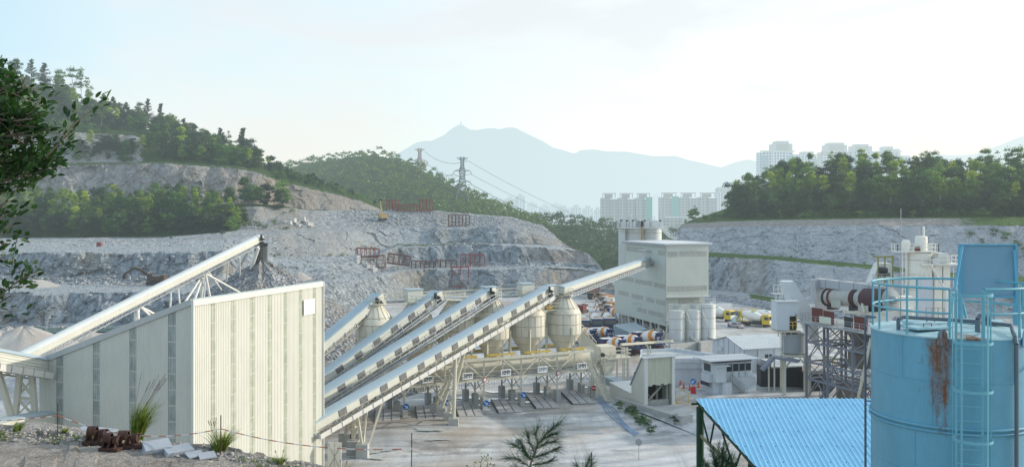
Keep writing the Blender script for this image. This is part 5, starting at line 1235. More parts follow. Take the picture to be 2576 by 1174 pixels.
for i in range(8):
    s = i * 4.0 + .15
    for a in (.15, 4.8, 9.4):
        part('leg', WHT if a < 1 else GREYS, lambda mb: mb.beam(pq(s, a, -.2), pq(s, a, 3.6), .35), pl)
for a in (.15, 4.8): part('leg_bracing', GREYS, lambda mb: [(mb.beam(pq(s * 4 + .15, a, 0 if s % 2 else 3.5), pq(s * 4 + 2.15, a, 3.5 if s % 2 else 0), .16), mb.beam(pq(s * 4 + 2.15, a, 0), pq(s * 4 + 4.0, a, 3.5), .16)) for s in range(7)], pl)
for s in (4, 12, 20): part('inner_hopper', DARK, lambda mb: mb.hexa([pq(s + 1, 3, 1.5), pq(s + 1, 5, 1.5), pq(s + 3, 5, 1.5), pq(s + 3, 3, 1.5), pq(s, 1.5, 3.6), pq(s, 7, 3.6), pq(s + 4, 7, 3.6), pq(s + 4, 1.5, 3.6)]), pl)
part('landing', WHT, lambda mb: (block(mb, pq, 7.6, 9.9, -1.3, -.02, 16.6, 16.8), mb.rail([pq(7.6, -1.3, 16.8), pq(9.9, -1.3, 16.8)], 1.05, .04), mb.rail([pq(7.6, -1.3, 16.8), pq(7.6, 0, 16.8)], 1.05, .04), block(mb, pq, 7.2, 11, -1.5, -.02, 19.2, 19.3)), pl)
part('floodlight', WHT, lambda mb: [(mb.tube(pq(s, 0, 7.2), pq(s, -1.2, 7.4), .05), mb.lathe(pq(s, -1.2, 7.4), [(.1, 0), (.35, .4)], 8, d=(-.6, -.3, -.6))) for s in (12.5, 14)], pl)
part('side_canopy', GREYS, lambda mb: block(mb, pq, -3, 1, -1.0, .0, 4.9, 5.05), pl)
# conveyor to the plant
c5a, c5b = at(1408, 738, 132), at(1628, 660, 194.5)
conveyor('long covered belt rising from the bins to the left face of the batching plant', c5a, c5b, w=1.5, h=.9, rise=.2, walk='rail', panels=False, group=None, head=False, name='plant_conveyor')
# cement silos at the front
for i, (x, zt) in enumerate([(1702, 7.5), (1743, 7.5), (1780, 8.6)]):
    d = 181.5 + i * .9; c = Vector(((x - 1288) / F * d, d, 0))
    t = thing('cement_silo', ['left', 'middle', 'taller right'][i] + ' white silo of the three standing before the batching plant', 'silo', c, 'three white silos before the plant')
    part('shell', WHT, lambda mb: mb.lathe(c, [(1.62, -.2), (1.62, zt), (.3, zt + .25)], 32), t, 35)
    for z in np.arange(1.6, zt, 2.1): part('ring', RIBD, lambda mb: mb.torus(c + up_ * z, 1.64, .05, 30, 5), t)
    part('guard_rail', WHT, lambda mb: (mb.torus(c + up_ * (zt + 1.1), 1.6, .035, 26, 5), mb.torus(c + up_ * (zt + .6), 1.6, .03, 26, 5), [mb.beam(c + Vector((1.6 * math.cos(a), 1.6 * math.sin(a), zt)), c + Vector((1.6 * math.cos(a), 1.6 * math.sin(a), zt + 1.1)), .05) for a in np.arange(0, 6.28, .52)]), t)
    part('filter', GREYS, lambda mb: mb.box(c + up_ * (zt + .6), (.9, .9, .9)), t)
    if i: part('level_gauge', DARK, lambda mb: mb.beam(c + Vector((-.1, -1.64, 1.0)), c + Vector((-.1, -1.64, 3.2)), .12, .05), t)
    if i < 2: part('brace', WHT, lambda mb: (mb.beam(c + Vector((.6, -1.6, zt - .2)), c + Vector((2.6, -2.2, zt - 2.6)), .08), mb.beam(c + Vector((1.6, -1.3, zt)), c + Vector((2.6, -2.2, zt - 2.6)), .06)), t)
# silos behind
d = 214.5
for i, x in enumerate((1594, 1641)):
    c = Vector(((x - 1288) / F * d, d, 0)); t = thing('cement_silo', ('left' if i == 0 else 'right') + ' of two tall white silos rising behind the batching plant roof', 'silo', c, 'tall white silos behind the plant')
    part('shell', WHT, lambda mb: mb.lathe(c, [(2.22, -.2), (2.22, 23.7)], 36), t, 35)
    for z in (18.5, 20.6, 22.6): part('ring', RIBD, lambda mb: mb.torus(c + up_ * z, 2.25, .06, 30, 5), t)
c = Vector(((1564 - 1288) / F * 213, 213, 0)); t = thing('lift_shaft', 'narrow white clad shaft left of the tall silos behind the batching plant', 'shaft', c)
part('cladding', WHT, lambda mb: mb.box(c + up_ * 11.7, (1.35, 1.6, 23.8)), t)
c = Vector(((1618 - 1288) / F * 210.5, 210.5, 0)); t = thing('silo_head_platform', 'railed platform crowded with filters and floodlights on top of the tall white silos', 'platform', c + up_ * 23.7)
part('deck', WHT, lambda mb: mb.b6(c.x - 5.6, c.x + 4.4, 210.3, 217, 23.75, 23.95), t)
part('guard_rail', WHT, lambda mb: (mb.rail([(c.x - 5.6, 210.4, 23.95), (c.x + 4.4, 210.4, 23.95), (c.x + 4.4, 217, 23.95), (c.x - 5.6, 217, 23.95), (c.x - 5.6, 210.4, 23.95)], 1.1, .045, (.5,), 1.2), mb.rail([(c.x - 3.8, 212, 25.6), (c.x + 3, 212, 25.6)], .9, .04, (.5,), 1.0)), t)
rs = random.Random(8)
for k in range(9):
    xx = c.x - 4.8 + k * 1.05; h = rs.uniform(1.2, 2.6)
    part('dust_filter', WHT if k % 3 else GREYS, lambda mb: (mb.box((xx, 213 + rs.uniform(-1, 1), 24 + h / 2), (rs.uniform(.8, 1.3), 1.2, h)), mb.tube((xx + .2, 212.4, 24), (xx + .2, 212.4, 24.4 + h), .12)), t)
for xx in (-5.0, -2.4, .9, 3.0): part('screen_panel', WHT, lambda mb: mb.box((c.x + xx, 211.6, 24.85), (1.5, .5, 1.6)), t)
part('upper_deck', WHT, lambda mb: mb.b6(c.x - 4.2, c.x + 3.2, 212.3, 214.5, 25.5, 25.62), t)
for k, xx in enumerate((-5.4, -4.0, -2.6, .2, 3.9)):
    part('floodlight', DARK, lambda mb: (mb.tube((c.x + xx, 210.3, 24), (c.x + xx, 210.3, 25.6), .04), mb.box((c.x + xx + .1, 210.1, 25.6), (.5, .25, .35))), t)
part('mast', GREYS, lambda mb: (mb.tube((c.x - 1.6, 212, 25), (c.x - 1.6, 212, 29.3), .05), mb.tube((c.x + 4.2, 212, 24), (c.x + 4.2, 212, 28.2), .05)), t)
c2 = Vector(((1615.5 - 1288) / F * 210, 210, 0)); t2 = thing('filling_pipe', 'rust-stained vertical pipe between the tall white silos', 'pipe', c2)
part('pipe', paint('rusty_brown_pipe', (.36, .27, .16), .7), lambda mb: mb.tube(c2 + up_ * 0, c2 + up_ * 24.2, .28, n=10), t2, 40); part('cap', DARK, lambda mb: mb.lathe(c2 + up_ * 24.2, [(.36, 0), (.36, 1.2), (.1, 1.4)], 10), t2)
def stairs(mb, rail, a, b, w=.9, rails=True, rise=.2):
    a = Vector(a); b = Vector(b); n_ = max(3, int(abs(a.z - b.z) / rise)); h = Vector((b.x - a.x, b.y - a.y, 0)).normalized(); r = Vector((h.y, -h.x, 0)) * (w / 2)
    for s in (-1, 1): mb.beam(a + r * s, b + r * s, .07, .26)
    for i in range(n_ + 1): q = a.lerp(b, i / n_); mb.beam(q - r, q + r, .26, .05, up=(0, 0, 1))
    for s in (-1, 1): rail.rail([a + r * s, b + r * s], .95, .028, (.5,), 1.4)
t3 = thing('roof_stair', 'white metal stair descending right from the silo tops to the plant roof', 'stairs', at(1690, 600, 208)); m1, m2 = MB(), MB(); stairs(m1, m2, at(1661, 571, 209), at(1688, 597, 206)); stairs(m1, m2, at(1688, 597, 206), at(1700, 600, 205)); m1.build('flight', WHT, t3, smooth=0); m2.build('handrail', WHT, t3, smooth=0)

# transfer drum, chute and stair at the right end of the gantry
tc_ = thing('transfer_chute', 'cream horizontal drum and hopper chute at the right end of the bin gantry', 'chute', gq(s1_ + 1, 0, 0))
e0 = gq(s1_ - .2, .3, 5.7)
dpl = Vector((16.2, 131.6, 0))
part('drum', CREAM2, lambda mb: mb.lathe(e0, [(1.3, 0), (1.3, 2.6)], 24, d=uB), tc_, 35)
part('box', CREAM2, lambda mb: mb.box(e0 + uB * 3.9, (2.6, 2.6, 2.7), BANG), tc_)
part('hopper', CREAM2, lambda mb: mb.hexa([e0 + uB * 4.1 + up_ * -4.2 + nB * .35, e0 + uB * 4.7 + up_ * -4.2 + nB * .35, e0 + uB * 4.7 + up_ * -4.2 - nB * .35, e0 + uB * 4.1 + up_ * -4.2 - nB * .35, e0 + uB * 2.8 + up_ * -1.35 + nB * 1.2, e0 + uB * 5.2 + up_ * -1.35 + nB * 1.2, e0 + uB * 5.2 + up_ * -1.35 - nB * 1.2, e0 + uB * 2.8 + up_ * -1.35 - nB * 1.2]), tc_)
part('platform', CREAM, lambda mb: (mb.box(e0 + uB * 5.6 + up_ * -.5, (4.4, 3.6, .14), BANG), mb.rail([e0 + uB * 4 + nB * 1.8 + up_ * -.4, e0 + uB * 7.7 + nB * 1.8 + up_ * -.4, e0 + uB * 7.7 - nB * 1.8 + up_ * -.4, e0 + uB * 4 - nB * 1.8 + up_ * -.4], 1.05, .045, (.5,), 1.0)), tc_)
part('drive', DARK, lambda mb: mb.lathe(e0 + uB * 2.7 + nB * 1.4 + up_ * .2, [(.3, 0), (.25, .5)], 10, d=nB), tc_)
part('support', CREAM, lambda mb: [mb.beam(e0 + uB * s + nB * a + up_ * -5.9, e0 + uB * s + nB * a + up_ * -.6, .2) for s in (3.0, 7.3) for a in (-1.6, 1.6)], tc_)
ic = thing('inclined_belt_cover', 'white sheet cover of the belt climbing from the tipping hopper to the bins', 'conveyor', Vector((15, 140, 0)))
part('side_cladding', WALL_W, lambda mb: mb.hexa([at(1443, 848, 137.5), at(1500, 915, 133), at(1500, 915, 135), at(1443, 848, 139.5), at(1446, 812, 137.5), at(1512, 882, 133), at(1512, 882, 135), at(1446, 812, 139.5)]), ic)
part('lower_cover', ROOF_W, lambda mb: mb.beam(e0 + uB * 3.8 + up_ * -3.6 + nB * .2, Vector((18.3, 128.5, 1.2)), 1.7, 1.1), ic)
part('handrail', CREAM, lambda mb: mb.rail([at(1446, 812, 137), at(1500, 878, 132.6)], 1.1, .04, (.5,), 1.0), ic)
m1, m2 = MB(), MB(); st = thing('gantry_stair', 'cream two-flight steel stair from the gantry deck down to the yard', 'stairs', gp(1530, 1006))
stairs(m1, m2, at(1484, 912, 129.5), at(1508, 968, 128.2), 1.1); stairs(m1, m2, at(1510, 966, 128), at(1530, 1006, 127.3), 1.1); m1.build('flight', CREAM, st, smooth=0); m2.build('handrail', CREAM, st, smooth=0)
mb = MB()
for x, y in ((1482, 1000), (1500, 1002), (1508, 1000)): mb.beam(gp(x, y), at(x, 925, gp(x, y).y), .12)
mb.build('post', CREAM, st, smooth=0)

# tipping hopper building
HO = Vector((18.2, 121.7, 0)); HB = Vector((-.378, .926, 0)).normalized(); HR = Vector((HB.y, -HB.x, 0)); hq = lambda s, a, z: HO + HB * s + HR * a + up_ * z
hp_ = thing('tipping_hopper', 'cream sheet-clad tipping hopper with hanging curtain over its open front', 'hopper house', HO)
sidep = [(0, -.3), (0, 7.3), (.55, 7.3), (3.6, 3.1), (3.6, 1.75), (10, 2.2), (10, -.3)]
part('side_wall', WALL_W, lambda mb: mb.prism([hq(s, 0, z) for s, z in sidep], HR * .1), hp_)
part('side_wall', WALL_W, lambda mb: mb.prism([hq(s, 4.64, z) for s, z in sidep], HR * .1), hp_)
part('back_wall', WALL_W, lambda mb: block(mb, hq, 3.5, 3.6, .1, 4.6, 1.7, 3.1), hp_)
part('roof', CORR, lambda mb: (mb.hexa([hq(-.3, -.25, 7.32), hq(-.3, 5.0, 7.32), hq(.6, 5.0, 7.32), hq(.6, -.25, 7.32), hq(-.3, -.25, 7.45), hq(-.3, 5, 7.45), hq(.6, 5, 7.45), hq(.6, -.25, 7.45)])), hp_)
part('slope_roof', GREYS, lambda mb: mb.hexa([hq(.6, -.2, 7.28), hq(.6, 4.9, 7.28), hq(3.8, 4.9, 2.95), hq(3.8, -.2, 2.95), hq(.6, -.2, 7.42), hq(.6, 4.9, 7.42), hq(3.8, 4.9, 3.1), hq(3.8, -.2, 3.1)]), hp_)
part('trough_cover', CORR, lambda mb: mb.hexa([hq(3.62, -.1, 1.76), hq(3.62, 4.8, 1.76), hq(10, 4.8, 2.22), hq(10, -.1, 2.22), hq(3.62, -.1, 1.9), hq(3.62, 4.8, 1.9), hq(10, 4.8, 2.35), hq(10, -.1, 2.35)]), hp_)
part('corner_post', WHT, lambda mb: (block(mb, hq, -.12, .12, -.06, .45, -.3, 7.3), block(mb, hq, -.12, .12, 4.35, 4.8, -.3, 7.3)), hp_)
rs = random.Random(4)
def curtain(mb):
    x = .5
    while x < 4.3:
        w = rs.uniform(.35, .6); zb = 3.5 + rs.uniform(-.12, .12); o = rs.uniform(-.06, .06)
        mb.hexa([hq(.15 + o, x, zb), hq(.15 + o, x + w, zb), hq(.22 + o, x + w, zb), hq(.22 + o, x, zb), hq(.15, x, 7.25), hq(.15, x + w, 7.25), hq(.22, x + w, 7.25), hq(.22, x, 7.25)]); x += w - .01
part('curtain', paint('hanging_canvas', (.52, .54, .44), .7, dirt=.5, dirt_c=(.32, .33, .26)), curtain, hp_)
part('interior_shade_panel', DARK, lambda mb: block(mb, hq, 3.0, 3.1, .1, 4.6, -.2, 5), hp_)  # dark panel stands in for the shade inside the hopper
part('inner_frame', RIBD, lambda mb: (mb.beam(hq(1.5, .4, .3), hq(1.5, 4.2, 3.6), .25), mb.beam(hq(2.4, 3.4, 0), hq(2.4, 3.4, 4), .25), mb.beam(hq(1.0, 4.2, 0), hq(1.0, 4.2, 4), .2), mb.beam(hq(2.5, .3, 3.4), hq(2.5, 3.6, .2), .18)), hp_)
part('sill', CONCP, lambda mb: block(mb, hq, .6, 1.2, .4, 4.3, .2, 1.3), hp_)
part('bumper', YELLOWB, lambda mb: (block(mb, hq, -.55, -.2, .3, 3.2, .35, .75), block(mb, hq, -.55, -.2, 4.0, 5.6, .35, .75)), hp_)
# ramp up to it with concrete kerb wall
rq = lambda s, a, z: HO - HB * s + HR * a + up_ * z
mb = MB(); nseg = 14
vs = []
for i in range(nseg + 1):
    s = i / nseg * 17; z = .75 * max(0, 1 - max(0, s - 6) / 11) + .04
    for j, a in enumerate((-1.2, .2, 2.4, 4.6, 6.6, 7.6)): vs.append(rq(s + .4, a + s * .02, z * (0.02 if j in (0, 5) and s > 8 else 1) if j not in (0, 5) else z * .3))
mb.add(vs, [(i * 6 + j, i * 6 + j + 1, (i + 1) * 6 + j + 1, (i + 1) * 6 + j) for i in range(nseg) for j in range(5)]); o = mb.build('ramp_ground', YARD, smooth=60, loc=HO); tag(o, kind='structure')
kb = thing('kerb_wall', 'broken concrete retaining wall along the left edge of the hopper ramp', 'wall', rq(6, -1, 0)); part('wall', CONCP, lambda mb: (mb.hexa([rq(-6, -1.3, -.3), rq(9.5, -.3, -.3), rq(9.5, .9, -.3), rq(-6, -.6, -.3), rq(-6, -1.3, .9), rq(9.5, -.3, 1.25), rq(9.5, .9, 1.25), rq(-6, -.6, .9)]), mb.box(rq(9.0, .3, .75), (1.9, 1.6, 1.5), .5)), kb)
yb = thing('yellow_barrier', 'yellow steel frame barrier with mesh beside the hopper mouth', 'barrier', gp(1716, 1024)); p = gp(1716, 1024)
part('frame', YELLOWB, lambda mb: (mb.b6(p.x - .9, p.x + .9, p.y - .05, p.y + .05, .1, .7), mb.beam((p.x - .9, p.y, .7), (p.x - .9, p.y, 2.9), .1), mb.beam((p.x + .9, p.y, .7), (p.x + .9, p.y, 2.0), .1), mb.beam((p.x - .9, p.y, 2.9), (p.x + .9, p.y, 2.0), .1), mb.beam((p.x - .9, p.y, 1.5), (p.x + .9, p.y, 1.5), .06), mb.beam((p.x - .9, p.y, .7), (p.x + .9, p.y, 2.0), .06)), yb)

# white flat-roofed building and the loading frame in front of it
fp = [Vector((20.3, 140, 0)), Vector((31.0, 139.6, 0)), Vector((34.4, 143, 0)), Vector((27.8, 150.7, 0)), Vector((21.8, 149.4, 0))]
fb = thing('flat_roofed_building', 'low white flat-roofed building with parapet behind the tipping hopper', 'building', Vector((27, 145, 0)))
part('wall', WHTC, lambda mb: mb.prism([v + up_ * -.2 for v in fp], (0, 0, 4.0)), fb)
part('parapet', WHTC, lambda mb: [mb.beam(a + up_ * 4.05, b + up_ * 4.05, .28, .62) for a, b in zip(fp, fp[1:] + fp[:1])], fb)
part('roof', paint('weathered_roof_screed', (.50, .53, .54), .8, dirt=.5, streak=False), lambda mb: mb.prism([v + up_ * 3.8 for v in fp], (0, 0, .06)), fb)
part('wall_band', paint('grey_trim2', (.44, .46, .48), .6), lambda mb: mb.b6(20.6, 30.8, 139.5, 139.62, 2.75, 2.86), fb)
lf = thing('access_gantry', 'cream pipe frame with access ladder left of the flat-roofed building', 'frame', gp(1575, 960))
for x, y in ((1570, 960), (1578, 955), (1630, 950), (1636, 948)): part('post', CREAM, lambda mb: mb.beam(gp(x, y), at(x, 872 + (x - 1570) * -.05, gp(x, y).y), .22), lf)
part('cross_beam', CREAM, lambda mb: mb.beam(at(1562, 866, 140), at(1692, 857, 148), .35), lf)
part('ladder', CREAM, lambda mb: ([mb.beam(at(1566, 880 + k * 12, 139), at(1578, 878 + k * 12, 139), .12) for k in range(7)], mb.beam(at(1566, 874, 139), at(1566, 960, 139), .1), mb.beam(at(1578, 872, 139), at(1578, 960, 139), .1)), lf)
# bays of concrete behind
bw = thing('concrete_bay_wall', 'low concrete bay walls between the white silos and the gabled building', 'wall', gp(1740, 885)); 
part('wall', CONCP, lambda mb: (mb.beam(gp(1685, 893) + up_ * 1.0, gp(1800, 880) + up_ * 1.0, .3, 2.2), mb.beam(gp(1735, 872) + up_ * 1.0, gp(1762, 888) + up_ * 1, .3, 2.2), mb.beam(gp(1775, 868) + up_ * 1, gp(1800, 880) + up_ * 1, .3, 2.2)), bw)
gbw = thing('boundary_wall', 'pale rendered boundary wall behind the yellow mixer trucks', 'wall', gp(1820, 797)); part('wall', WHTC, lambda mb: mb.beam(gp(1790, 795) + up_ * 1.5, gp(1841, 792) + up_ * 1.5, .3, 3.4), gbw)

# gabled shed
GO = Vector((39.7, 152, 0)); GB = Vector((-3.1, 9.9, 0)).normalized(); GR = Vector((GB.y, -GB.x, 0)); g_ = lambda s, a, z: GO + GB * s + GR * a + up_ * z
gs = thing('gabled_shed', 'white gabled shed with ribbed roof between the site office and the round grey tank', 'shed', GO)
part('wall', WHTC, lambda mb: mb.prism([g_(0, 0, -.2), g_(0, 0, 4), g_(5.2, 0, 5.4), g_(10.4, 0, 4), g_(10.4, 0, -.2)], GR * 13), gs)
def ribroof(mb):
    for k, (sa, za, sb, zb) in enumerate(((-.4, 3.97, 5.2, 5.47), (10.8, 3.97, 5.2, 5.47))):
        n_ = 44
        for i in range(n_):
            a0 = -.3 + 13.6 * i / n_; a1 = a0 + 13.6 / n_; h = .05 if i % 2 else .12
            mb.hexa([g_(sa, a0, za), g_(sa, a1, za), g_(sb, a1, zb), g_(sb, a0, zb), g_(sa, a0, za + h), g_(sa, a1, za + h), g_(sb, a1, zb + h), g_(sb, a0, zb + h)])
part('roof', CORR, ribroof, gs)
part('panel_joint', GREYS, lambda mb: [mb.beam(g_(s, -.03, 0), g_(s, -.03, 4 + .27 * min(s, 10.4 - s)), .12, .05) for s in (1.2, 2.9, 4.8, 6.4, 8.4)], gs)
for s, z in ((2.5, 1.2),): 
    wn = part('window', GLS, lambda mb: mb.beam(g_(s + .1, -.06, z + .7), g_(s + .9, -.06, z + .7), .06, 1.4), gs); part('sash', WHT, lambda mb: mb.beam(g_(s + .5, -.1, z), g_(s + .5, -.1, z + 1.4), .06), wn)
wn = part('window', GLS, lambda mb: mb.beam(g_(-.06, 4.2, 2.2), g_(-.06, 5.6, 2.2), .06, 1.4), gs); part('sash', WHT, lambda mb: mb.beam(g_(-.1, 4.9, 1.5), g_(-.1, 4.9, 2.9), .09), wn)
part('air_conditioner', WHT, lambda mb: mb.box(g_(7.2, -.35, 3.1), (.6, .9, .6), 1.2), gs)
part('joint', GREYS, lambda mb: [mb.beam(g_(-.05, a, 0), g_(-.05, a, 3.9), .1, .05) for a in (.1, 2.7, 6.0)], gs)
part('canopy', CORR, lambda mb: mb.hexa([g_(-4.2, 3.2, 1.85), g_(-4.2, 11, 1.85), g_(-.1, 11, 2.15), g_(-.1, 3.2, 2.15), g_(-4.2, 3.2, 1.95), g_(-4.2, 11, 1.95), g_(-.1, 11, 2.25), g_(-.1, 3.2, 2.25)]), gs)

# site office on the container
SO = Vector((30.2, 133.3, 0)); SR = Vector((7.2, 2.5, 0)).normalized(); SBk = Vector((-SR.y, SR.x, 0)); s_q = lambda a, s, z: SO + SR * a + SBk * s + up_ * z
OW = paint('office_white', (.58, .63, .66), .6, dirt=.22)
so_ = thing('site_office', 'two-storey white site office with window row, flat overhanging roof and outside stair', 'office', SO)
def sb(name, mat, a0, a1, s0, s1, z0, z1, par=None, label=None): return part(name, mat, lambda mb: block(mb, lambda s, a, z: s_q(a, s, z), s0, s1, a0, a1, z0, z1), par or so_, label=label)
sb('lower_wall', OW, 0, 7.6, 0, 3.4, -.2, 2.3); sb('upper_wall', OW, .1, 7.0, .1, 3.3, 2.32, 4.65); sb('roof', CORR, -1.0, 7.9, -.8, 4.2, 5.05, 5.17); sb('eave_shadow_panel', paint('eave_shade_brown', (.14, .09, .07), .8), .2, 6.9, .3, 3.2, 4.66, 5.02)  # dark brown panel below the roof paints in the eave shade
sb('cabin', OW, .0, 1.7, -1.0, .05, 1.95, 4.3); sb('cabin_roof', CORR, -.1, 2.3, -1.35, .1, 4.32, 4.42)
sb('lobby', OW, 1.2, 2.7, -.9, -.02, -.2, 1.9); dr = sb('door', paint('door_white', (.62, .66, .70), .5), 1.4, 2.5, -.97, -.9, 0, 1.8)
for k in range(4):
    w = sb('window', GLS, 2.4 + k * 1.12, 3.34 + k * 1.12, .03, .11, 3.3, 4.4); sb('frame', GREYS, 2.30 + k * 1.12, 2.40 + k * 1.12, .0, .1, 2.4, 4.6, w)
w = sb('window', GLS, .1, .1 + .001, .8, 2.6, 3.3, 4.4); w.location = w.location + Vector((-.06, 0, 0))
sb('doorway', DARK, 1.72, 2.3, -.02, .08, 2.35, 4.2); sb('landing', GREYS, 1.7, 3.0, -1.0, .0, 1.9, 2.02)
sb('tank_box', OW, -.6, .3, .2, 2.4, 1.8, 3.0); sb('dark_band', DARK, -.62, -.55, .1, 2.5, 1.25, 1.8)
m1, m2 = MB(), MB(); stairs(m1, m2, s_q(2.9, -.55, 2.0), s_q(5.2, -.9, .05), .8); m1.build('stair', GREYS, so_, smooth=0); m2.build('stair_rail', GREYS, so_, smooth=0)
part('roof_post', RIBD, lambda mb: [mb.beam(s_q(a, s, 4.6), s_q(a, s, 5.06), .07) for a, s in ((.2, .2), (3.5, .2), (6.9, .2), (.2, 3.2), (6.9, 3.2))], so_)

# asphalt plant: round tank on legs, skip housing, drum on a steel frame
TK = Vector((42.6, 134, 0))
GT = paint('grey_dented_tank', (.28, .32, .34), .5, dirt=.45, dirt_c=(.40, .38, .34))
rt = thing('hot_bin', 'round grey steel bin on a cream leg frame under the white skip housing', 'bin', TK)
part('shell', GT, lambda mb: mb.lathe(TK, [(.9, 5.6), (1.75, 6.2), (1.83, 6.3), (1.83, 9.1), (.6, 9.5)], 32), rt, 30)
part('rim', GREYS, lambda mb: (mb.torus(TK + up_ * 9.1, 1.85, .06, 30, 5), mb.torus(TK + up_ * 6.4, 1.85, .06, 30, 5)), rt)
for dx, dy in ((-1.9, -1.5), (1.7, -1.9), (-1.2, 1.9), (2.2, 1.6)): part('leg', CREAM, lambda mb: mb.beam(TK + Vector((dx, dy, 0)), TK + Vector((dx, dy, 5.9)), .4), rt)
part('leg_frame', CREAM, lambda mb: (mb.beam(TK + Vector((-1.9, -1.5, 5.9)), TK + Vector((1.7, -1.9, 5.9)), .35), mb.beam(TK + Vector((-1.2, 1.9, 5.9)), TK + Vector((2.2, 1.6, 5.9)), .35), mb.beam(TK + Vector((-1.9, -1.5, 5.9)), TK + Vector((-1.2, 1.9, 5.9)), .3), mb.beam(TK + Vector((1.7, -1.9, 5.9)), TK + Vector((2.2, 1.6, 5.9)), .3), mb.beam(TK + Vector((-1.9, -1.5, 3.9)), TK + Vector((-.6, -1.6, 5.8)), .2), mb.beam(TK + Vector((1.7, -1.9, 3.9)), TK + Vector((.2, -1.8, 5.8)), .2)), rt)
part('ladder', CREAM, lambda mb: ([mb.beam(TK + Vector((-2.5 + s, -1.4, 1)), TK + Vector((-2.5 + s, -1.4, 9.5)), .06) for s in (0, .5)], [mb.beam(TK + Vector((-2.5, -1.4, 1 + k * .4)), TK + Vector((-2.0, -1.4, 1 + k * .4)), .05) for k in range(21)]), rt)
SH = paint('pale_skip_cladding', (.60, .65, .68), .5, dirt=.2)
sk = thing('skip_housing', 'tall sloping pale sheet housing of the skip hoist above the round grey bin', 'hoist housing', Vector((44, 135, 0)))
part('inclined_shaft', SH, lambda mb: mb.prism([at(1968, 708, 134), at(1998, 708, 134), at(2056, 800, 134.8), at(2064, 858, 135.5), at(2064, 884, 135.5), at(2030, 838, 135), at(1998, 766, 134.3), at(1974, 752, 134)], (.3, 2.4, 0)), sk)
part('front_box', SH, lambda mb: (mb.b6(at(1950, 760, 133).x, at(2004, 760, 133).x, 132.2, 135, 11.9, 14.0), mb.b6(at(1950, 760, 133).x, at(1982, 760, 133).x, 132.2, 135, 9.8, 11.9)), sk)
part('box_roof', CORR, lambda mb: mb.b6(at(1949, 760, 133).x, at(2006, 760, 133).x, 132.0, 135.1, 14.0, 14.15), sk)
part('opening', DARK, lambda mb: mb.b6(at(1983, 760, 133).x, at(2003, 760, 133).x, 133.0, 133.1, 9.6, 11.9), sk)
part('opening_frame', YELLOWB, lambda mb: (mb.rail([at(1984, 826, 132.5), at(2004, 826, 132.5)], 1.0, .06, (.5,), .5), mb.beam(at(1984, 826, 132.4), at(1984, 775, 132.4), .12), mb.beam(at(2004, 826, 132.4), at(2004, 775, 132.4), .12)), sk)
part('platform', WHT, lambda mb: (mb.b6(at(1946, 750, 134).x, at(1969, 750, 134).x, 133.5, 135.5, 15.0, 15.12), mb.rail([at(1946, 738, 133.6), at(1969, 738, 133.6)], 1.3, .06, (.5,), .7), mb.beam(at(1962, 738, 134), at(1962, 760, 134), .15), mb.beam(at(1952, 738, 134), at(1952, 760, 134), .15)), sk)
part('lower_deck', CREAM, lambda mb: (mb.b6(at(1950, 760, 133).x, at(2010, 760, 133).x, 132.0, 135.6, 9.5, 9.7), [mb.beam(at(x, 832, 132.5), at(x, 845, 132.5), .15) for x in (1958, 1975, 1990, 2008)]), sk)

SF = paint('blue_grey_frame_steel', (.20, .23, .29), .6, dirt=.5, dirt_c=(.20, .13, .10))
FO = Vector((43.5, 131, 0)); FV = Vector((.346, -.938, 0)); FW = Vector((.938, .346, 0)); fq = lambda s, a, z: FO + FV * s + FW * a + up_ * z
fr = thing('drum_frame', 'tall blue-grey cross-braced steel frame carrying the rotating drum', 'steel frame', FO)
cs_ = [0, 4.6, 9.7, 14.8, 20]; lv = [0, 2.9, 5.4, 8.3, 11]
for s in cs_:
    for a in (0, 3.2, 6.4): part('column', SF, lambda mb: mb.beam(fq(s, a, -.2), fq(s, a, 11), .3), fr)
for z in lv[1:]: part('floor_beam', SF, lambda mb: ([mb.beam(fq(-.2, a, z), fq(20.2, a, z), .2, .28) for a in (0, 3.2, 6.4)] + [mb.beam(fq(s, 0, z), fq(s, 6.4, z), .18, .24) for s in cs_]), fr)
def xb(mb):
    for a in (0, 3.2):
        for s0, s1 in zip(cs_[:-1], cs_[1:]):
            for k, (z0, z1) in enumerate(zip(lv[:-1], lv[1:])):
                m_ = (s0 + s1) / 2
                if k % 2: mb.beam(fq(s0, a, z0), fq(s1, a, z1), .11); mb.beam(fq(s1, a, z0), fq(s0, a, z1), .11)
                else: mb.beam(fq(s0, a, z0), fq(m_, a, z1), .12); mb.beam(fq(s1, a, z0), fq(m_, a, z1), .12)
    for s in cs_:
        for z0, z1 in zip(lv[:-1], lv[1:]): mb.beam(fq(s, 0, z0), fq(s, 3.2, z1), .1); mb.beam(fq(s, 3.2, z0), fq(s, 6.4, z1), .1)
part('bracing', paint('dull_brace_steel', (.26, .28, .30), .6, dirt=.5), xb, fr)
part('deck', GREYS, lambda mb: (mb.hexa([fq(-1.2, -1.1, 11.1), fq(21, -1.1, 11.1), fq(21, 6.5, 11.1), fq(-1.2, 6.5, 11.1), fq(-1.2, -1.1, 11.25), fq(21, -1.1, 11.25), fq(21, 6.5, 11.25), fq(-1.2, 6.5, 11.25)])), fr)
part('handrail', GREYS, lambda mb: mb.rail([fq(-1.1, 4, 11.25), fq(-1.1, -1.05, 11.25), fq(21, -1.05, 11.25)], 1.1, .03, (.35, .7), 1.5), fr)
RUST = paint('rusty_red_sheet', (.17, .055, .045), .8, dirt=.6, dirt_c=(.08, .04, .035), scale=2)
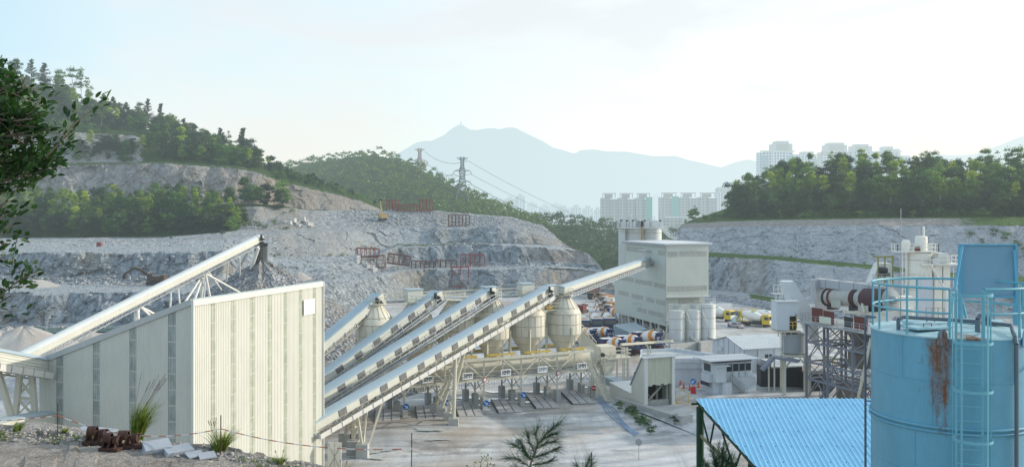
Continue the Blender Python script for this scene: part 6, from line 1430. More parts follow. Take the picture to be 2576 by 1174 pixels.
for s0, s1, z1 in [(.6, 3.0, 13.4), (3.1, 5.4, 13.2), (7.4, 9.2, 12.8), (9.4, 12.0, 13.1), (15.0, 17.5, 12.9), (17.6, 20, 12.8)]:
    part('side_sheet', RUST if s0 != 7.4 else DARK, lambda mb: mb.beam(fq(s0, .5, 11.3 + (z1 - 11.3) / 2), fq(s1, .45, 11.3 + (z1 - 11.3) / 2), .06, z1 - 11.3), fr)
part('pale_plate', paint('faded_plate', (.62, .66, .56), .6), lambda mb: mb.beam(fq(4.2, -1.12, 12.1), fq(6.6, -1.12, 12.1), .04, .95), fr)
for s0 in (4.2, 9.6): part('pale_plate', paint('grey_plate', (.44, .46, .42), .6), lambda mb: mb.beam(fq(s0, 1.0, 14.3), fq(s0 + 1.9, 1.0, 14.3), .05, 1.1), fr)
rs = random.Random(12)
junk = ['chute', 'motor_base', 'pipe_run']
for s, z in ((5, 8.4), (6, 5.6), (11, 8.4), (12, 3.2), (15, 6)): part('chute', paint('dusty_machine', (.24, .23, .21), .8, dirt=.6), lambda mb: mb.hexa([fq(s + 1, 3.5, z), fq(s + 2, 3.5, z), fq(s + 2, 5, z), fq(s + 1, 5, z), fq(s, 2.6, z + 2.4), fq(s + 3, 2.6, z + 2.4), fq(s + 3, 6, z + 2.4), fq(s, 6, z + 2.4)]), fr)
for c, s in ((fq(8, 4.4, 6.6), (5, 3, 2)), (fq(14, 4.6, 9.4), (4, 3, 2.4)), (fq(12, 4.6, 1.6), (4, 3, 2.6)), (fq(4, 4.4, 1.4), (3, 2.4, 2.4))): part('screen_box', MATS['dusty_machine'], lambda mb: mb.box(c, s), fr)
part('inclined_pipe', CREAM, lambda mb: mb.tube(fq(13.6, -.4, 10.6), fq(10.8, -.6, 0), .22, n=8), fr)
part('duct_elbow', WHT, lambda mb: (mb.tube(fq(9.4, 2.6, 5.2), fq(11.8, 2.4, 2.8), .75, n=12), mb.tube(fq(11.8, 2.4, 2.8), fq(11.9, 2.4, .8), .75, n=12)), fr)
part('yellow_rail', YELLOWB, lambda mb: mb.rail([fq(2.4, 1.2, 5.5), fq(5.2, 1.2, 5.5)], 1.0, .05, (.5,), .8), fr)
m1, m2 = MB(), MB(); stairs(m1, m2, fq(1.2, 2.4, 5.5), fq(4.4, 2.4, 2.9)); stairs(m1, m2, fq(4.4, 1.6, 2.9), fq(1.4, 1.6, .1)); m1.build('stair', SF, fr, smooth=0); m2.build('stair_rail', SF, fr, smooth=0)
# drum
DA = Vector((46.1, 130.3, 14.9)); DB_ = Vector((50.7, 117.9, 15.7)); dd_ = (DB_ - DA).normalized(); DL = (DB_ - DA).length
dr_ = thing('rotary_drum', 'long rotary dryer drum, dusty white then rust brown, on the blue-grey frame', 'drum', DA)
DW = paint('dusty_white_drum', (.42, .43, .40), .6, dirt=.6, dirt_c=(.26, .25, .22), streak=False); DBR = paint('brown_drum', (.085, .045, .05), .6, dirt=.3, streak=False)
part('white_shell', DW, lambda mb: mb.lathe(DA, [(1.05, .05), (1.15, .05), (1.15, DL * .60)], 36, d=dd_), dr_, 35)
part('brown_shell', DBR, lambda mb: mb.lathe(DA + dd_ * DL * .60, [(1.15, 0), (1.5, .4), (1.5, DL * .36), (1.1, DL * .36)], 36, d=dd_), dr_, 35)
part('burner_end', GT, lambda mb: mb.lathe(DA + dd_ * DL * .96, [(1.5, 0), (1.5, .12), (.5, .3), (.5, .9), (.2, 1.0), (.2, 1.5)], 24, d=dd_), dr_, 30)
for f, m_ in ((.035, DARK), (.12, RUST), (.46, RUST), (.50, DARK), (.61, DARK)): part('riding_ring', m_, lambda mb: mb.lathe(DA + dd_ * DL * f, [(1.15, 0), (1.32, 0), (1.32, .3), (1.15, .3)], 36, d=dd_), dr_, 30)
part('roller_base', DARK, lambda mb: [mb.box(DA + dd_ * DL * f - up_ * 1.35, (1.6, .8, .7), .35) for f in (.12, .46, .75)], dr_)
part('cradle', CREAM, lambda mb: (mb.beam(DA + dd_ * 5 - up_ * 1.9 - FW * 1.0, DB_ - up_ * 1.9 - FW * 1.0, .3, .4), mb.beam(DA + dd_ * 9.3 - up_ * 1.8 - FW * 1.2, DA + dd_ * 8.9 - up_ * .3 - FW * 1.2, .4), mb.beam(DA + dd_ * 10.0 - up_ * 2.4 - FW * 1.3, DA + dd_ * 7.6 - up_ * 3.1 - FW * 1.5, .15)), dr_)
dc = thing('exhaust_duct', 'pale grey boxed exhaust duct rising at the drum end and running above it', 'duct', DA)
DU = paint('pale_grey_duct', (.40, .43, .46), .5, dirt=.25)
part('riser', DU, lambda mb: mb.hexa([fq(-.2, 2.2, 11.3), fq(.4, 1.9, 11.3), fq(.5, 4.6, 11.3), fq(-.1, 4.6, 11.3), fq(-1.2, 1.5, 17.4), fq(.6, 1.0, 17.4), fq(.6, 4.6, 17.4), fq(-1.2, 4.6, 17.4)]), dc)
for k in range(5): part('duct_section', DU, lambda mb: mb.beam(fq(-1.0 + k * 2.9 + .02, 2.6, 16.9 - k * .02), fq(-1.0 + (k + 1) * 2.9, 2.6, 16.9 - k * .02), 1.5, 1.2 if k < 4 else 1.15), dc)
for k in range(1, 6): part('flange', GREYS, lambda mb: mb.beam(fq(-1.0 + k * 2.9 - .03, 2.6, 16.9), fq(-1.0 + k * 2.9 + .03, 2.6, 16.9), 1.66, 1.36), dc)
# hoist head behind the duct
c = at(2222, 690, 141); t = thing('hoist_head', 'small white tower with olive lifting frame behind the exhaust duct', 'tower', (c.x, c.y, 0))
part('cladding', WHT, lambda mb: (mb.b6(at(2213, 0, 141).x, at(2245, 0, 141).x, 141, 143.4, 0, 19.3), mb.prism([at(2213, 661, 141), at(2213, 712, 141), at(2192, 712, 141)], (0, 2.2, 0))), t)
part('lifting_frame', paint('olive_steel', (.26, .26, .10), .6), lambda mb: ([mb.beam(at(x, 712, 140.6), at(x, 645, 140.6), .18) for x in (2209, 2226, 2246)], mb.beam(at(2196, 646, 140.6), at(2247, 645, 140.6), .25), mb.beam(at(2209, 645, 140.6), at(2246, 650, 142), .15)), t)
part('winch', DARK, lambda mb: (mb.lathe(at(2212, 678, 140.3), [(.45, 0), (.45, 1.2)], 12, d=(1, 0, -.1)), mb.box(at(2225, 690, 140.2), (1.6, .5, .5))), t)
part('handrail', GREYS, lambda mb: mb.rail([at(2196, 712, 139.5), at(2262, 712, 139.5)], 1.4, .04, (.5,), 1.2), t)

# filter tower (white)
FT = Vector(((2311 - 1288) / F * 150, 150, 0)); ft = thing('dust_silo', 'tall white round dust silo with ladder cage and railed top right of the drum', 'silo', FT)
WS = paint('sunlit_white_plate', (.80, .79, .72), .5, dirt=.25, dirt_c=(.45, .40, .30))  # warm sunlight put into the colour of this white
part('shell', WS, lambda mb: mb.lathe(FT, [(2.1, -.2), (2.1, 20.6), (.6, 21.1)], 36), ft, 35)
for z in (8.4, 11.4, 14.4, 17, 19.4): part('ring', RIBD, lambda mb: mb.torus(FT + up_ * z, 2.12, .05, 30, 5), ft)
part('ladder_tower', WS, lambda mb: ([mb.beam(FT + Vector((x, -.9, 0)), FT + Vector((x, -.9, 21.2)), .12) for x in (-3.1, -2.5, -2.25)] + [mb.beam(FT + Vector((-3.1, -.9, 1 + k * .9)), FT + Vector((-2.25, -.9, 1 + k * .9)), .07) for k in range(23)]), ft)
part('stain_pipe', RUST, lambda mb: mb.tube(FT + Vector((-2.15, -.6, 0)), FT + Vector((-2.15, -.6, 20.5)), .08, n=6), ft)
part('top_platform', WS, lambda mb: (mb.b6(FT.x - 4.6, FT.x + 2.2, 147.6, 150, 20.75, 20.9), mb.rail([(FT.x - 4.6, 150, 20.9), (FT.x - 4.6, 147.6, 20.9), (FT.x + 2.2, 147.6, 20.9), (FT.x + 2.2, 151, 20.9)], 1.25, .05, (.5,), 1.3)), ft)
part('cap_box', WS, lambda mb: (mb.lathe(FT + Vector((-2.4, -.6, 20.9)), [(.75, 0), (.75, 1.5), (.5, 1.9)], 8), mb.box(FT + Vector((-1.3, -.9, 21.3)), (.9, .5, .6))), ft, 30)
part('red_valve', RUST, lambda mb: mb.box(FT + Vector((-.9, -1.4, 21.3)), (.8, .5, .7)), ft)
part('vent', WS, lambda mb: mb.lathe(FT + Vector((.2, -.5, 20.9)), [(.98, 0), (.98, 2.4), (.8, 2.5)], 20), ft, 35)
c = Vector(((2302 - 1288) / F * 156, 156, 0)); ch = thing('chimney', 'grey metal chimney stack with white riser behind the white dust silo', 'chimney', c)
part('flue', DU, lambda mb: mb.lathe(c, [(.98, 0), (.98, 24.8)], 22), ch, 35); part('riser', WS, lambda mb: mb.tube(c + Vector((1.2, -.6, 0)), c + Vector((1.2, -.6, 25)), .22), ch, 40)
c = Vector(((2360 - 1288) / F * 150, 150, 0)); fu = thing('filter_house', 'white rectangular filter house with roof motor box and caged ladders beside the dust silo', 'filter house', c)
part('casing', WS, lambda mb: mb.b6(c.x - 1.25, c.x + 1.35, 148.6, 151.5, 0, 18.5), fu)
part('side_casing', paint('shaded_white_casing', (.58, .62, .66), .5), lambda mb: mb.b6(at(2306, 0, 148).x, at(2341, 0, 148).x, 147.2, 149.2, 0, 16.2), fu)  # cooler, darker white has the shade of this side painted in
part('roof_box', WHT, lambda mb: mb.prism([(c.x - 1.1, 147.8, 18.9), (c.x + 1.0, 147.8, 18.9), (c.x + 1.0, 147.8, 19.8), (c.x + .6, 147.8, 20.6), (c.x - .9, 147.8, 20.6), (c.x - 1.1, 147.8, 19.8)], (0, 2.4, 0)), fu)
part('roof_platform', WS, lambda mb: (mb.b6(c.x - 4.0, c.x + 3.1, 147.4, 151.8, 18.6, 18.85), mb.rail([(c.x - 4, 147.4, 18.85), (c.x + 3.1, 147.4, 18.85), (c.x + 3.1, 151.6, 18.85)], 1.3, .05, (.5,), 1.5)), fu)
part('fan', WHT, lambda mb: mb.lathe((c.x - 1.6, 147.3, 19.3), [(.6, 0), (.6, .6)], 16, d=(0, 1, 0)), fu, 30)
part('bent_pipe', WHT, lambda mb: mb.pipe([(c.x - 2.6, 146.9, 18.6), (c.x - 1.6, 146.9, 16.6), (c.x - .4, 146.9, 14.8), (c.x - .2, 146.9, 8)], .22, 8), fu, 50)
part('ladder', WS, lambda mb: ([mb.beam((c.x + x, 147.2, 4), (c.x + x, 147.2, 18.4), .07) for x in (1.2, 1.9)] + [mb.beam((c.x + 1.2, 147.2, 4 + k * .5), (c.x + 1.9, 147.2, 4 + k * .5), .05) for k in range(28)]), fu)
part('dark_seam', DARK, lambda mb: mb.b6(c.x + .05, c.x + .13, 148.54, 148.6, 1, 18.4), fu)
part('side_rail', WS, lambda mb: mb.rail([at(2306, 700, 147.2), at(2343, 700, 147.2)], 1.3, .05, (.5,), .9), fu)
c = at(2300, 760, 128); ob = thing('burner_unit', 'white control cabinets on a platform behind the blue tank railing', 'cabinet', (c.x, c.y, 11)); part('cabinet', WS, lambda mb: (mb.b6(at(2258, 0, 128).x, at(2300, 0, 128).x, 128, 130, 12.4, 15.2), mb.b6(at(2262, 0, 128).x, at(2285, 0, 128).x, 126.8, 128, 11.6, 13.6)), ob); part('platform', GREYS, lambda mb: (mb.b6(at(2240, 0, 127).x, at(2375, 0, 127).x, 125.5, 131, 11.2, 11.4), mb.rail([at(2330, 808, 125.6), at(2375, 808, 125.6)], 1.9, .05, (.5,), 1)), ob)
part('platform_leg', SF, lambda mb: [mb.beam((at(x, 0, 127).x, y, 0), (at(x, 0, 127).x, y, 11.2), .3) for x in (2242, 2372) for y in (125.7, 130.7)], ob)
q = at(2266, 525, 120); tp_ = thing('whip_antenna', 'thin tall antenna rod rising left of the white dust silo', 'antenna', (q.x, 120, 0)); part('rod', GREYS, lambda mb: mb.tube((q.x, 120, 0), q, .1, .05, n=6), tp_)
# low canopy conveyor between office and drum frame
cb = thing('canopy_belt', 'short grey inclined belt canopy between the site office and the legs of the round bin', 'conveyor', gp(1960, 960)); part('cover', SF, lambda mb: (mb.beam(at(1916, 930, 133), at(1946, 897, 133), 1.6, .3), mb.beam(at(1946, 897, 133), at(2010, 908, 131), 1.6, .3)), cb); part('post', CREAM, lambda mb: [mb.beam(gp(x, 985), at(x, y, gp(x, 985).y), .2) for x, y in ((1934, 912), (1948, 900))], cb)
ws = thing('workshop_shelter', 'open grey shelter with dark interior under the round bin frame', 'shelter', gp(2000, 975)); part('roof', CORR, lambda mb: mb.hexa([at(1940, 905, 141), at(2030, 905, 141), at(2024, 922, 136), at(1940, 925, 136), at(1940, 902, 141), at(2030, 902, 141), at(2024, 919, 136), at(1940, 922, 136)]), ws)
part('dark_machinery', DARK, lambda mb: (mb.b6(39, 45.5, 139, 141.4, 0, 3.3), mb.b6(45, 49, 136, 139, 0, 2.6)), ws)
for x, y, h, lb in [(1890 - 50, 988, 1.2, 0)]: pass
# ------------------------------------------------------------------ vehicles
TYRE = paint('tyre_rubber', (.03, .03, .03), .8, dirt=.5, dirt_c=(.14, .13, .12), streak=False)
RIM = paint('wheel_rim', (.30, .30, .30), .5, metal=.3, streak=False)
NAVY = paint('navy_truck_paint', (.018, .032, .13), .4, dirt=.25, dirt_c=(.12, .13, .16), spec=.5)
YEL = paint('yellow_truck_paint', (.62, .47, .03), .4, dirt=.3, dirt_c=(.40, .36, .20), spec=.5)
ORG = paint('orange_band', (.72, .27, .04), .5, dirt=.2)
DRW = paint('drum_white', (.78, .78, .76), .45, dirt=.2, dirt_c=(.45, .44, .42))
CHAS = paint('chassis_black', (.03, .032, .04), .7, dirt=.5, dirt_c=(.16, .15, .14), streak=False)
def wheel(mbt, mbr, x, y, r=.52, w=.32):
    s = 1 if y > 0 else -1
    mbt.lathe((x, y - s * w / 2, r), [(r * .55, 0), (r * .93, 0), (r, .05), (r, w - .05), (r * .93, w), (r * .55, w)], 20, d=(0, s, 0))
    mbr.lathe((x, y + s * (w / 2 - .09), r), [(0, .04), (r * .25, .06), (r * .3, 0), (r * .58, .03), (r * .58, .08)], 14, d=(0, s, 0))
def add_wheels(t, xs, y=1.05, r=.52, w=.32, twin=True):
    for x in xs:
        for s in (-1, 1):
            a, b = MB(), MB(); wheel(a, b, x, s * y, r, w)
            if twin and x < 1: wheel(a, MB(), x, s * (y - w - .03), r, w)
            o = a.build('wheel', TYRE, t); b.build('rim', RIM, o)
def mixer(cabc, kind, label, group):
    t = thing('mixer_truck', label, 'concrete mixer truck', (0, 0, 0), group)
    part('chassis', CHAS, lambda mb: (mb.b6(-4.2, 3.9, -.42, .42, .75, 1.05), mb.b6(-2.6, 2.0, -1.1, -.7, .55, 1.0), mb.b6(.3, 1.9, .6, 1.15, .5, 1.05), mb.b6(3.6, 4.25, -1.2, 1.2, .38, .72)), t)
    def cab(mb):
        prof = [(2.45, .7), (4.2, .7), (4.26, 1.55), (4.12, 2.72), (3.95, 2.85), (2.45, 2.88)]
        mb.prism([(x, -1.22, z) for x, z in prof], (0, 2.44, 0))
    part('cab', cabc, cab, t, 30)
    part('windscreen', GLS, lambda mb: mb.hexa([(4.262, -1.1, 1.72), (4.262, 1.1, 1.72), (4.15, 1.1, 2.58), (4.15, -1.1, 2.58), (4.29, -1.1, 1.72), (4.29, 1.1, 1.72), (4.17, 1.1, 2.58), (4.17, -1.1, 2.58)]), t)
    for s in (-1, 1): part('side_window', GLS, lambda mb: mb.hexa([(3.0, s * 1.225, 1.75), (3.9, s * 1.225, 1.75), (3.85, s * 1.225, 2.5), (3.0, s * 1.225, 2.5), (3.0, s * 1.24, 1.75), (3.9, s * 1.24, 1.75), (3.85, s * 1.24, 2.5), (3.0, s * 1.24, 2.5)]), t)
    part('cab_roof', DRW if kind == 'blue' else paint('tan_cab_roof', (.60, .50, .30), .5), lambda mb: mb.b6(2.5, 3.98, -1.15, 1.15, 2.89, 2.98), t)
    part('grille', DARK if kind == 'blue' else DRW, lambda mb: mb.b6(4.24, 4.29, -.75, .75, .95, 1.4), t)
    if kind == 'yellow': part('front_panel', DRW, lambda mb: mb.b6(4.26, 4.30, -1.1, 1.1, 1.42, 1.68), t)
    for s in (-.95, .95): part('headlight', DRW, lambda mb: mb.b6(4.25, 4.31, s - .18, s + .18, .8, 1.0), t)
    part('number_plate', WHITEP, lambda mb: mb.b6(4.26, 4.30, -.3, .3, .45, .6), t)
    for s in (-1, 1): part('mirror', CHAS, lambda mb: (mb.b6(4.1, 4.2, s * 1.25, s * 1.5, 2.4, 2.44), mb.b6(4.1, 4.2, s * 1.4, s * 1.55, 1.9, 2.4)), t)
    ax = Vector((-.966, 0, .18)).normalized(); c = Vector((2.0, 0, 2.05))
    prof = [(.35, 0), (.75, .15), (1.12, 1.5), (1.18, 2.4), (1.12, 3.0), (.92, 4.0), (.62, 4.9), (.5, 5.0)]
    def seg(a, b): 
        hs = sorted(set([a, b] + [h for r, h in prof if a < h < b])); R_ = lambda h: float(np.interp(h, [p[1] for p in prof], [p[0] for p in prof])); return [(R_(h), h) for h in hs]
    dm = part('drum', DRW, lambda mb: (mb.lathe(c, seg(0, 5.0), 30, d=ax)), t, 40)
    if kind == 'blue':
        for a, b in ((.35, .9), (3.1, 4.1)): part('orange_stripe', ORG, lambda mb: mb.lathe(c, [(r + .012, h) for r, h in seg(a, b)], 30, d=ax), dm, 40)
    else:
        part('drum_mark', paint('pale_green_mark', (.30, .50, .42), .6), lambda mb: mb.lathe(c, [(r + .012, h) for r, h in seg(1.9, 2.7)], 10, d=ax, a0=.9, a1=1.9), dm, 40)
    fr_ = cabc if kind == 'blue' else YEL
    part('rear_frame', fr_, lambda mb: (mb.beam((-3.2, -.75, 1.0), (-2.9, -.55, 3.0), .2), mb.beam((-3.2, .75, 1.0), (-2.9, .55, 3.0), .2), mb.beam((-2.9, -.7, 2.9), (-2.9, .7, 2.9), .2), mb.beam((-4.0, -.9, 1.2), (-3.0, -.6, 2.4), .14), mb.beam((-4.0, .9, 1.2), (-3.0, .6, 2.4), .14)), t)
    part('feed_hopper', fr_, lambda mb: mb.hexa([(-3.5, -.35, 2.7), (-2.9, -.35, 2.7), (-2.9, .35, 2.7), (-3.5, .35, 2.7), (-3.9, -.65, 3.5), (-2.8, -.65, 3.5), (-2.8, .65, 3.5), (-3.9, .65, 3.5)]), t)
    part('chute', fr_, lambda mb: (mb.beam((-3.5, 0, 2.4), (-4.5, .5, 1.3), .55, .15)), t)
    part('mudguard', fr_ if kind == 'blue' else YEL, lambda mb: [mb.b6(-3.9, -.9, s - .32, s + .32, 1.12, 1.17) for s in (-.95, .95)], t)
    part('ladder', CHAS, lambda mb: (mb.beam((-3.4, -1.0, 1.0), (-3.3, -.8, 3.2), .05), mb.beam((-3.8, -1.0, 1.0), (-3.6, -.8, 3.2), .05)), t)
    part('tail_light', paint('red_lens', (.4, .02, .02), .4), lambda mb: [mb.b6(-4.26, -4.2, s - .15, s + .15, .8, .95) for s in (-.8, .8)], t)
    add_wheels(t, (3.1, -1.5, -2.85)); return t
def head(vx, vy): return math.atan2(vy, vx)
MBLUE = mixer(NAVY, 'blue', '', 'navy mixer trucks parked by the batching plant')
BL = [  # x, y of the wheels on the ground, heading, label
 (1466, 832, head(.03, -1), 'navy mixer truck facing the camera, half hidden by the rightmost bin'),
 (1498, 830, head(.02, -1), 'navy mixer truck facing the camera, middle one of the front-facing row'),
 (1529, 829, head(.02, -1), 'navy mixer truck facing the camera, right one of the front-facing row'),
 (1562, 815, head(.7, -.7), 'navy mixer truck peeping out behind the corner leg of the batching plant'),
 (1474, 866, head(-.36, .93), 'navy mixer truck seen from behind, right beside the rightmost bin'),
 (1516, 864, head(-.36, .93), 'navy mixer truck seen from behind, left of the grey open shed'),
 (1545, 893, head(-.36, .93), 'navy mixer truck seen from behind, its drum just over the gantry stair'),
 (1585, 886, head(-.36, .93), 'navy mixer truck seen from behind, second from the left in the nearest row'),
 (1632, 876, head(-.5, .86), 'navy mixer truck seen from behind, at the right end beside the plant legs')]
for i, (x, y, a, lb) in enumerate(BL):
    p = gp(x, y); p.z = on(YB, p.x, p.y)
    if i == 0: MBLUE.location = p; MBLUE.rotation_euler = (0, 0, a); MBLUE['label'] = lb
    else: copy_tree(MBLUE, p, a, lb, scale=1.08 if i < 4 else 1.0)
MYEL = mixer(YEL, 'yellow', '', 'yellow mixer trucks in the far yard')
for i, (x, y, a, lb) in enumerate([(1806, 806, head(.72, -.69), 'yellow mixer truck with white drum just right of the tallest white silo'), (1896, 820, head(.82, -.57), 'yellow mixer truck with white drum right of the silver car'), (1931, 817, head(.82, -.57), 'yellow mixer truck with white drum nearest the white skip housing')]):
    p = gp(x, y); p.z = on(YB, p.x, p.y)
    if i == 0: MYEL.location = p; MYEL.rotation_euler = (0, 0, a); MYEL['label'] = lb
    else: copy_tree(MYEL, p, a, lb)
# silver car
SIL = paint('silver_car_paint', (.42, .43, .46), .3, metal=.4, dirt=.1, streak=False)
def car(label, loc, rz, m, name='parked_car'):
    t = thing(name, label, 'car', (0, 0, 0))
    part('body', m, lambda mb: (mb.prism([(x, -.82, z) for x, z in [(-2.1, .35), (2.1, .35), (2.15, .68), (1.2, .86), (-1.7, .90), (-2.15, .8)]], (0, 1.64, 0)), mb.hexa([(1.15, -.78, .86), (1.15, .78, .86), (-1.6, .78, .9), (-1.6, -.78, .9), (.45, -.62, 1.38), (.45, .62, 1.38), (-.95, .62, 1.38), (-.95, -.62, 1.38)])), t, 40)
    part('rear_window', GLS, lambda mb: mb.hexa([(-1.55, -.62, .96), (-1.55, .62, .96), (-1.0, .55, 1.33), (-1.0, -.55, 1.33), (-1.60, -.62, .97), (-1.60, .62, .97), (-1.05, .55, 1.35), (-1.05, -.55, 1.35)]), t)
    for s in (-1, 1): part('side_window', GLS, lambda mb: mb.hexa([(.9, s * .72, .92), (-1.3, s * .74, .95), (-.85, s * .645, 1.32), (.4, s * .645, 1.32), (.9, s * .78, .92), (-1.3, s * .79, .95), (-.85, s * .68, 1.32), (.4, s * .68, 1.32)]), t)
    for s in (-.62, .62): part('tail_light', paint('red_lens', (.4, .02, .02)), lambda mb: mb.b6(-2.17, -2.1, s - .16, s + .16, .62, .78), t)
    part('number_plate', WHITEP, lambda mb: mb.b6(-2.16, -2.12, -.25, .25, .5, .62), t)
    add_wheels(t, (1.3, -1.3), .72, .32, .2, False)
    t.location = loc; t.rotation_euler = (0, 0, rz); return t
p = gp(1852, 824); car('silver saloon car with its boot towards the camera beside the yellow trucks', p, head(-.45, .89), SIL)
def person(label, loc, rz, top, legs):
    t = thing('person', label, 'person', (0, 0, 0)); me = bpy.data.meshes.new('body')
    J = [((0, 0, .95), .13), ((0, 0, 1.2), .14), ((0, 0, 1.42), .15), ((0, 0, 1.52), .06), ((0, .02, 1.62), .10), ((0, .02, 1.70), .085), ((.18, 0, 1.40), .06), ((.24, .05, 1.12), .045), ((.20, .22, .98), .035), ((-.18, 0, 1.40), .06), ((-.25, .03, 1.12), .045), ((-.24, .14, .88), .035), ((.10, 0, .88), .09), ((.11, .02, .48), .065), ((.11, -.03, .08), .045), ((.11, .12, .03), .04), ((-.10, 0, .88), .09), ((-.11, .06, .48), .065), ((-.12, .02, .08), .045), ((-.12, .17, .03), .04)]
    E = [(0, 1), (1, 2), (2, 3), (3, 4), (4, 5), (2, 6), (6, 7), (7, 8), (2, 9), (9, 10), (10, 11), (0, 12), (12, 13), (13, 14), (14, 15), (0, 16), (16, 17), (17, 18), (18, 19)]
    me.from_pydata([j[0] for j in J], E, []); o = bpy.data.objects.new('body', me); COL.objects.link(o)
    sk_ = o.modifiers.new('skin', 'SKIN'); ss = o.modifiers.new('sub', 'SUBSURF'); ss.levels = ss.render_levels = 2
    for i, v in enumerate(me.skin_vertices[0].data): v.radius = (J[i][1], J[i][1] * .8); v.use_root = (i == 0)
    me.materials.append(paint('person_skin', (.35, .2, .14), .6, streak=False)); o.parent = t
    part('shirt', top, lambda mb: (mb.lathe((0, 0, .95), [(.165, 0), (.17, .25), (.185, .45), (.09, .56)], 14), mb.tube((.17, 0, 1.42), (.245, .04, 1.15), .075, .06, 8), mb.tube((-.17, 0, 1.42), (-.25, .03, 1.15), .075, .06, 8)), t, 60)
    part('trousers', legs, lambda mb: (mb.tube((.09, 0, 1.0), (.11, .02, .48), .11, .085, 9), mb.tube((.11, .02, .48), (.11, -.02, .1), .085, .07, 9), mb.tube((-.09, 0, 1.0), (-.11, .05, .48), .11, .085, 9), mb.tube((-.11, .05, .48), (-.12, .03, .1), .085, .07, 9)), t, 60)
    part('hair', DARK, lambda mb: mb.lathe((0, .0, 1.66), [(.11, 0), (.115, .06), (.08, .12), (0, .14)], 12), t, 60)
    t.location = loc; t.rotation_euler = (0, 0, rz)
p = gp(1832, 824); person('person in pink shirt and blue trousers standing beside the silver car', p, -1.0, paint('pink_cloth', (.55, .35, .40), .8), paint('blue_cloth', (.10, .14, .30), .8))
# covered heaps behind the car
for x, y, w, h, m, lb in [(1853, 809, 6, 3.0, paint('pale_blue_tarp', (.38, .52, .60), .6, streak=False), 'heap under a pale blue tarpaulin between the yellow trucks'), (1851, 795, 7, 2.6, paint('dark_tarp', (.07, .09, .12), .7, streak=False), 'heap under a dark tarpaulin by the boundary wall')]:
    p = gp(x, y); heap('covered_heap', (p.x, p.y, -.1), w / 2, h, m, lb, None, 14, 40, .35, .5, seed=int(x), sharp=.5)
# grey open shed among the trucks
p = gp(1600, 872); t = thing('equipment_shed', 'grey corrugated low shed between the navy trucks and the plant legs', 'shed', p)
part('side_wall', MATS['blue_grey_sheet'], lambda mb: corr(mb, gp(1543, 848), gp(1583, 868), Vector((-.5, -.85, 0)), 0, 2.6, 2.6, .6, .12), t)
part('roof', MATS['blue_grey_sheet'], lambda mb: mb.hexa([gp(1543, 848) + up_ * 2.6, gp(1583, 868) + up_ * 2.6, gp(1628, 864) + up_ * 3.0, gp(1596, 846) + up_ * 3.0, gp(1543, 848) + up_ * 2.75, gp(1583, 868) + up_ * 2.75, gp(1628, 864) + up_ * 3.15, gp(1596, 846) + up_ * 3.15]), t)
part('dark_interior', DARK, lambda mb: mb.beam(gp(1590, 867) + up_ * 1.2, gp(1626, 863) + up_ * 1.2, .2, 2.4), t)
# quarry dump truck seen from behind
DTR = paint('dusty_red_body', (.26, .11, .08), .7, dirt=.6, dirt_c=(.34, .31, .28)); p = gp(1493, 751)
t = thing('dump_truck', 'big dusty quarry dump truck seen from behind with brown-red tipping body', 'dump truck', (0, 0, 0))
part('tipping_body', DTR, lambda mb: mb.hexa([(-3.6, -1.7, 1.9), (3.0, -1.7, 1.7), (3.0, 1.7, 1.7), (-3.6, 1.7, 1.9), (-4.2, -2.0, 4.2), (3.6, -2.0, 4.4), (3.6, 2.0, 4.4), (-4.2, 2.0, 4.2)]), t)
part('body_inside', DARK, lambda mb: mb.hexa([(-4.1, -1.8, 4.18), (3.4, -1.8, 4.35), (3.4, 1.8, 4.35), (-4.1, 1.8, 4.18), (-4.1, -1.8, 4.24), (3.4, -1.8, 4.43), (3.4, 1.8, 4.43), (-4.1, 1.8, 4.24)]), t)
part('rim_beam', paint('dusty_rim', (.35, .31, .26), .8), lambda mb: (mb.beam((-4.2, -2.05, 4.2), (-4.2, 2.05, 4.2), .22), mb.beam((-3.7, -1.8, 2.0), (-3.7, 1.8, 2.0), .2), [mb.beam((-3.75, y, 1.9), (-4.3, y * 1.15, 4.2), .14) for y in (-1.7, 0, 1.7)]), t)
part('chassis', CHAS, lambda mb: (mb.b6(-3.4, 4.6, -.7, .7, 1.0, 1.7), mb.b6(-3.6, -3.2, -.5, .5, .7, 1.6)), t)
part('cab', DTR, lambda mb: mb.b6(3.7, 5.3, -1.7, 1.7, 1.6, 3.9), t); part('load', ROCK, lambda mb: mb.lathe((1.2, .3, 4.3), [(1.5, 0), (.9, .7), (0, 1.0)], 9), t, 0)
add_wheels(t, (-2.6, 3.4), 1.55, .95, .6, False); 
for s in (-1, 1): a, b = MB(), MB(); wheel(a, b, -2.6, s * .9, .95, .55); o = a.build('wheel', TYRE, t); b.build('rim', RIM, o)
t.location = p; t.rotation_euler = (0, 0, head(.05, 1)); t.scale = (1, 1, 1.12)
p = gp(1458, 738, 1.0); t = thing('dump_truck', 'small dark blue lorry at the foot of the mound under the plant belt', 'lorry', (0, 0, 0))
part('cab', NAVY, lambda mb: mb.b6(1.5, 3.0, -1.15, 1.15, .7, 2.7), t); part('tipping_body', NAVY, lambda mb: mb.hexa([(-2.8, -1.1, 1.0), (1.3, -1.1, 1.0), (1.3, 1.1, 1.0), (-2.8, 1.1, 1.0), (-2.9, -1.25, 2.3), (1.4, -1.25, 2.3), (1.4, 1.25, 2.3), (-2.9, 1.25, 2.3)]), t)
part('windscreen', GLS, lambda mb: mb.b6(3.0, 3.04, -1, 1, 1.7, 2.5), t); add_wheels(t, (2.2, -1.8), .95, .5, .35, False); t.location = p; t.rotation_euler = (0, 0, head(-.5, -.86)); t.scale = (1.15,) * 3
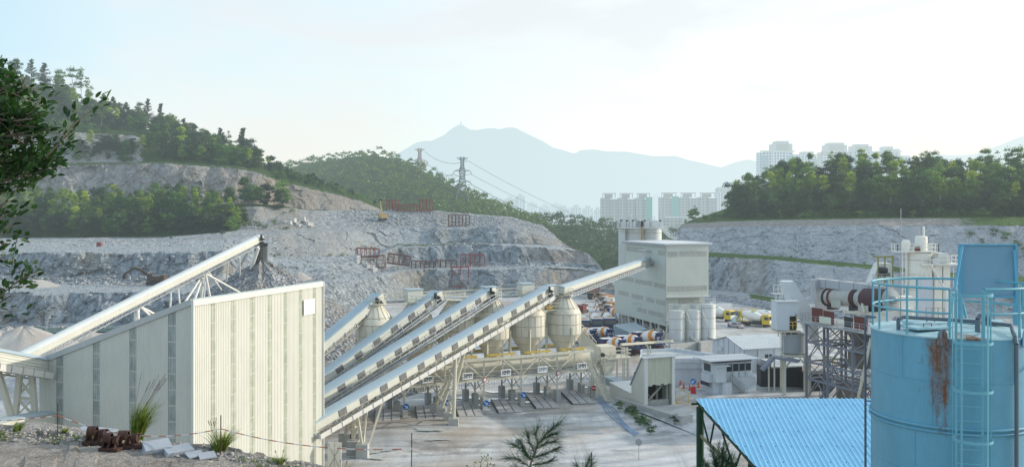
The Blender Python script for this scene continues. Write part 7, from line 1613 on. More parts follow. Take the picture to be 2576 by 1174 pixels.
# orange and dark machinery rows by the plant
OM = paint('orange_machine', (.40, .19, .07), .6, dirt=.6, dirt_c=(.32, .28, .22)); DRM = paint('dark_red_machine', (.16, .035, .035), .6, dirt=.4)
def machine(x, y, w, l_, h, rz, m, label, g_='machines parked left of the batching plant'):
    p = gp(x, y); t = thing('crawler_drill', label, 'machine', (0, 0, 0), g_)
    for s in (-1, 1): part('track', CHAS, lambda mb: mb.prism([(a, s * w * .36 - .25, b) for a, b in [(-l_ * .45, .1), (l_ * .45, .1), (l_ * .5, .45), (l_ * .42, .8), (-l_ * .42, .8), (-l_ * .5, .45)]], (0, .5, 0)), t)
    part('engine_box', m, lambda mb: mb.b6(-l_ * .45, l_ * .12, -w / 2, w / 2, .85, h), t, label=None); part('cab', paint('machine_cab', (.55, .52, .48), .5), lambda mb: mb.b6(l_ * .14, l_ * .42, -w * .45, w * .05, .85, h * 1.15), t)
    part('cab_glass', GLS, lambda mb: mb.b6(l_ * .13, l_ * .43, -w * .46, w * .06, h * .7, h * 1.05), t); part('boom', m, lambda mb: (mb.beam((l_ * .3, w * .3, 1.0), (l_ * .7, w * .3, h * .95), .25), mb.beam((l_ * .7, w * .3, h * .95), (l_ * .85, w * .3, .4), .2)), t)
    t.location = p; t.rotation_euler = (0, 0, rz)
machine(1520, 758, 2.6, 5.5, 2.3, 2.2, OM, 'rusty orange crawler machine farthest back in the row left of the plant')
machine(1530, 770, 2.8, 5.5, 2.5, 2.5, paint('white_machine', (.55, .52, .48), .6), 'whitish crawler machine second in the row left of the plant')
machine(1535, 782, 2.8, 6, 2.6, 2.4, OM, 'orange crawler machine third in the row left of the plant')
machine(1543, 794, 2.8, 6, 2.6, 2.6, OM, 'orange and white crawler machine nearest in the row, touching the plant corner')
machine(1462, 786, 2.8, 6, 2.2, 1.2, DRM, 'dark red crawler drill right of the rightmost bin top')
# excavators
def excavator(label, loc, rz, m, sw, boom, stick, bk, s=1.0, dark=False):
    t = thing('excavator', label, 'excavator', (0, 0, 0), 'excavators on the quarry benches')
    for q in (-1, 1): part('track', CHAS, lambda mb: mb.prism([(a, q * 1.15 - .3, b) for a, b in [(-1.9, .05), (1.9, .05), (2.3, .5), (1.9, .95), (-1.9, .95), (-2.3, .5)]], (0, .6, 0)), t)
    part('house', m, lambda mb: (mb.b6(-2.6, .6, -1.4, 1.4, 1.15, 2.3), mb.b6(-2.7, -1.6, -1.35, 1.35, 1.3, 2.6)), t)
    cb_ = part('cab', m, lambda mb: mb.b6(.5, 1.9, .35, 1.35, 1.15, 3.0), t); part('cab_window', GLS, lambda mb: mb.b6(.7, 1.93, .45, 1.38, 1.9, 2.85), cb_)
    a = Vector((1.4, -.3, 1.9)); b = Vector((1.4 + boom[0] * .55, -.3, 1.9 + boom[1] * .75)); c = Vector((1.4 + boom[0], -.3, 1.9 + boom[1])); d = c + Vector((stick[0], 0, stick[1])); e = d + Vector((bk[0], 0, bk[1]))
    part('boom', m, lambda mb: (mb.beam(a, b, .42, .75), mb.beam(b, c, .4, .6)), t); part('stick', m, lambda mb: mb.beam(c + (c - d) * .12, d, .32, .5), t)
    part('hydraulic_ram', RIM, lambda mb: (mb.tube(a + Vector((.6, -.28, -.2)), b + Vector((0, -.28, 0)), .09), mb.tube(b + Vector((0, 0, .5)), c + (c - d) * .1 + Vector((0, 0, .15)), .09)), t)
    part('bucket', CHAS, lambda mb: mb.hexa([d + Vector((-.35, -.6, 0)), d + Vector((.35, -.6, 0)), d + Vector((.35, .6, 0)), d + Vector((-.35, .6, 0)), e + Vector((-.5, -.6, 0)), e + Vector((.3, -.6, -.1)), e + Vector((.3, .6, -.1)), e + Vector((-.5, .6, 0))]), t)
    t.location = loc; t.rotation_euler = (0, 0, rz); t.scale = (s,) * 3
YEX = paint('yellow_excavator', (.50, .33, .09), .6, dirt=.5, dirt_c=(.30, .26, .18)); BEX = paint('brown_excavator', (.09, .06, .045), .6, dirt=.4)
X = (962 - 1288) / F * 356; excavator('yellow excavator with raised arm digging the pale blasted rock below the plateau', (X, 356, on(LOWB, X, 356) + .1), 2.0, YEX, 0, (2.2, 4.0), (.4, 2.6), (-.7, .6), .95)
X = (392 - 1288) / F * 238; excavator('dark brown excavator with arm stretched left on the bench behind the long conveyor', (X, 238, on(LOWB, X, 238) + .1), math.pi, BEX, 0, (4.6, 2.6), (2.4, -1.6), (.2, -1.3), 1.0)
# red steel cages on the quarry
REDS = paint('red_oxide_steel', (.24, .055, .055), .8, dirt=.4, dirt_c=(.16, .08, .06)); BRS = paint('brown_oxide_steel', (.15, .07, .055), .8, dirt=.4)
def cage(x0, x1, y0, y1, d, dep, nb, m, label, tilt=0.0, mesh=True, diag=False):
    xl, xr = (x0 - 1288) / F * d, (x1 - 1288) / F * d; zb = CAMZ - (y1 - 540) / F * d; zt = CAMZ - (y0 - 540) / F * d; c = Vector(((xl + xr) / 2, d, zb)); w, h = xr - xl, zt - zb
    t = thing('steel_cage', label, 'steel cage', (0, 0, 0), 'red steel cages lying about the quarry')
    def fr_(mb):
        for yy in (0, dep):
            for z in (0, h): mb.beam((-w / 2, yy, z), (w / 2, yy, z), .32)
            for i in range(nb + 1): x = -w / 2 + w * i / nb; mb.beam((x, yy, 0), (x, yy, h), .22)
        for x in (-w / 2, w / 2):
            for z in (0, h): mb.beam((x, 0, z), (x, dep, z), .2)
    part('frame', m, fr_, t)
    part('cross_bars', m, lambda mb: ([mb.beam((-w / 2 + w * i / nb, 0, 0 if i % 2 else h), (-w / 2 + w * (i + 1) / nb, 0, h if i % 2 else 0), .1) for i in range(nb)] if diag else [mb.beam((-w / 2, 0, h * k / 3), (w / 2, 0, h * k / 3), .1) for k in (1, 2)]), t)
    if mesh: part('mesh_panel', m, lambda mb: [mb.beam((-w / 2 + i * .5, dep, 0), (-w / 2 + i * .5, dep, h), .09) for i in range(int(w / .5))], t)
    t.location = c; t.rotation_euler = (0, tilt, 0)
for a in [(972, 1001, 503, 530, 371, 1.5, 4, REDS, 'upright red cage panel at the left end of the plateau row', 0.0), (989, 1056, 514, 530, 370, 2, 8, REDS, 'long low red truss lying between the two upright panels on the plateau', 0.0, False, True), (1055, 1089, 502, 530, 372, 2, 4, REDS, 'upright red cage panel at the right end of the plateau row', 0.0),
          (1128, 1180, 541, 568, 346, 3, 6, BRS, 'dark red open frame standing alone on the second terrace right of the plateau row', 0.0, False), (895, 951, 625, 646, 306, 3, 5, REDS, 'bright red cage farthest left on the haul road bench', .03, False, True), (911, 967, 644, 674, 298, 3, 3, BRS, 'large brown tilted cage just below the bright red one', -.06),
          (973, 1028, 641, 665, 302, 3, 4, BRS, 'brown cage tipped to the right beside the large tilted cage', .14), (1034, 1090, 657, 678, 309, 2, 5, BRS, 'low reddish cage in the middle of the cage row', .03), (1094, 1147, 655, 677, 312, 3, 4, BRS, 'low dark cage right of the middle of the cage row', 0.0), (1159, 1218, 640, 675, 314, 2, 5, REDS, 'tall red mesh cage standing at the right end of the cage row', 0.0),
          (1136, 1178, 672, 720, 302, 3, 2, REDS, 'tall red trestle frame standing below the cage row', 0.0, False)]: cage(*a)
for x, y, d in ((248, 634, 286), (8, 640, 286)):
    c = at(x, y, d); t = tag(part('red_container', REDS, lambda mb: mb.b6(-.7, .7, 0, 1.2, 0, 1.5), None), 'small red box standing on the bench ' + ('above the long conveyor' if x > 100 else 'at the left edge of the photo'), 'container'); t.location = (c.x, c.y, on(LOWB, c.x, c.y) - .1)
# pale cut stone blocks
rs = random.Random(31); BLK = paint('pale_cut_stone', (.52, .51, .49), .9, dirt=.3, streak=False)
k = 0
for cx, y, d, n_, g_, lb in [(757, 577, 332, 13, 'pale stone blocks under the plateau', 'pale squared stone block in the line below the plateau, left of the yellow excavator'), (925, 668, 297, 11, 'pale stone blocks on the haul road bench', 'pale rounded stone block beside the haul road below the tilted cages')]:
    for i in range(n_):
        x = cx + (i - n_ / 2) * 5.2 + rs.uniform(-3, 3); dd = d + rs.uniform(-3, 3); X = (x - 1288) / F * dd; s = rs.uniform(.8, 1.7)
        mb = MB(); mb.box((0, 0, s * .4), (s * rs.uniform(1, 1.6), s, s * .9), 0); o = mb.build('stone_block', BLK, smooth=0); o.location = (X, dd, on(LOWB, X, dd) - .05 + (rs.uniform(.5, 1) if i % 4 == 3 and cx < 800 else 0)); o.rotation_euler = (rs.uniform(-.15, .15), rs.uniform(-.15, .15), rs.uniform(0, 3)); tag(o, lb, 'stone block', g_)
# loose rock over benches, one mass each
def rocks(name, pts, sizes, mat, label, seed=0):
    rs_ = np.random.RandomState(seed); base = np.array([(1, 0, 0), (-1, 0, 0), (0, 1, 0), (0, -1, 0), (0, 0, 1), (0, 0, -1)], float); fc = np.array([(0, 2, 4), (2, 1, 4), (1, 3, 4), (3, 0, 4), (2, 0, 5), (1, 2, 5), (3, 1, 5), (0, 3, 5)])
    n_ = len(pts); V = base[None] * np.array([1, .8, .6]) + rs_.normal(size=(n_, 6, 3)) * .22; a = rs_.uniform(0, 6.28, n_); ca, sa = np.cos(a), np.sin(a)
    x = V[:, :, 0] * ca[:, None] - V[:, :, 1] * sa[:, None]; y = V[:, :, 0] * sa[:, None] + V[:, :, 1] * ca[:, None]; V = np.stack([x, y, V[:, :, 2]], 2) * np.asarray(sizes)[:, None, None] + np.asarray(pts)[:, None, :]
    Fc = (fc[None] + 6 * np.arange(n_)[:, None, None]).reshape(-1, 3); o = link(name, arr_mesh(name, V.reshape(-1, 3), Fc, mat)); tag(o, label, 'rubble', kind='stuff')
RB = paint('loose_rock', (.33, .34, .35), .95, dirt=.6, dirt_c=(.16, .17, .18), streak=False, scale=1.5)
rs = random.Random(77); pts = []; sz = []
for x0, x1, d0, d1, n_, s0, s1 in [(-60, 560, 240, 250, 1500, .25, .9), (560, 960, 236, 300, 1500, .2, .8), (860, 1260, 350, 374, 1800, .25, .9), (960, 1420, 298, 318, 700, .2, .6), (900, 1300, 326, 352, 900, .2, .7), (-60, 620, 286, 306, 700, .2, .6), (600, 1000, 222, 262, 700, .2, .7), (1150, 1400, 340, 372, 700, .25, .8), (1380, 1560, 290, 302, 300, .2, .7), (-60, 600, 208, 216, 500, .2, .6)]:
    for i in range(n_):
        d = rs.uniform(d0, d1); x = rs.uniform(x0, x1); X = (x - 1288) / F * d; z = on(LOWB, X, d, None)
        if z is None: continue
        s = s0 + (s1 - s0) * rs.random() ** 3; pts.append((X, d, z + s * .1)); sz.append(s)
rocks('rubble', pts, sz, RB, 'loose blasted grey rock scattered over the quarry benches', 5)
pts = []; sz = []
for i in range(900):
    x = rs.uniform(1660, 2600); d0 = np.interp(x, [1640, 1800, 1960, 2200, 2700], [298, 274, 244, 218, 193]); d = d0 + rs.uniform(-2, 8); X = (x - 1288) / F * d; z = on(RCB, X, d, None)
    if z is None: continue
    s = .2 + .7 * rs.random() ** 2; pts.append((X, d, z + s * .1)); sz.append(s)
rocks('rubble', pts, sz, paint('blue_loose_rock', (.34, .37, .41), .95, dirt=.6, dirt_c=(.15, .16, .18), streak=False), 'loose grey rock along the foot of the cut rock slope', 6)
# signs, cones, hoses in the yard
BSIGN = paint('sign_blue', (.03, .17, .50), .5, dirt=.1); RSIGN = paint('sign_red', (.50, .02, .03), .5, dirt=.1); GSIGN = paint('sign_back_grey', (.32, .33, .34), .6)
def face_cam(p): return math.atan2(-p.y, -p.x) + math.pi / 2
def disc_sign(p, r, m, post, label, arrow=None, cat='road sign', group=None, bar=False):
    t = thing('road_sign', label, cat, (p.x, p.y, p.z - post), group); n_ = Vector((-p.x, -p.y, 0)).normalized(); rt_ = Vector((-n_.y, n_.x, 0)); part('disc', m, lambda mb: mb.lathe(p, [(r, 0), (r, .04)], 24, d=n_), t, 30)
    if post > .4: part('post', GSIGN, lambda mb: mb.tube((p.x - n_.x * .05, p.y - n_.y * .05, p.z - post), (p.x - n_.x * .05, p.y - n_.y * .05, p.z + r), .04, n=6), t)
    q = p + n_ * .05
    if arrow: part('arrow', WHITEP, lambda mb: (mb.beam(q + rt_ * (-r * .5 * arrow) + up_ * r * .5, q + rt_ * (r * .45 * arrow) - up_ * r * .4, r * .22, .02, up=n_), mb.beam(q + rt_ * (r * .5 * arrow) - up_ * r * .45, q + rt_ * (r * .5 * arrow) + up_ * r * .2, r * .2, .02, up=n_), mb.beam(q + rt_ * (r * .5 * arrow) - up_ * r * .45, q - rt_ * (r * .1 * arrow) - up_ * r * .45, r * .2, .02, up=n_)), t)
    if bar: part('bar', WHITEP, lambda mb: mb.beam(q - rt_ * r * .7, q + rt_ * r * .7, .02, r * .32, up=up_), t)
for i, (x, y, lb) in enumerate([(1006, 1009, 'round blue arrow sign on the leftmost visible bin pedestal'), (1103, 1003, 'round blue arrow sign on the pedestal left of the tall conveyor trestle'), (1202, 1012, 'round blue arrow sign low on the pedestal under the 20MM sign'), (1295, 991, 'round blue arrow sign on the pedestal between the 10MM and faded 5MM signs')]):
    s = cols[i + 1] if True else 0; p = gq(cols[i + 1], 3.9, 1.55 if i != 2 else .9); disc_sign(p, .42, BSIGN, .3, lb, 1, group='blue arrow signs on the bin pedestals')
disc_sign(gq(cols[6], 3.9, 1.5), .38, RSIGN, .3, 'round red no-entry sign with white bar on the right end pedestal of the gantry', None, bar=True)
for i, s in enumerate((cols[3], cols[5])):
    p = gq(s, 3.55, 4.1); t = thing('height_sign', 'small round red-ringed white sign on the gantry beam ' + ('right of the 20MM sign' if i == 0 else 'between the two 5MM signs'), 'road sign', p, 'round limit signs on the gantry'); part('ring', RSIGN, lambda mb: mb.lathe(p, [(.33, 0), (.33, .04)], 20, d=nB), t, 30); part('face', WHITEP, lambda mb: mb.lathe(p + nB * .045, [(.24, 0), (.24, .02)], 20, d=nB), t, 30)
disc_sign(at(1303, 1111, 98), .38, GSIGN, 2.0, 'back of a round road sign on a thin post behind the casuarina tip'); disc_sign(at(1607, 1111, 98), .38, GSIGN, 2.1, 'back of a round road sign on a thin post in the open yard')
p = gp(1744, 990); disc_sign(p + up_ * 1.9, .42, BSIGN, 1.0, 'round blue arrow sign above a red barrel near the white flat-roofed wall', -1)
t = thing('red_barrel', 'red plastic barrel carrying the blue arrow sign', 'barrel', p); part('shell', RSIGN, lambda mb: mb.lathe(p, [(.42, 0), (.36, .9), (.3, 1.1)], 16), t, 40)
CONE = paint('cone_orange', (.62, .12, .04), .6)
pr = None
for i, (x, y) in enumerate([(1712, 972), (1728, 963), (1746, 967), (1720, 978), (1758, 975), (1735, 982)]):
    p = gp(x, y); lb = 'small red and white traffic cone by the barrier in front of the white flat-roofed wall'
    if pr is None:
        pr = thing('traffic_cone', lb, 'traffic cone', (0, 0, 0), 'traffic cones by the white wall'); part('cone', CONE, lambda mb: (mb.b6(-.22, .22, -.22, .22, 0, .05), mb.lathe((0, 0, .05), [(.17, 0), (.04, .72)], 12)), pr, 40); part('band', WHITEP, lambda mb: mb.lathe((0, 0, .3), [(.125, 0), (.085, .2)], 12), pr, 40); pr.location = p; pr.scale = (1.3,) * 3
    else: copy_tree(pr, p, i, lb)
p = gp(1735, 974); t = thing('white_barrier', 'low white plank barrier on the ground in front of the white flat-roofed wall', 'barrier', p); part('plank', WHITEP, lambda mb: (mb.beam(p + Vector((-1.5, 0, .15)), p + Vector((2.0, .4, .15)), .35, .3), mb.beam(p + Vector((-1.9, 1.4, .15)), p + Vector((1.4, 1.7, .15)), .3, .25)), t)
HOSE = paint('blue_hose', (.26, .38, .56), .6, streak=False)
for k in range(4):
    mb = MB(); a = [(1498 + k * 5, 1003 - k * 2), (1513 + k * 5, 1018), (1530 + k * 6, 1040 - k * 3), (1552 + k * 4, 1062 - k * 2), (1578 + k * 3, 1082 - k), (1606 + k * 2, 1100 - k * 2)]; pts = []
    for i in range(len(a) - 1):
        for q in range(4): x = a[i][0] + (a[i + 1][0] - a[i][0]) * q / 4 + 1.6 * math.sin(i * 2 + q + k); y = a[i][1] + (a[i + 1][1] - a[i][1]) * q / 4; p = gp(x, y); pts.append(Vector((p.x, p.y, on(YB, p.x, p.y) + .12)))
    mb.pipe(pts, .06, 6); tag(mb.build('hose', HOSE, loc=pts[0]), 'blue water hose trailing over the yard left of the hopper ramp', 'hose', 'blue hoses on the yard')
for i in range(9): plant('bush', *[(lambda p: (p.x, p.y, -.1))(gp(*q)) for q in [[(1600, 1052), (1612, 1060), (1622, 1072), (1580, 1040), (1636, 1092), (1590, 1046), (1606, 1066), (1560, 1030), (1700, 1070)][i]]][0], 1.3 + .3 * (i % 3), 'dark green weed clump along the broken kerb wall of the hopper ramp', 'weeds by the hopper ramp', rnd)
# ------------------------------------------------------------------ blue tank
TC = Vector((10.72, 21.7, 0)); TR = 1.8; TZ = 24.2
def tank_mat(name, c, topm=False):
    m, n, l = new_mat(name)
    tc = n.new('ShaderNodeTexCoord'); sp = n.new('ShaderNodeSeparateXYZ'); l.new(tc.outputs['Object'], sp.inputs[0])
    v = mapping(n, l, (1.3, 1.3, .5)); v2 = mapping(n, l, (6, 6, .55)); t1 = noise_node(n, l, v, 1.5, 5, .6); st = noise_node(n, l, v2, 1.0, 6, .7)
    blot = noise_node(n, l, mapping(n, l, (3.2, 3.2, 1.9)), 1.6, 8, .8, .6); fine = noise_node(n, l, mapping(n, l, (9, 9, 9)), 3, 5, .7)
    base = mixc(n, l, ramp(n, l, t1.outputs['Fac'], [(.35, (0, 0, 0)), (.7, (.6, .6, .6))]).outputs[0], c, tuple(min(1, x * 1.3) for x in c))
    base = mixc(n, l, ramp(n, l, fine.outputs['Fac'], [(.35, (.12, .12, .12)), (.6, (0, 0, 0))]).outputs[0], base, tuple(x * .5 for x in c))
    # rust concentrated left of the ladder
    dx = n.new('ShaderNodeMath'); dx.operation = 'ADD'; dx.inputs[1].default_value = .96 if not topm else .35; l.new(sp.outputs['X'], dx.inputs[0])
    ab = n.new('ShaderNodeMath'); ab.operation = 'ABSOLUTE'; l.new(dx.outputs[0], ab.inputs[0])
    mk = n.new('ShaderNodeMapRange'); mk.inputs[1].default_value = .05; mk.inputs[2].default_value = .75 if not topm else .9; mk.inputs[3].default_value = .31; mk.inputs[4].default_value = -.12; l.new(ab.outputs[0], mk.inputs[0])
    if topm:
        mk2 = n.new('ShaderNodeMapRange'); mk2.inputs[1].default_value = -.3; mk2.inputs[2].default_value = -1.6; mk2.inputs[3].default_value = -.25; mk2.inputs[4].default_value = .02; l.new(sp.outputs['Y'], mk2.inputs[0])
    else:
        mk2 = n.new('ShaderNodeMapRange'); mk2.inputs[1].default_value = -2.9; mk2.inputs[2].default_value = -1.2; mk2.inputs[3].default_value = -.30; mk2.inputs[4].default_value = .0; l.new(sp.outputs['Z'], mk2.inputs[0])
    mm = n.new('ShaderNodeMath'); mm.operation = 'MULTIPLY'; l.new(st.outputs['Fac'], mm.inputs[0]); mm.inputs[1].default_value = .5
    ad = n.new('ShaderNodeMath'); ad.operation = 'MULTIPLY_ADD'; ad.inputs[1].default_value = .5; l.new(blot.outputs['Fac'], ad.inputs[0]); l.new(mm.outputs[0], ad.inputs[2])
    a2 = n.new('ShaderNodeMath'); a2.operation = 'ADD'; l.new(ad.outputs[0], a2.inputs[0]); l.new(mk.outputs[0], a2.inputs[1])
    a3 = n.new('ShaderNodeMath'); a3.operation = 'ADD'; l.new(a2.outputs[0], a3.inputs[0]); l.new(mk2.outputs[0], a3.inputs[1])
    rf = ramp(n, l, a3.outputs[0], [(.66, (0, 0, 0)), (.74, (.5, .5, .5)), (.84, (1, 1, 1))])
    if not topm:
        sz = n.new('ShaderNodeMapRange'); sz.inputs[1].default_value = -1.5; sz.inputs[2].default_value = 0; sz.inputs[3].default_value = 0; sz.inputs[4].default_value = .55; l.new(sp.outputs['Z'], sz.inputs[0]); s2 = ramp(n, l, noise_node(n, l, mapping(n, l, (11, 11, .4)), 1.0, 4, .6).outputs['Fac'], [(.55, (0, 0, 0)), (.72, (1, 1, 1))]); sm = n.new('ShaderNodeMath'); sm.operation = 'MULTIPLY'; l.new(sz.outputs[0], sm.inputs[0]); l.new(s2.outputs[0], sm.inputs[1]); base = mixc(n, l, sm.outputs[0], base, (.20, .17, .10))
    rc = ramp(n, l, fine.outputs['Fac'], [(.35, (.07, .035, .022)), (.6, (.24, .10, .04))])
    base = mixc(n, l, rf.outputs[0], base, rc.outputs[0])
    b = n.new('ShaderNodeBsdfPrincipled'); l.new(base, b.inputs['Base Color']); b.inputs['Roughness'].default_value = .5; b.inputs['Specular IOR Level'].default_value = .35
    l.new(bump(n, l, fine.outputs['Fac'], .1, .02), b.inputs['Normal']); return finish(m, n, l, b.outputs[0], False)
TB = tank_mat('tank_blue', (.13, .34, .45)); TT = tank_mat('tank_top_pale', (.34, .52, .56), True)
RL = paint('railing_turquoise', (.16, .42, .50), .45, dirt=.3, dirt_c=(.10, .24, .30), scale=4, haze=False); RB2 = paint('frame_blue', (.12, .36, .50), .5, dirt=.3, scale=4, haze=False); PIPE = paint('grey_pipe', (.13, .16, .19), .6, scale=3, haze=False)
tk = thing('blue_tank', 'tall rust-streaked blue steel tank with railed top and caged ladder at the right edge', 'tank', (TC.x, TC.y, TZ))
up_ = Vector((0, 0, 1))
part('shell', TB, lambda mb: mb.lathe(TC + up_ * 15, [(TR, 0), (TR, TZ - 15)], 96), tk, 40)
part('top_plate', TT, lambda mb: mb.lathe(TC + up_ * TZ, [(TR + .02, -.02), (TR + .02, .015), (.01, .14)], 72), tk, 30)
part('stiffening_band', TB, lambda mb: (mb.torus(TC + up_ * 22.16, TR + .02, .035, 90, 8), mb.torus(TC + up_ * 22.06, TR + .02, .03, 90, 8)), tk, 60)
part('stiffening_band', TB, lambda mb: mb.torus(TC + up_ * 20.0, TR + .02, .035, 90, 8), tk, 60)
tp = lambda a, r=TR, z=TZ: TC + Vector((r * math.cos(R(a)), r * math.sin(R(a)), z))
part('weld_seam', TB, lambda mb: ([mb.torus(TC + up_ * z, TR + .003, .006, 90, 5) for z in (23.2, 21.1)], [mb.beam(tp(a, TR + .003, za), tp(a, TR + .003, zb), .012) for a, za, zb in ((-150, 23.2, 24.2), (-70, 23.2, 24.2), (-128, 22.2, 23.2), (-90, 21.1, 22.1), (-140, 21.1, 22.1))]), tk)
LA = -105.0; GAP = 11.5
a0, a1 = R(LA + GAP), R(LA - GAP + 360)
part('top_rail', RL, lambda mb: mb.torus(TC + up_ * (TZ + 1.12), TR - .03, .032, 100, 8, a0, a1), tk, 60)
part('mid_rail', RL, lambda mb: mb.torus(TC + up_ * (TZ + .56), TR - .05, .026, 100, 8, a0, a1), tk, 60)
for k in range(12): a = LA + GAP + k * (360 - 2 * GAP) / 11; part('rail_post', RL, lambda mb: mb.tube(tp(a, TR - .04), tp(a, TR - .04, TZ + 1.12), .028, n=8), tk, 50)
ln = Vector((math.cos(R(LA)), math.sin(R(LA)), 0)); lt_ = Vector((-ln.y, ln.x, 0)); lc_ = TC + ln * (TR + .16)
ld = part('ladder_rail', RL, lambda mb: [mb.beam(lc_ + lt_ * s + up_ * 15.5, lc_ + lt_ * s + up_ * (TZ + 1.12), .05, .02, up=ln) for s in (-.27, .27)], tk)
part('rung', RL, lambda mb: [mb.tube(lc_ - lt_ * .27 + up_ * (16 + k * .32), lc_ + lt_ * .27 + up_ * (16 + k * .32), .014, n=6) for k in range(26)], tk)
cc = lc_ + ln * .30
for z in (25.25, 24.2, 23.15, 22.06, 21.0, 20): part('cage_hoop', RL, lambda mb: mb.torus(cc + up_ * z, .40, .01, 30, 4, R(LA) - 2.3, R(LA) + 2.3, flat=(.006, .03)), tk)
part('cage_strip', RL, lambda mb: [mb.beam(cc + Vector((math.cos(R(LA + q)), math.sin(R(LA + q)), 0)) * .40 + up_ * 20, cc + Vector((math.cos(R(LA + q)), math.sin(R(LA + q)), 0)) * .40 + up_ * 25.25, .04, .012, up=Vector((math.cos(R(LA + q)), math.sin(R(LA + q)), 0))) for q in (-110, -45, 35, 105)], tk)
for a in (-121, -60):
    part('lifting_lug', TB, lambda mb: mb.prism([tp(a, TR + .03, TZ - .16) + Vector((math.sin(R(a)), -math.cos(R(a)), 0)) * s + up_ * z for s, z in ((-.12, -.0), (.12, 0), (.10, .27), (.05, .36), (-.05, .36), (-.10, .27))], Vector((math.cos(R(a)), math.sin(R(a)), 0)) * .03), tk)
for (ax, ay, sx_, sy_, rz) in ((-.85, -.55, .95, .62, .25), (-.35, .35, 1.1, .7, .1)):
    hh = part('hatch_cover', TT, lambda mb: mb.box(TC + Vector((ax, ay, TZ + .13)), (sx_, sy_, .05), rz), tk); part('handle', PIPE, lambda mb: mb.pipe([TC + Vector((ax - .1, ay - .1, TZ + .15)), TC + Vector((ax - .1, ay - .1, TZ + .22)), TC + Vector((ax + .1, ay - .08, TZ + .22)), TC + Vector((ax + .1, ay - .08, TZ + .15))], .012), hh)
part('deck_plate', TT, lambda mb: mb.box(TC + Vector((.9, .5, TZ + .14)), (1.2, .6, .06), -.35), tk)
part('deck_pipe', PIPE, lambda mb: (mb.pipe([TC + Vector((-1.42, -.35, TZ + .02)), TC + Vector((-1.42, -.35, TZ + .28)), TC + Vector((-1.25, -.25, TZ + .33)), TC + Vector((.4, -.35, TZ + .24)), TC + Vector((1.02, -.85, TZ + .2)), TC + Vector((.72, -1.45, TZ + .12)), TC + Vector((.62, -1.72, TZ + .04)), TC + Vector((.58, -1.84, TZ - .1)), TC + Vector((.58, -1.84, 16))], .045, 10)), tk, 50)
part('vent_elbow', PIPE, lambda mb: mb.pipe([TC + Vector((.15, -1.0, TZ)), TC + Vector((.15, -1.0, TZ + .36)), TC + Vector((.22, -.97, TZ + .43)), TC + Vector((.42, -.9, TZ + .43)), TC + Vector((.46, -.88, TZ + .3))], .06, 10), tk, 50)
part('side_pipe', PIPE, lambda mb: mb.pipe([tp(150, TR - .1, TZ + .2), tp(155, TR + .1, TZ + .22), tp(156, TR + .13, TZ + .12), tp(157, TR + .12, 16)], .03, 8), tk, 50)
part('bracket', PIPE, lambda mb: mb.beam(tp(157, TR - .02, 22.3), tp(157, TR + .14, 22.3), .03), tk); part('outlet_pipe', PIPE, lambda mb: mb.pipe([tp(-52, TR - .05, 23.6), tp(-52, TR + .2, 23.62), tp(-50, TR + .35, 23.5)], .045, 10), tk, 50)
sb_ = thing('tank_signboard', 'blank grey-blue sign board on a braced turquoise frame standing on the blue tank', 'sign board', (12.05, 22.5, TZ))
BD = paint('grey_blue_board', (.18, .33, .44), .6, dirt=.08, haze=False)
part('board', BD, lambda mb: mb.b6(11.42, 12.74, 22.5, 22.53, 24.95, 26.22), sb_)
part('frame', RB2, lambda mb: (mb.b6(11.36, 12.8, 22.46, 22.56, 26.22, 26.26), mb.b6(11.36, 12.8, 22.46, 22.54, 24.9, 24.95), mb.b6(11.34, 11.42, 22.44, 22.56, 24.2, 26.22), mb.b6(12.74, 12.81, 22.44, 22.56, 24.2, 26.22)), sb_)
part('brace', RB2, lambda mb: (mb.beam((11.38, 22.42, 26.2), (10.42, 21.2, 24.3), .06, .04), mb.beam((12.7, 22.42, 26.1), (12.3, 21.5, 24.25), .05, .04), mb.beam((11.38, 22.6, 25.2), (11.9, 23.2, 24.25), .05)), sb_)

# ------------------------------------------------------------------ blue roofed shelter
BR = paint('sky_blue_roof_sheet', (.26, .57, .78), .45, dirt=.45, dirt_c=(.15, .38, .58), scale=.8, haze=False, streak=False); GRN = paint('dark_green_steel', (.02, .06, .035), .6, haze=False, scale=2); OLV = paint('olive_beam', (.16, .17, .10), .6, haze=False)
bs = thing('open_shelter', 'open shelter with bright sky-blue ribbed roof and dark green steel posts', 'shelter', (15, 40, 10))
rz_ = lambda Y: 17.66 + .272 * (Y - 45)
def roof_fn(mb):
    k = 0; x = 9.36; p = .232; random.seed(3)
    while x < 25:
        for (o0, o1, h0, h1) in ((0, .155, 0, 0), (.155, .175, 0, .045), (.175, .212, .045, .045), (.212, .232, .045, 0)):
            xa, xb_ = x + o0, x + o1; ta = min(15, max(.05, (xa - 9.30) / .261)); tb = min(15, max(.05, (xb_ - 9.30) / .261)); st_ = 3; jj = .03 * math.sin(k * 1.9)
            pa = [Vector((xa - .04 * (ta + jj) * q / st_, 45.05 - (ta + jj) * q / st_, rz_(45.05 - (ta + jj) * q / st_) + h0)) for q in range(st_ + 1)]; pb = [Vector((xb_ - .04 * (tb + jj) * q / st_, 45.05 - (tb + jj) * q / st_, rz_(45.05 - (tb + jj) * q / st_) + h1)) for q in range(st_ + 1)]
            mb.add(pa + pb, [(q, q + 1, q + 1 + st_ + 1, q + st_ + 1) for q in range(st_)])
        x += p; k += 1
part('roof_sheet', BR, roof_fn, bs)
rs = random.Random(2)
part('roof_screws', DARK, lambda mb: [mb.box((9.36 + .232 * k * 3 + .08 - .04 * t_, 45 - t_, rz_(45 - t_) + .012), (.035, .035, .02)) for k in range(1, 22) for t_ in (.6, 1.9, 3.2, 4.5, 5.8) if (9.36 + .232 * k * 3 - 9.3) / .261 > t_ + .2], bs)
bl = lambda t_, z=-.15: Vector((9.42 + .221 * t_, 45 - t_, rz_(45 - t_) + z))
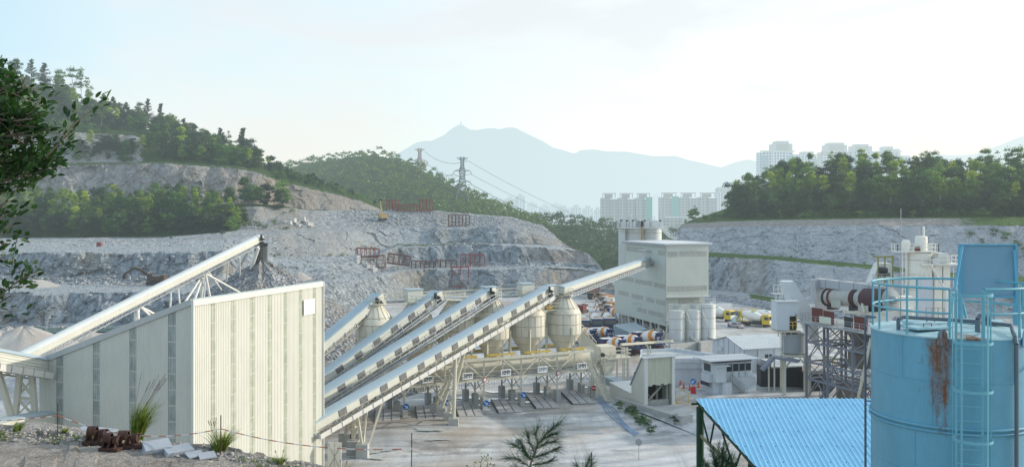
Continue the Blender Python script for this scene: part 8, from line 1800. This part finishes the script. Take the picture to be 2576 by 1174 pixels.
part('post', GRN, lambda mb: mb.tube((9.5, 44.8, 2), (9.5, 44.8, 17.3), .19, n=12), bs, 40); part('post', GRN, lambda mb: mb.tube((10.65, 39.6, 5), (10.65, 39.6, 15.9), .12, n=10), bs, 40)
part('edge_beam', GRN, lambda mb: mb.beam(bl(0), bl(14), .12, .16), bs)
lowz = lambda t_: Vector((9.42 + .221 * t_, 45 - t_, 15.95 - .17 * t_))
part('lower_chord', OLV, lambda mb: mb.beam(lowz(0), lowz(12), .1, .14), bs)
part('truss_web', GRN, lambda mb: [mb.beam(bl(a), lowz(b), .07) for a, b in ((.1, 1.3), (1.9, 1.4), (2.6, 3.9), (4.6, 4.0), (5.2, 6.4), (7.2, 6.5))], bs)
part('beam_end', GRN, lambda mb: mb.beam((9.1, 45, 17.42), (9.8, 45, 17.42), .1), bs)

# ------------------------------------------------------------------ near bank: stakes, tape, scrap, panels, reeds
def fz(X, Y): return on(FGB, X, Y, 17.5)
def fp_(x, d): X = (x - 1288) / F * d; return Vector((X, d, fz(X, d)))
RSTK = paint('rusty_stake', (.07, .035, .025), .9, haze=False, streak=False); stk = []
for x, d, yt, lb in [(145, 37.6, 1013, 'thin rusty stake with tape in front of the shed left end'), (555, 35.0, 1043, 'thin rusty stake in front of the corner reeds by the shed'), (1035, 31.4, 1088, 'thin rusty stake standing alone in front of the yard'), (1487, 29, 1136, 'dark stake end rising at the bottom edge right of the casuarina tip')]:
    b = fp_(x, d); zt = CAMZ - (yt - 540) / F * d; mb = MB(); mb.tube(b - up_ * .5, (b.x + .01, b.y, zt), .018, n=6); tag(mb.build('stake', RSTK, loc=b), lb, 'stake', 'rusty stakes along the bank'); stk.append(Vector((b.x, b.y, zt)))
RW = paint('tape_white', (.75, .72, .70), .6, haze=False, streak=False); RR = paint('tape_red', (.50, .16, .10), .6, haze=False, streak=False)
def tape(pts, label):
    t = thing('barrier_tape', label, 'tape', pts[0]); w_, r_ = MB(), MB()
    for i, (a, b) in enumerate(zip(pts[:-1], pts[1:])): (w_ if (i // 2) % 2 else r_).beam(a, b, .012, .035)
    w_.mi = [0] * len(w_.f) + [1] * len(r_.f); w_.f += [tuple(i + len(w_.v) for i in f) for f in r_.f]; w_.v += r_.v; w_.build('ribbon', [RW, RR], t, smooth=0)
def sag(a, b, s, n_=26): a = Vector(a); b = Vector(b); return [a.lerp(b, i / n_) - up_ * (s * 4 * (i / n_) * (1 - i / n_)) for i in range(n_ + 1)]
tape(sag(at(-40, 1058, 38), at(145, 1044, 37.5), .05), 'red and white barrier tape left of the first stake')
tape(sag(at(145, 1044, 37.5), at(555, 1077, 34.9), .55, 44), 'red and white barrier tape sagging between the first two stakes')
tape(sag(at(555, 1077, 34.9), at(1035, 1127, 31.3), .30, 44), 'faded barrier tape between the second and third stakes')
SCR = paint('rusty_casting', (.065, .035, .028), .85, dirt=.7, dirt_c=(.03, .02, .02), rust=.3, scale=5, haze=False, streak=False)
def scrap(x, d, w, label, k):
    c = fp_(x, d); t = thing('scrap_casting', label, 'scrap metal', c, 'rusty castings on the bank')
    part('base', SCR, lambda mb: mb.box(c + up_ * .07, (w, .62, .12), .12 * k), t)
    part('web', SCR, lambda mb: [mb.prism([c + Vector((s - .02, -.28, .12)), c + Vector((s - .02, .28, .12)), c + Vector((s + .05, .12, .52)), c + Vector((s + .05, -.12, .55))], (.05, 0, 0)) for s in (-w * .38, -w * .1, w * .2)], t)
    part('saddle', SCR, lambda mb: (mb.lathe(c + Vector((-w * .36, -.02, .46)), [(.19, 0), (.24, 0), (.24, w * .32), (.19, w * .32)], 14, d=(1, .1, .02), a0=0, a1=3.6), mb.lathe(c + Vector((w * .12, .05, .36)), [(.16, 0), (.2, 0), (.2, w * .26), (.16, w * .26)], 14, d=(.9, -.3, .15), a0=.4, a1=4.2)), t, 40)
scrap(246, 36.4, 1.05, 'rusty brown cast bracket, leftmost of the pile before the shed', 1); scrap(283, 35.6, .85, 'rusty brown cast bracket, middle one lying lowest of the pile', -1.5); scrap(326, 35.9, 1.15, 'rusty brown cast bracket, rightmost of the pile beside the white panels', .8)
PN = paint('white_sandwich_panel', (.38, .41, .45), .55, dirt=.2, haze=False, scale=3); PNE = paint('panel_edge', (.34, .33, .30), .8, haze=False)
def panel(x, d, w, l_, z, rz, tilt, label, group):
    c = fp_(x, d); mb = MB(); mb.box((0, 0, 0), (w, l_, .05)); o = mb.build('wall_panel', PN, smooth=0); o.location = (c.x, c.y, c.z + z); o.rotation_euler = (tilt, -.05, rz); tag(o, label, 'panel', group); return o
for i in range(4): panel(392 + i * 1.2, 35.6 - i * .02, 1.0, 1.15, .08 + i * .06, .42 + .03 * i, .09, 'white sandwich panel in the taller stack right of the rusty castings', 'panels of the taller stack')
for i in range(3): panel(447 + i, 35.2, 1.0, .95, .07 + i * .055, .5 + .04 * i, .04, 'white sandwich panel in the lower stack left of the loose panels', 'panels of the lower stack')
panel(490, 34.7, .62, .75, .1, .6, .05, 'loose white panel lying left of the second stake, left one of the two', None); panel(521, 34.5, .62, .8, .1, .45, .05, 'loose white panel lying directly left of the second stake, right one', None)
t = thing('white_frame_sheet', 'large white sheet lying on a frame at the foot of the shed left wall', 'sheet', fp_(235, 38.6)); part('sheet', PN, lambda mb: mb.hexa([at(185, 1082, 40), at(255, 1098, 38.4), at(297, 1082, 39), at(215, 1072, 41), at(185, 1079, 40), at(255, 1094, 38.4), at(297, 1078, 39), at(215, 1069, 41)]), t)
# reed clumps
def grass_mat(name, a, b, c):
    m, n, l = new_mat(name); g = n.new('ShaderNodeNewGeometry'); s = n.new('ShaderNodeSeparateXYZ'); v = mapping(n, l, (1, 1, 1), coord='World'); t = noise_node(n, l, v, 5, 3, .6); cc_ = ramp(n, l, t.outputs['Fac'], [(.35, a), (.52, b), (.68, c)]).outputs[0]
    d = n.new('ShaderNodeBsdfDiffuse'); l.new(cc_, d.inputs[0]); tr = n.new('ShaderNodeBsdfTranslucent'); l.new(cc_, tr.inputs[0]); mx = n.new('ShaderNodeMixShader'); mx.inputs[0].default_value = .35; l.new(d.outputs[0], mx.inputs[1]); l.new(tr.outputs[0], mx.inputs[2]); return finish(m, n, l, mx.outputs[0], False)
REED = grass_mat('reed_green', (.06, .12, .02), (.17, .25, .05), (.34, .34, .10)); STALK = grass_mat('dry_stalk', (.12, .09, .05), (.22, .17, .10), (.34, .27, .16)); PLUME = grass_mat('reed_plume', (.16, .10, .07), (.26, .19, .14), (.36, .28, .22))
def blades(mb, c, n_, H, spread, lean, w, rs_, droop=.5, z0=0.0):
    for i in range(n_):
        a = rs_.uniform(0, 6.28); r0 = rs_.random() ** .5 * spread * .35; b = Vector(c) + Vector((r0 * math.cos(a), r0 * math.sin(a), 0)); h = H * rs_.uniform(.5, 1); out = Vector((math.cos(a), math.sin(a), 0)) * spread * rs_.uniform(.3, 1.0) + Vector(lean) * h
        sd_ = Vector((-math.sin(a + .6), math.cos(a + .6), 0)); pts = []; zz = h * z0
        for k in range(6):
            t_ = k / 5; p = b + out * t_ ** 1.6 + up_ * (zz + (h - zz) * (t_ - droop * .35 * t_ ** 3) ); ww = w * (1 - t_ * .9) * .5; pts += [p - sd_ * ww, p + sd_ * ww]
        mb.add(pts, [(2 * k, 2 * k + 1, 2 * k + 3, 2 * k + 2) for k in range(5)])
def reed(x, d, H, spread, label, seed, plumes=8, lean=(.22, 0, 0), n_=260, stalk=True):
    rs_ = random.Random(seed); c = fp_(x, d) - up_ * .05; t = thing('reed_clump', label, 'reeds', c, 'reed clumps on the bank')
    mb = MB(); blades(mb, c, n_, H, spread, lean, .022, rs_); blades(mb, c + Vector((spread * .2, 0, 0)), n_ // 2, H * .9, spread * .9, (lean[0] * 1.4, 0, 0), .03, rs_, .9, .35); mb.build('leaves', REED, t, smooth=0)
    if stalk: mb = MB(); blades(mb, c, n_ // 4, H * .62, spread * .5, (lean[0] * .3, 0, 0), .018, rs_, 0); mb.build('stalks', STALK, t, smooth=0)
    if plumes:
        mb = MB()
        for i in range(plumes):
            a = rs_.uniform(-.9, .9); top = c + Vector((spread * a * .8 + lean[0] * H * rs_.uniform(1.0, 2.0), rs_.uniform(-.2, .2), H * rs_.uniform(1.0, 1.3))); q0 = c + Vector((spread * a * .3, 0, H * .5)); mb.tube(q0, top, .006, .004, 4)
            for k in range(14): t_ = .68 + .32 * k / 14; p = q0.lerp(top, t_); o = Vector((rs_.uniform(-.02, .03), rs_.uniform(-.02, .02), .06)); mb.tube(p, p + o, .008, .003, 3)
        mb.build('plumes', PLUME, t, smooth=0)
reed(345, 37.3, 2.3, .62, 'tall reed clump with feathery seed plumes in front of the shed left wall', 3, 12, (.22, 0, 0), 330)
reed(552, 35.6, 1.15, .75, 'green reed clump beside the second stake in front of the sunlit shed wall', 5, 5, (.05, 0, 0), 230, False)
reed(42, 38.2, .62, .35, 'small tuft of green reeds at the far left of the bank', 7, 0, (.1, 0, 0), 90, False); reed(160, 37.9, .42, .25, 'small green tuft right behind the first stake', 8, 0, (.05, 0, 0), 70, False); reed(222, 37.2, .4, .3, 'small green tuft left of the rusty castings', 9, 0, (.05, 0, 0), 70, False)
reed(705, 34.0, .45, .35, 'leafy green tuft at the foot of the sunlit shed wall', 10, 2, (.0, 0, 0), 90, False); reed(860, 33.1, .5, .4, 'green tuft at the right end of the bank below the conveyor feet', 11, 2, (.0, 0, 0), 100, False)
# rubble and weeds on the bank rim (uncountable)
rs = random.Random(9); pts = []; sz = []
for i in range(2600):
    x = rs.uniform(-60, 1050); d = np.interp(x, [-60, 250, 555, 820, 1050], [38.2, 37.4, 35.3, 33.7, 32]) + rs.gauss(0, .55) - .3; X = (x - 1288) / F * d; s = .02 + .10 * rs.random() ** 3; pts.append((X, d, fz(X, d) + s * .2)); sz.append(s)
for i in range(1800):
    x = rs.uniform(-60, 1050); d = rs.uniform(31, 37); X = (x - 1288) / F * d; s = .01 + .03 * rs.random() ** 2; pts.append((X, d, fz(X, d))); sz.append(s)
rocks('gravel', pts, sz, paint('bank_gravel', (.36, .34, .32), .95, dirt=.6, dirt_c=(.14, .12, .11), streak=False, scale=3, haze=False), 'loose stones and gravel along the rim of the near bank', 8)
mb = MB()
for i in range(170):
    x = rs.choice([rs.uniform(600, 1010), rs.uniform(640, 900), rs.uniform(-40, 300)]); d = np.interp(x, [-60, 250, 555, 820, 1050], [38.2, 37.4, 35.0, 33.3, 31.8]) + rs.gauss(0, .35) - .5; X = (x - 1288) / F * d; blades(mb, (X, d, fz(X, d) - .02), 16, rs.uniform(.1, .32), .16, (0, 0, 0), .018, rs)
tag(mb.build('weeds', REED, smooth=0), 'low green weeds along the rim of the near bank', 'weeds', kind='stuff')
# casuarina tip at the bottom edge
NEED = grass_mat('casuarina_needles', (.03, .075, .04), (.06, .14, .07), (.12, .21, .09))
def plume(label, polys, d, seed, nl=.21, dens=330, cat='young tree', spread=.5):
    rs_ = random.Random(seed); base = at(polys[0][0][0], polys[0][0][1], d); t = thing('casuarina_sapling', label, cat, base); st_ = MB(); nd = MB()
    for pi, poly in enumerate(polys):
        off = rs_.uniform(-.25, .25) if pi else 0
        P3 = [at(x, y, d + off * k / max(1, len(poly) - 1)) for k, (x, y) in enumerate(poly)]; r0 = .022 if pi == 0 else .008
        for k, (a, b) in enumerate(zip(P3[:-1], P3[1:])):
            st_.tube(a, b, r0 * (1 - k * .2), r0 * (.8 - k * .2), 5); dr = (b - a).normalized(); L = (b - a).length
            if pi == 0 and k == 0: continue
            for q in range(int(L * dens)):
                p = a.lerp(b, rs_.random()); v_ = (dr + Vector((rs_.gauss(0, spread), rs_.gauss(0, spread), rs_.gauss(-.05, spread)))).normalized(); nd.tube(p, p + v_ * nl * rs_.uniform(.5, 1.2), .0027 * d / 16, .001 * d / 16, 3, False)
    st_.build('stem', BARK, t); nd.build('needles', NEED, t, smooth=0)
plume('feathery dark green casuarina top leaning right at the bottom edge of the photo', [[(1318, 1260), (1335, 1165), (1352, 1118), (1378, 1086), (1408, 1060)], [(1338, 1155), (1312, 1128), (1288, 1116)], [(1345, 1135), (1330, 1108), (1326, 1086)], [(1354, 1118), (1347, 1092), (1352, 1074)], [(1350, 1128), (1375, 1113), (1396, 1108)], [(1342, 1150), (1372, 1140), (1404, 1126)], [(1332, 1172), (1300, 1152), (1276, 1150)],
  [(1335, 1168), (1365, 1165), (1392, 1156)], [(1365, 1102), (1385, 1092), (1399, 1090)], [(1330, 1190), (1305, 1178), (1283, 1180)], [(1332, 1185), (1360, 1182), (1385, 1182)], [(1340, 1160), (1322, 1140), (1310, 1108)]], 16, 4)
plume('casuarina tip just entering at the bottom edge left of the dark stake', [[(1462, 1260), (1468, 1190), (1482, 1154)], [(1466, 1195), (1456, 1176), (1450, 1170)], [(1470, 1180), (1484, 1172), (1490, 1166)]], 16, 8)
rs = random.Random(5); pl_ = [[(1815, 1330), (1812, 1230), (1808, 1180)]]
for k in range(22): a = -1.3 + 2.6 * k / 21; x1, y1 = 1812 + math.sin(a) * rs.uniform(40, 62), 1215 - math.cos(a) * rs.uniform(60, 105); pl_.append([(1812, 1225), ((1812 + x1) / 2 + rs.uniform(-4, 4), (1225 + y1) / 2 - 8), (x1, y1)])
plume('dark casuarina growing under the edge of the blue roof', pl_, 29, 12, .26, 160, 'shrub')
# round-leaved shrub at the bottom
BL_ = leaf_mat('near_leaves', (.006, .022, .006), (.018, .055, .012), (.06, .13, .025), .3, False, 9)
def leafy(name, label, polys, d, seed, size, per, mat, cat='tree', spread=.10, root=None, dj=.5):
    rs_ = np.random.RandomState(seed); t = thing(name, label, cat, root); st_ = MB(); C = []; D_ = []
    for poly in polys:
        dd = d + rs_.uniform(-dj, dj); P3 = [at(x, y + (24 if y < 300 and d < 8 else 0), dd) for x, y in poly]
        for a, b in zip(P3[:-1], P3[1:]):
            st_.tube(a, b, .007, .005, 5); k = max(2, int((b - a).length / .05))
            for i in range(k):
                p = a.lerp(b, i / k)
                tw = Vector(rs_.normal(size=3)) * spread; tw.z = abs(tw.z) * .8; st_.tube(p, p + tw, .004, .002, 3)
                for q in range(per): C.append(p + tw * rs_.uniform(.1, 1.15) + Vector(rs_.normal(size=3)) * spread * .25); D_.append((tw.normalized() + (b - a).normalized() * .6 + Vector(rs_.normal(size=3)) * .5).normalized())
    V = []; Fc = []
    for c, d_ in zip(C, D_):
        s = size * rs_.uniform(.6, 1.25); nrm = Vector(rs_.normal(size=3)); nrm.z = abs(nrm.z) + .5; r = d_.cross(nrm).normalized(); nn = r.cross(d_).normalized(); o = len(V)
        V += [c, c + d_ * s * .3 + r * s * .24 + nn * s * .07, c + d_ * s * .72 + r * s * .2 + nn * s * .06, c + d_ * s, c + d_ * s * .72 - r * s * .2 + nn * s * .06, c + d_ * s * .3 - r * s * .24 + nn * s * .07, c + d_ * s * .5]
        Fc += [(o, o + 1, o + 2, o + 6), (o + 6, o + 2, o + 3, o + 4), (o, o + 6, o + 4, o + 5)]
    off = wloc(t); V = [v - off for v in V]; me = arr_mesh('foliage', [tuple(v) for v in V], Fc, mat); link('foliage', me, t); return t, st_
t, st_ = leafy('small_shrub', 'light green small-leaved shrub at the bottom edge left of the casuarina top', [[(1205, 1230), (1208, 1180), (1212, 1152)], [(1210, 1230), (1225, 1180), (1228, 1150)], [(1200, 1230), (1194, 1185), (1192, 1165)], [(1210, 1240), (1240, 1190), (1246, 1168)]], 22, 3, .06, 3, leaf_mat('shrub_leaves', (.04, .09, .02), (.10, .18, .05), (.2, .3, .1), .3, False, 6), 'shrub', .12, at(1212, 1250, 22)); st_.build('stem', BARK, t)
# tree at the left edge
polys = [[(-70, 480), (20, 455), (60, 440), (110, 400), (150, 360), (178, 322), (196, 302)], [(-70, 330), (-10, 290), (30, 240), (55, 195), (68, 165)], [(-70, 230), (-20, 200), (15, 175), (32, 155)], [(60, 440), (110, 415), (140, 405), (160, 402)],
         [(-70, 400), (0, 350), (50, 300), (85, 255), (102, 222)], [(-70, 380), (0, 372), (60, 350), (105, 330)], [(-70, 520), (-20, 490), (40, 470), (80, 462)], [(-70, 560), (-30, 535), (0, 520), (22, 505)], [(-70, 790), (-10, 755), (30, 718), (58, 700), (76, 692)], [(-70, 690), (-20, 662), (20, 655), (40, 660)], [(-70, 800), (0, 760), (30, 742)],
         [(-70, 300), (-20, 300), (40, 280), (80, 275)], [(-70, 260), (-20, 240), (25, 235), (60, 215)], [(-70, 430), (-10, 420), (50, 400), (90, 385)], [(-70, 350), (-30, 330), (20, 320), (70, 320)], [(-70, 470), (-30, 440), (10, 425), (45, 420)], [(-70, 200), (-40, 180), (-5, 165)], [(0, 455), (60, 452), (110, 445), (140, 420)], [(-70, 260), (-50, 220), (-10, 215), (20, 205)], [(-70, 310), (-40, 275), (0, 265), (40, 255)], [(-70, 340), (-20, 345), (30, 340), (60, 360)], [(30, 455), (80, 430), (115, 425), (130, 430)], [(-40, 560), (-20, 620), (0, 650)], [(-60, 600), (-30, 560), (-5, 548)]]
t, st_ = leafy('leafy_tree', 'dark glossy-leaved tree reaching in from the left edge of the photo', polys + [[(-80, y0), (-20, y0 - dy), (20 + q, y0 - 2 * dy)] for y0, dy, q in ((220, 15, 20), (260, 10, 50), (290, 20, 60), (320, 12, 70), (350, 5, 60), (380, 12, 80), (410, 8, 70), (440, 5, 60), (465, 2, 50), (490, 4, 20), (245, 18, 25), (305, 14, 50), (365, 18, 60), (425, 14, 60))], 6.6, 11, .066, 12, BL_, 'tree', .11, (-4.9, 6.6, 17.6), .5)
st_.tube((-4.9, 6.6, 17.6), (-4.7, 6.6, 24), .16, .12, 10); st_.tube((-4.7, 6.6, 24), (-4.5, 6.6, 29), .12, .05, 10)
for y_, z_ in ((480, 25.8), (330, 26.6), (230, 26.9), (400, 26.2), (560, 25.2), (790, 24.4), (690, 24.6)): st_.tube((-4.7, 6.6, z_), at(-70, y_, 6.6), .03, .008, 6)
st_.build('branches', BARK, t)
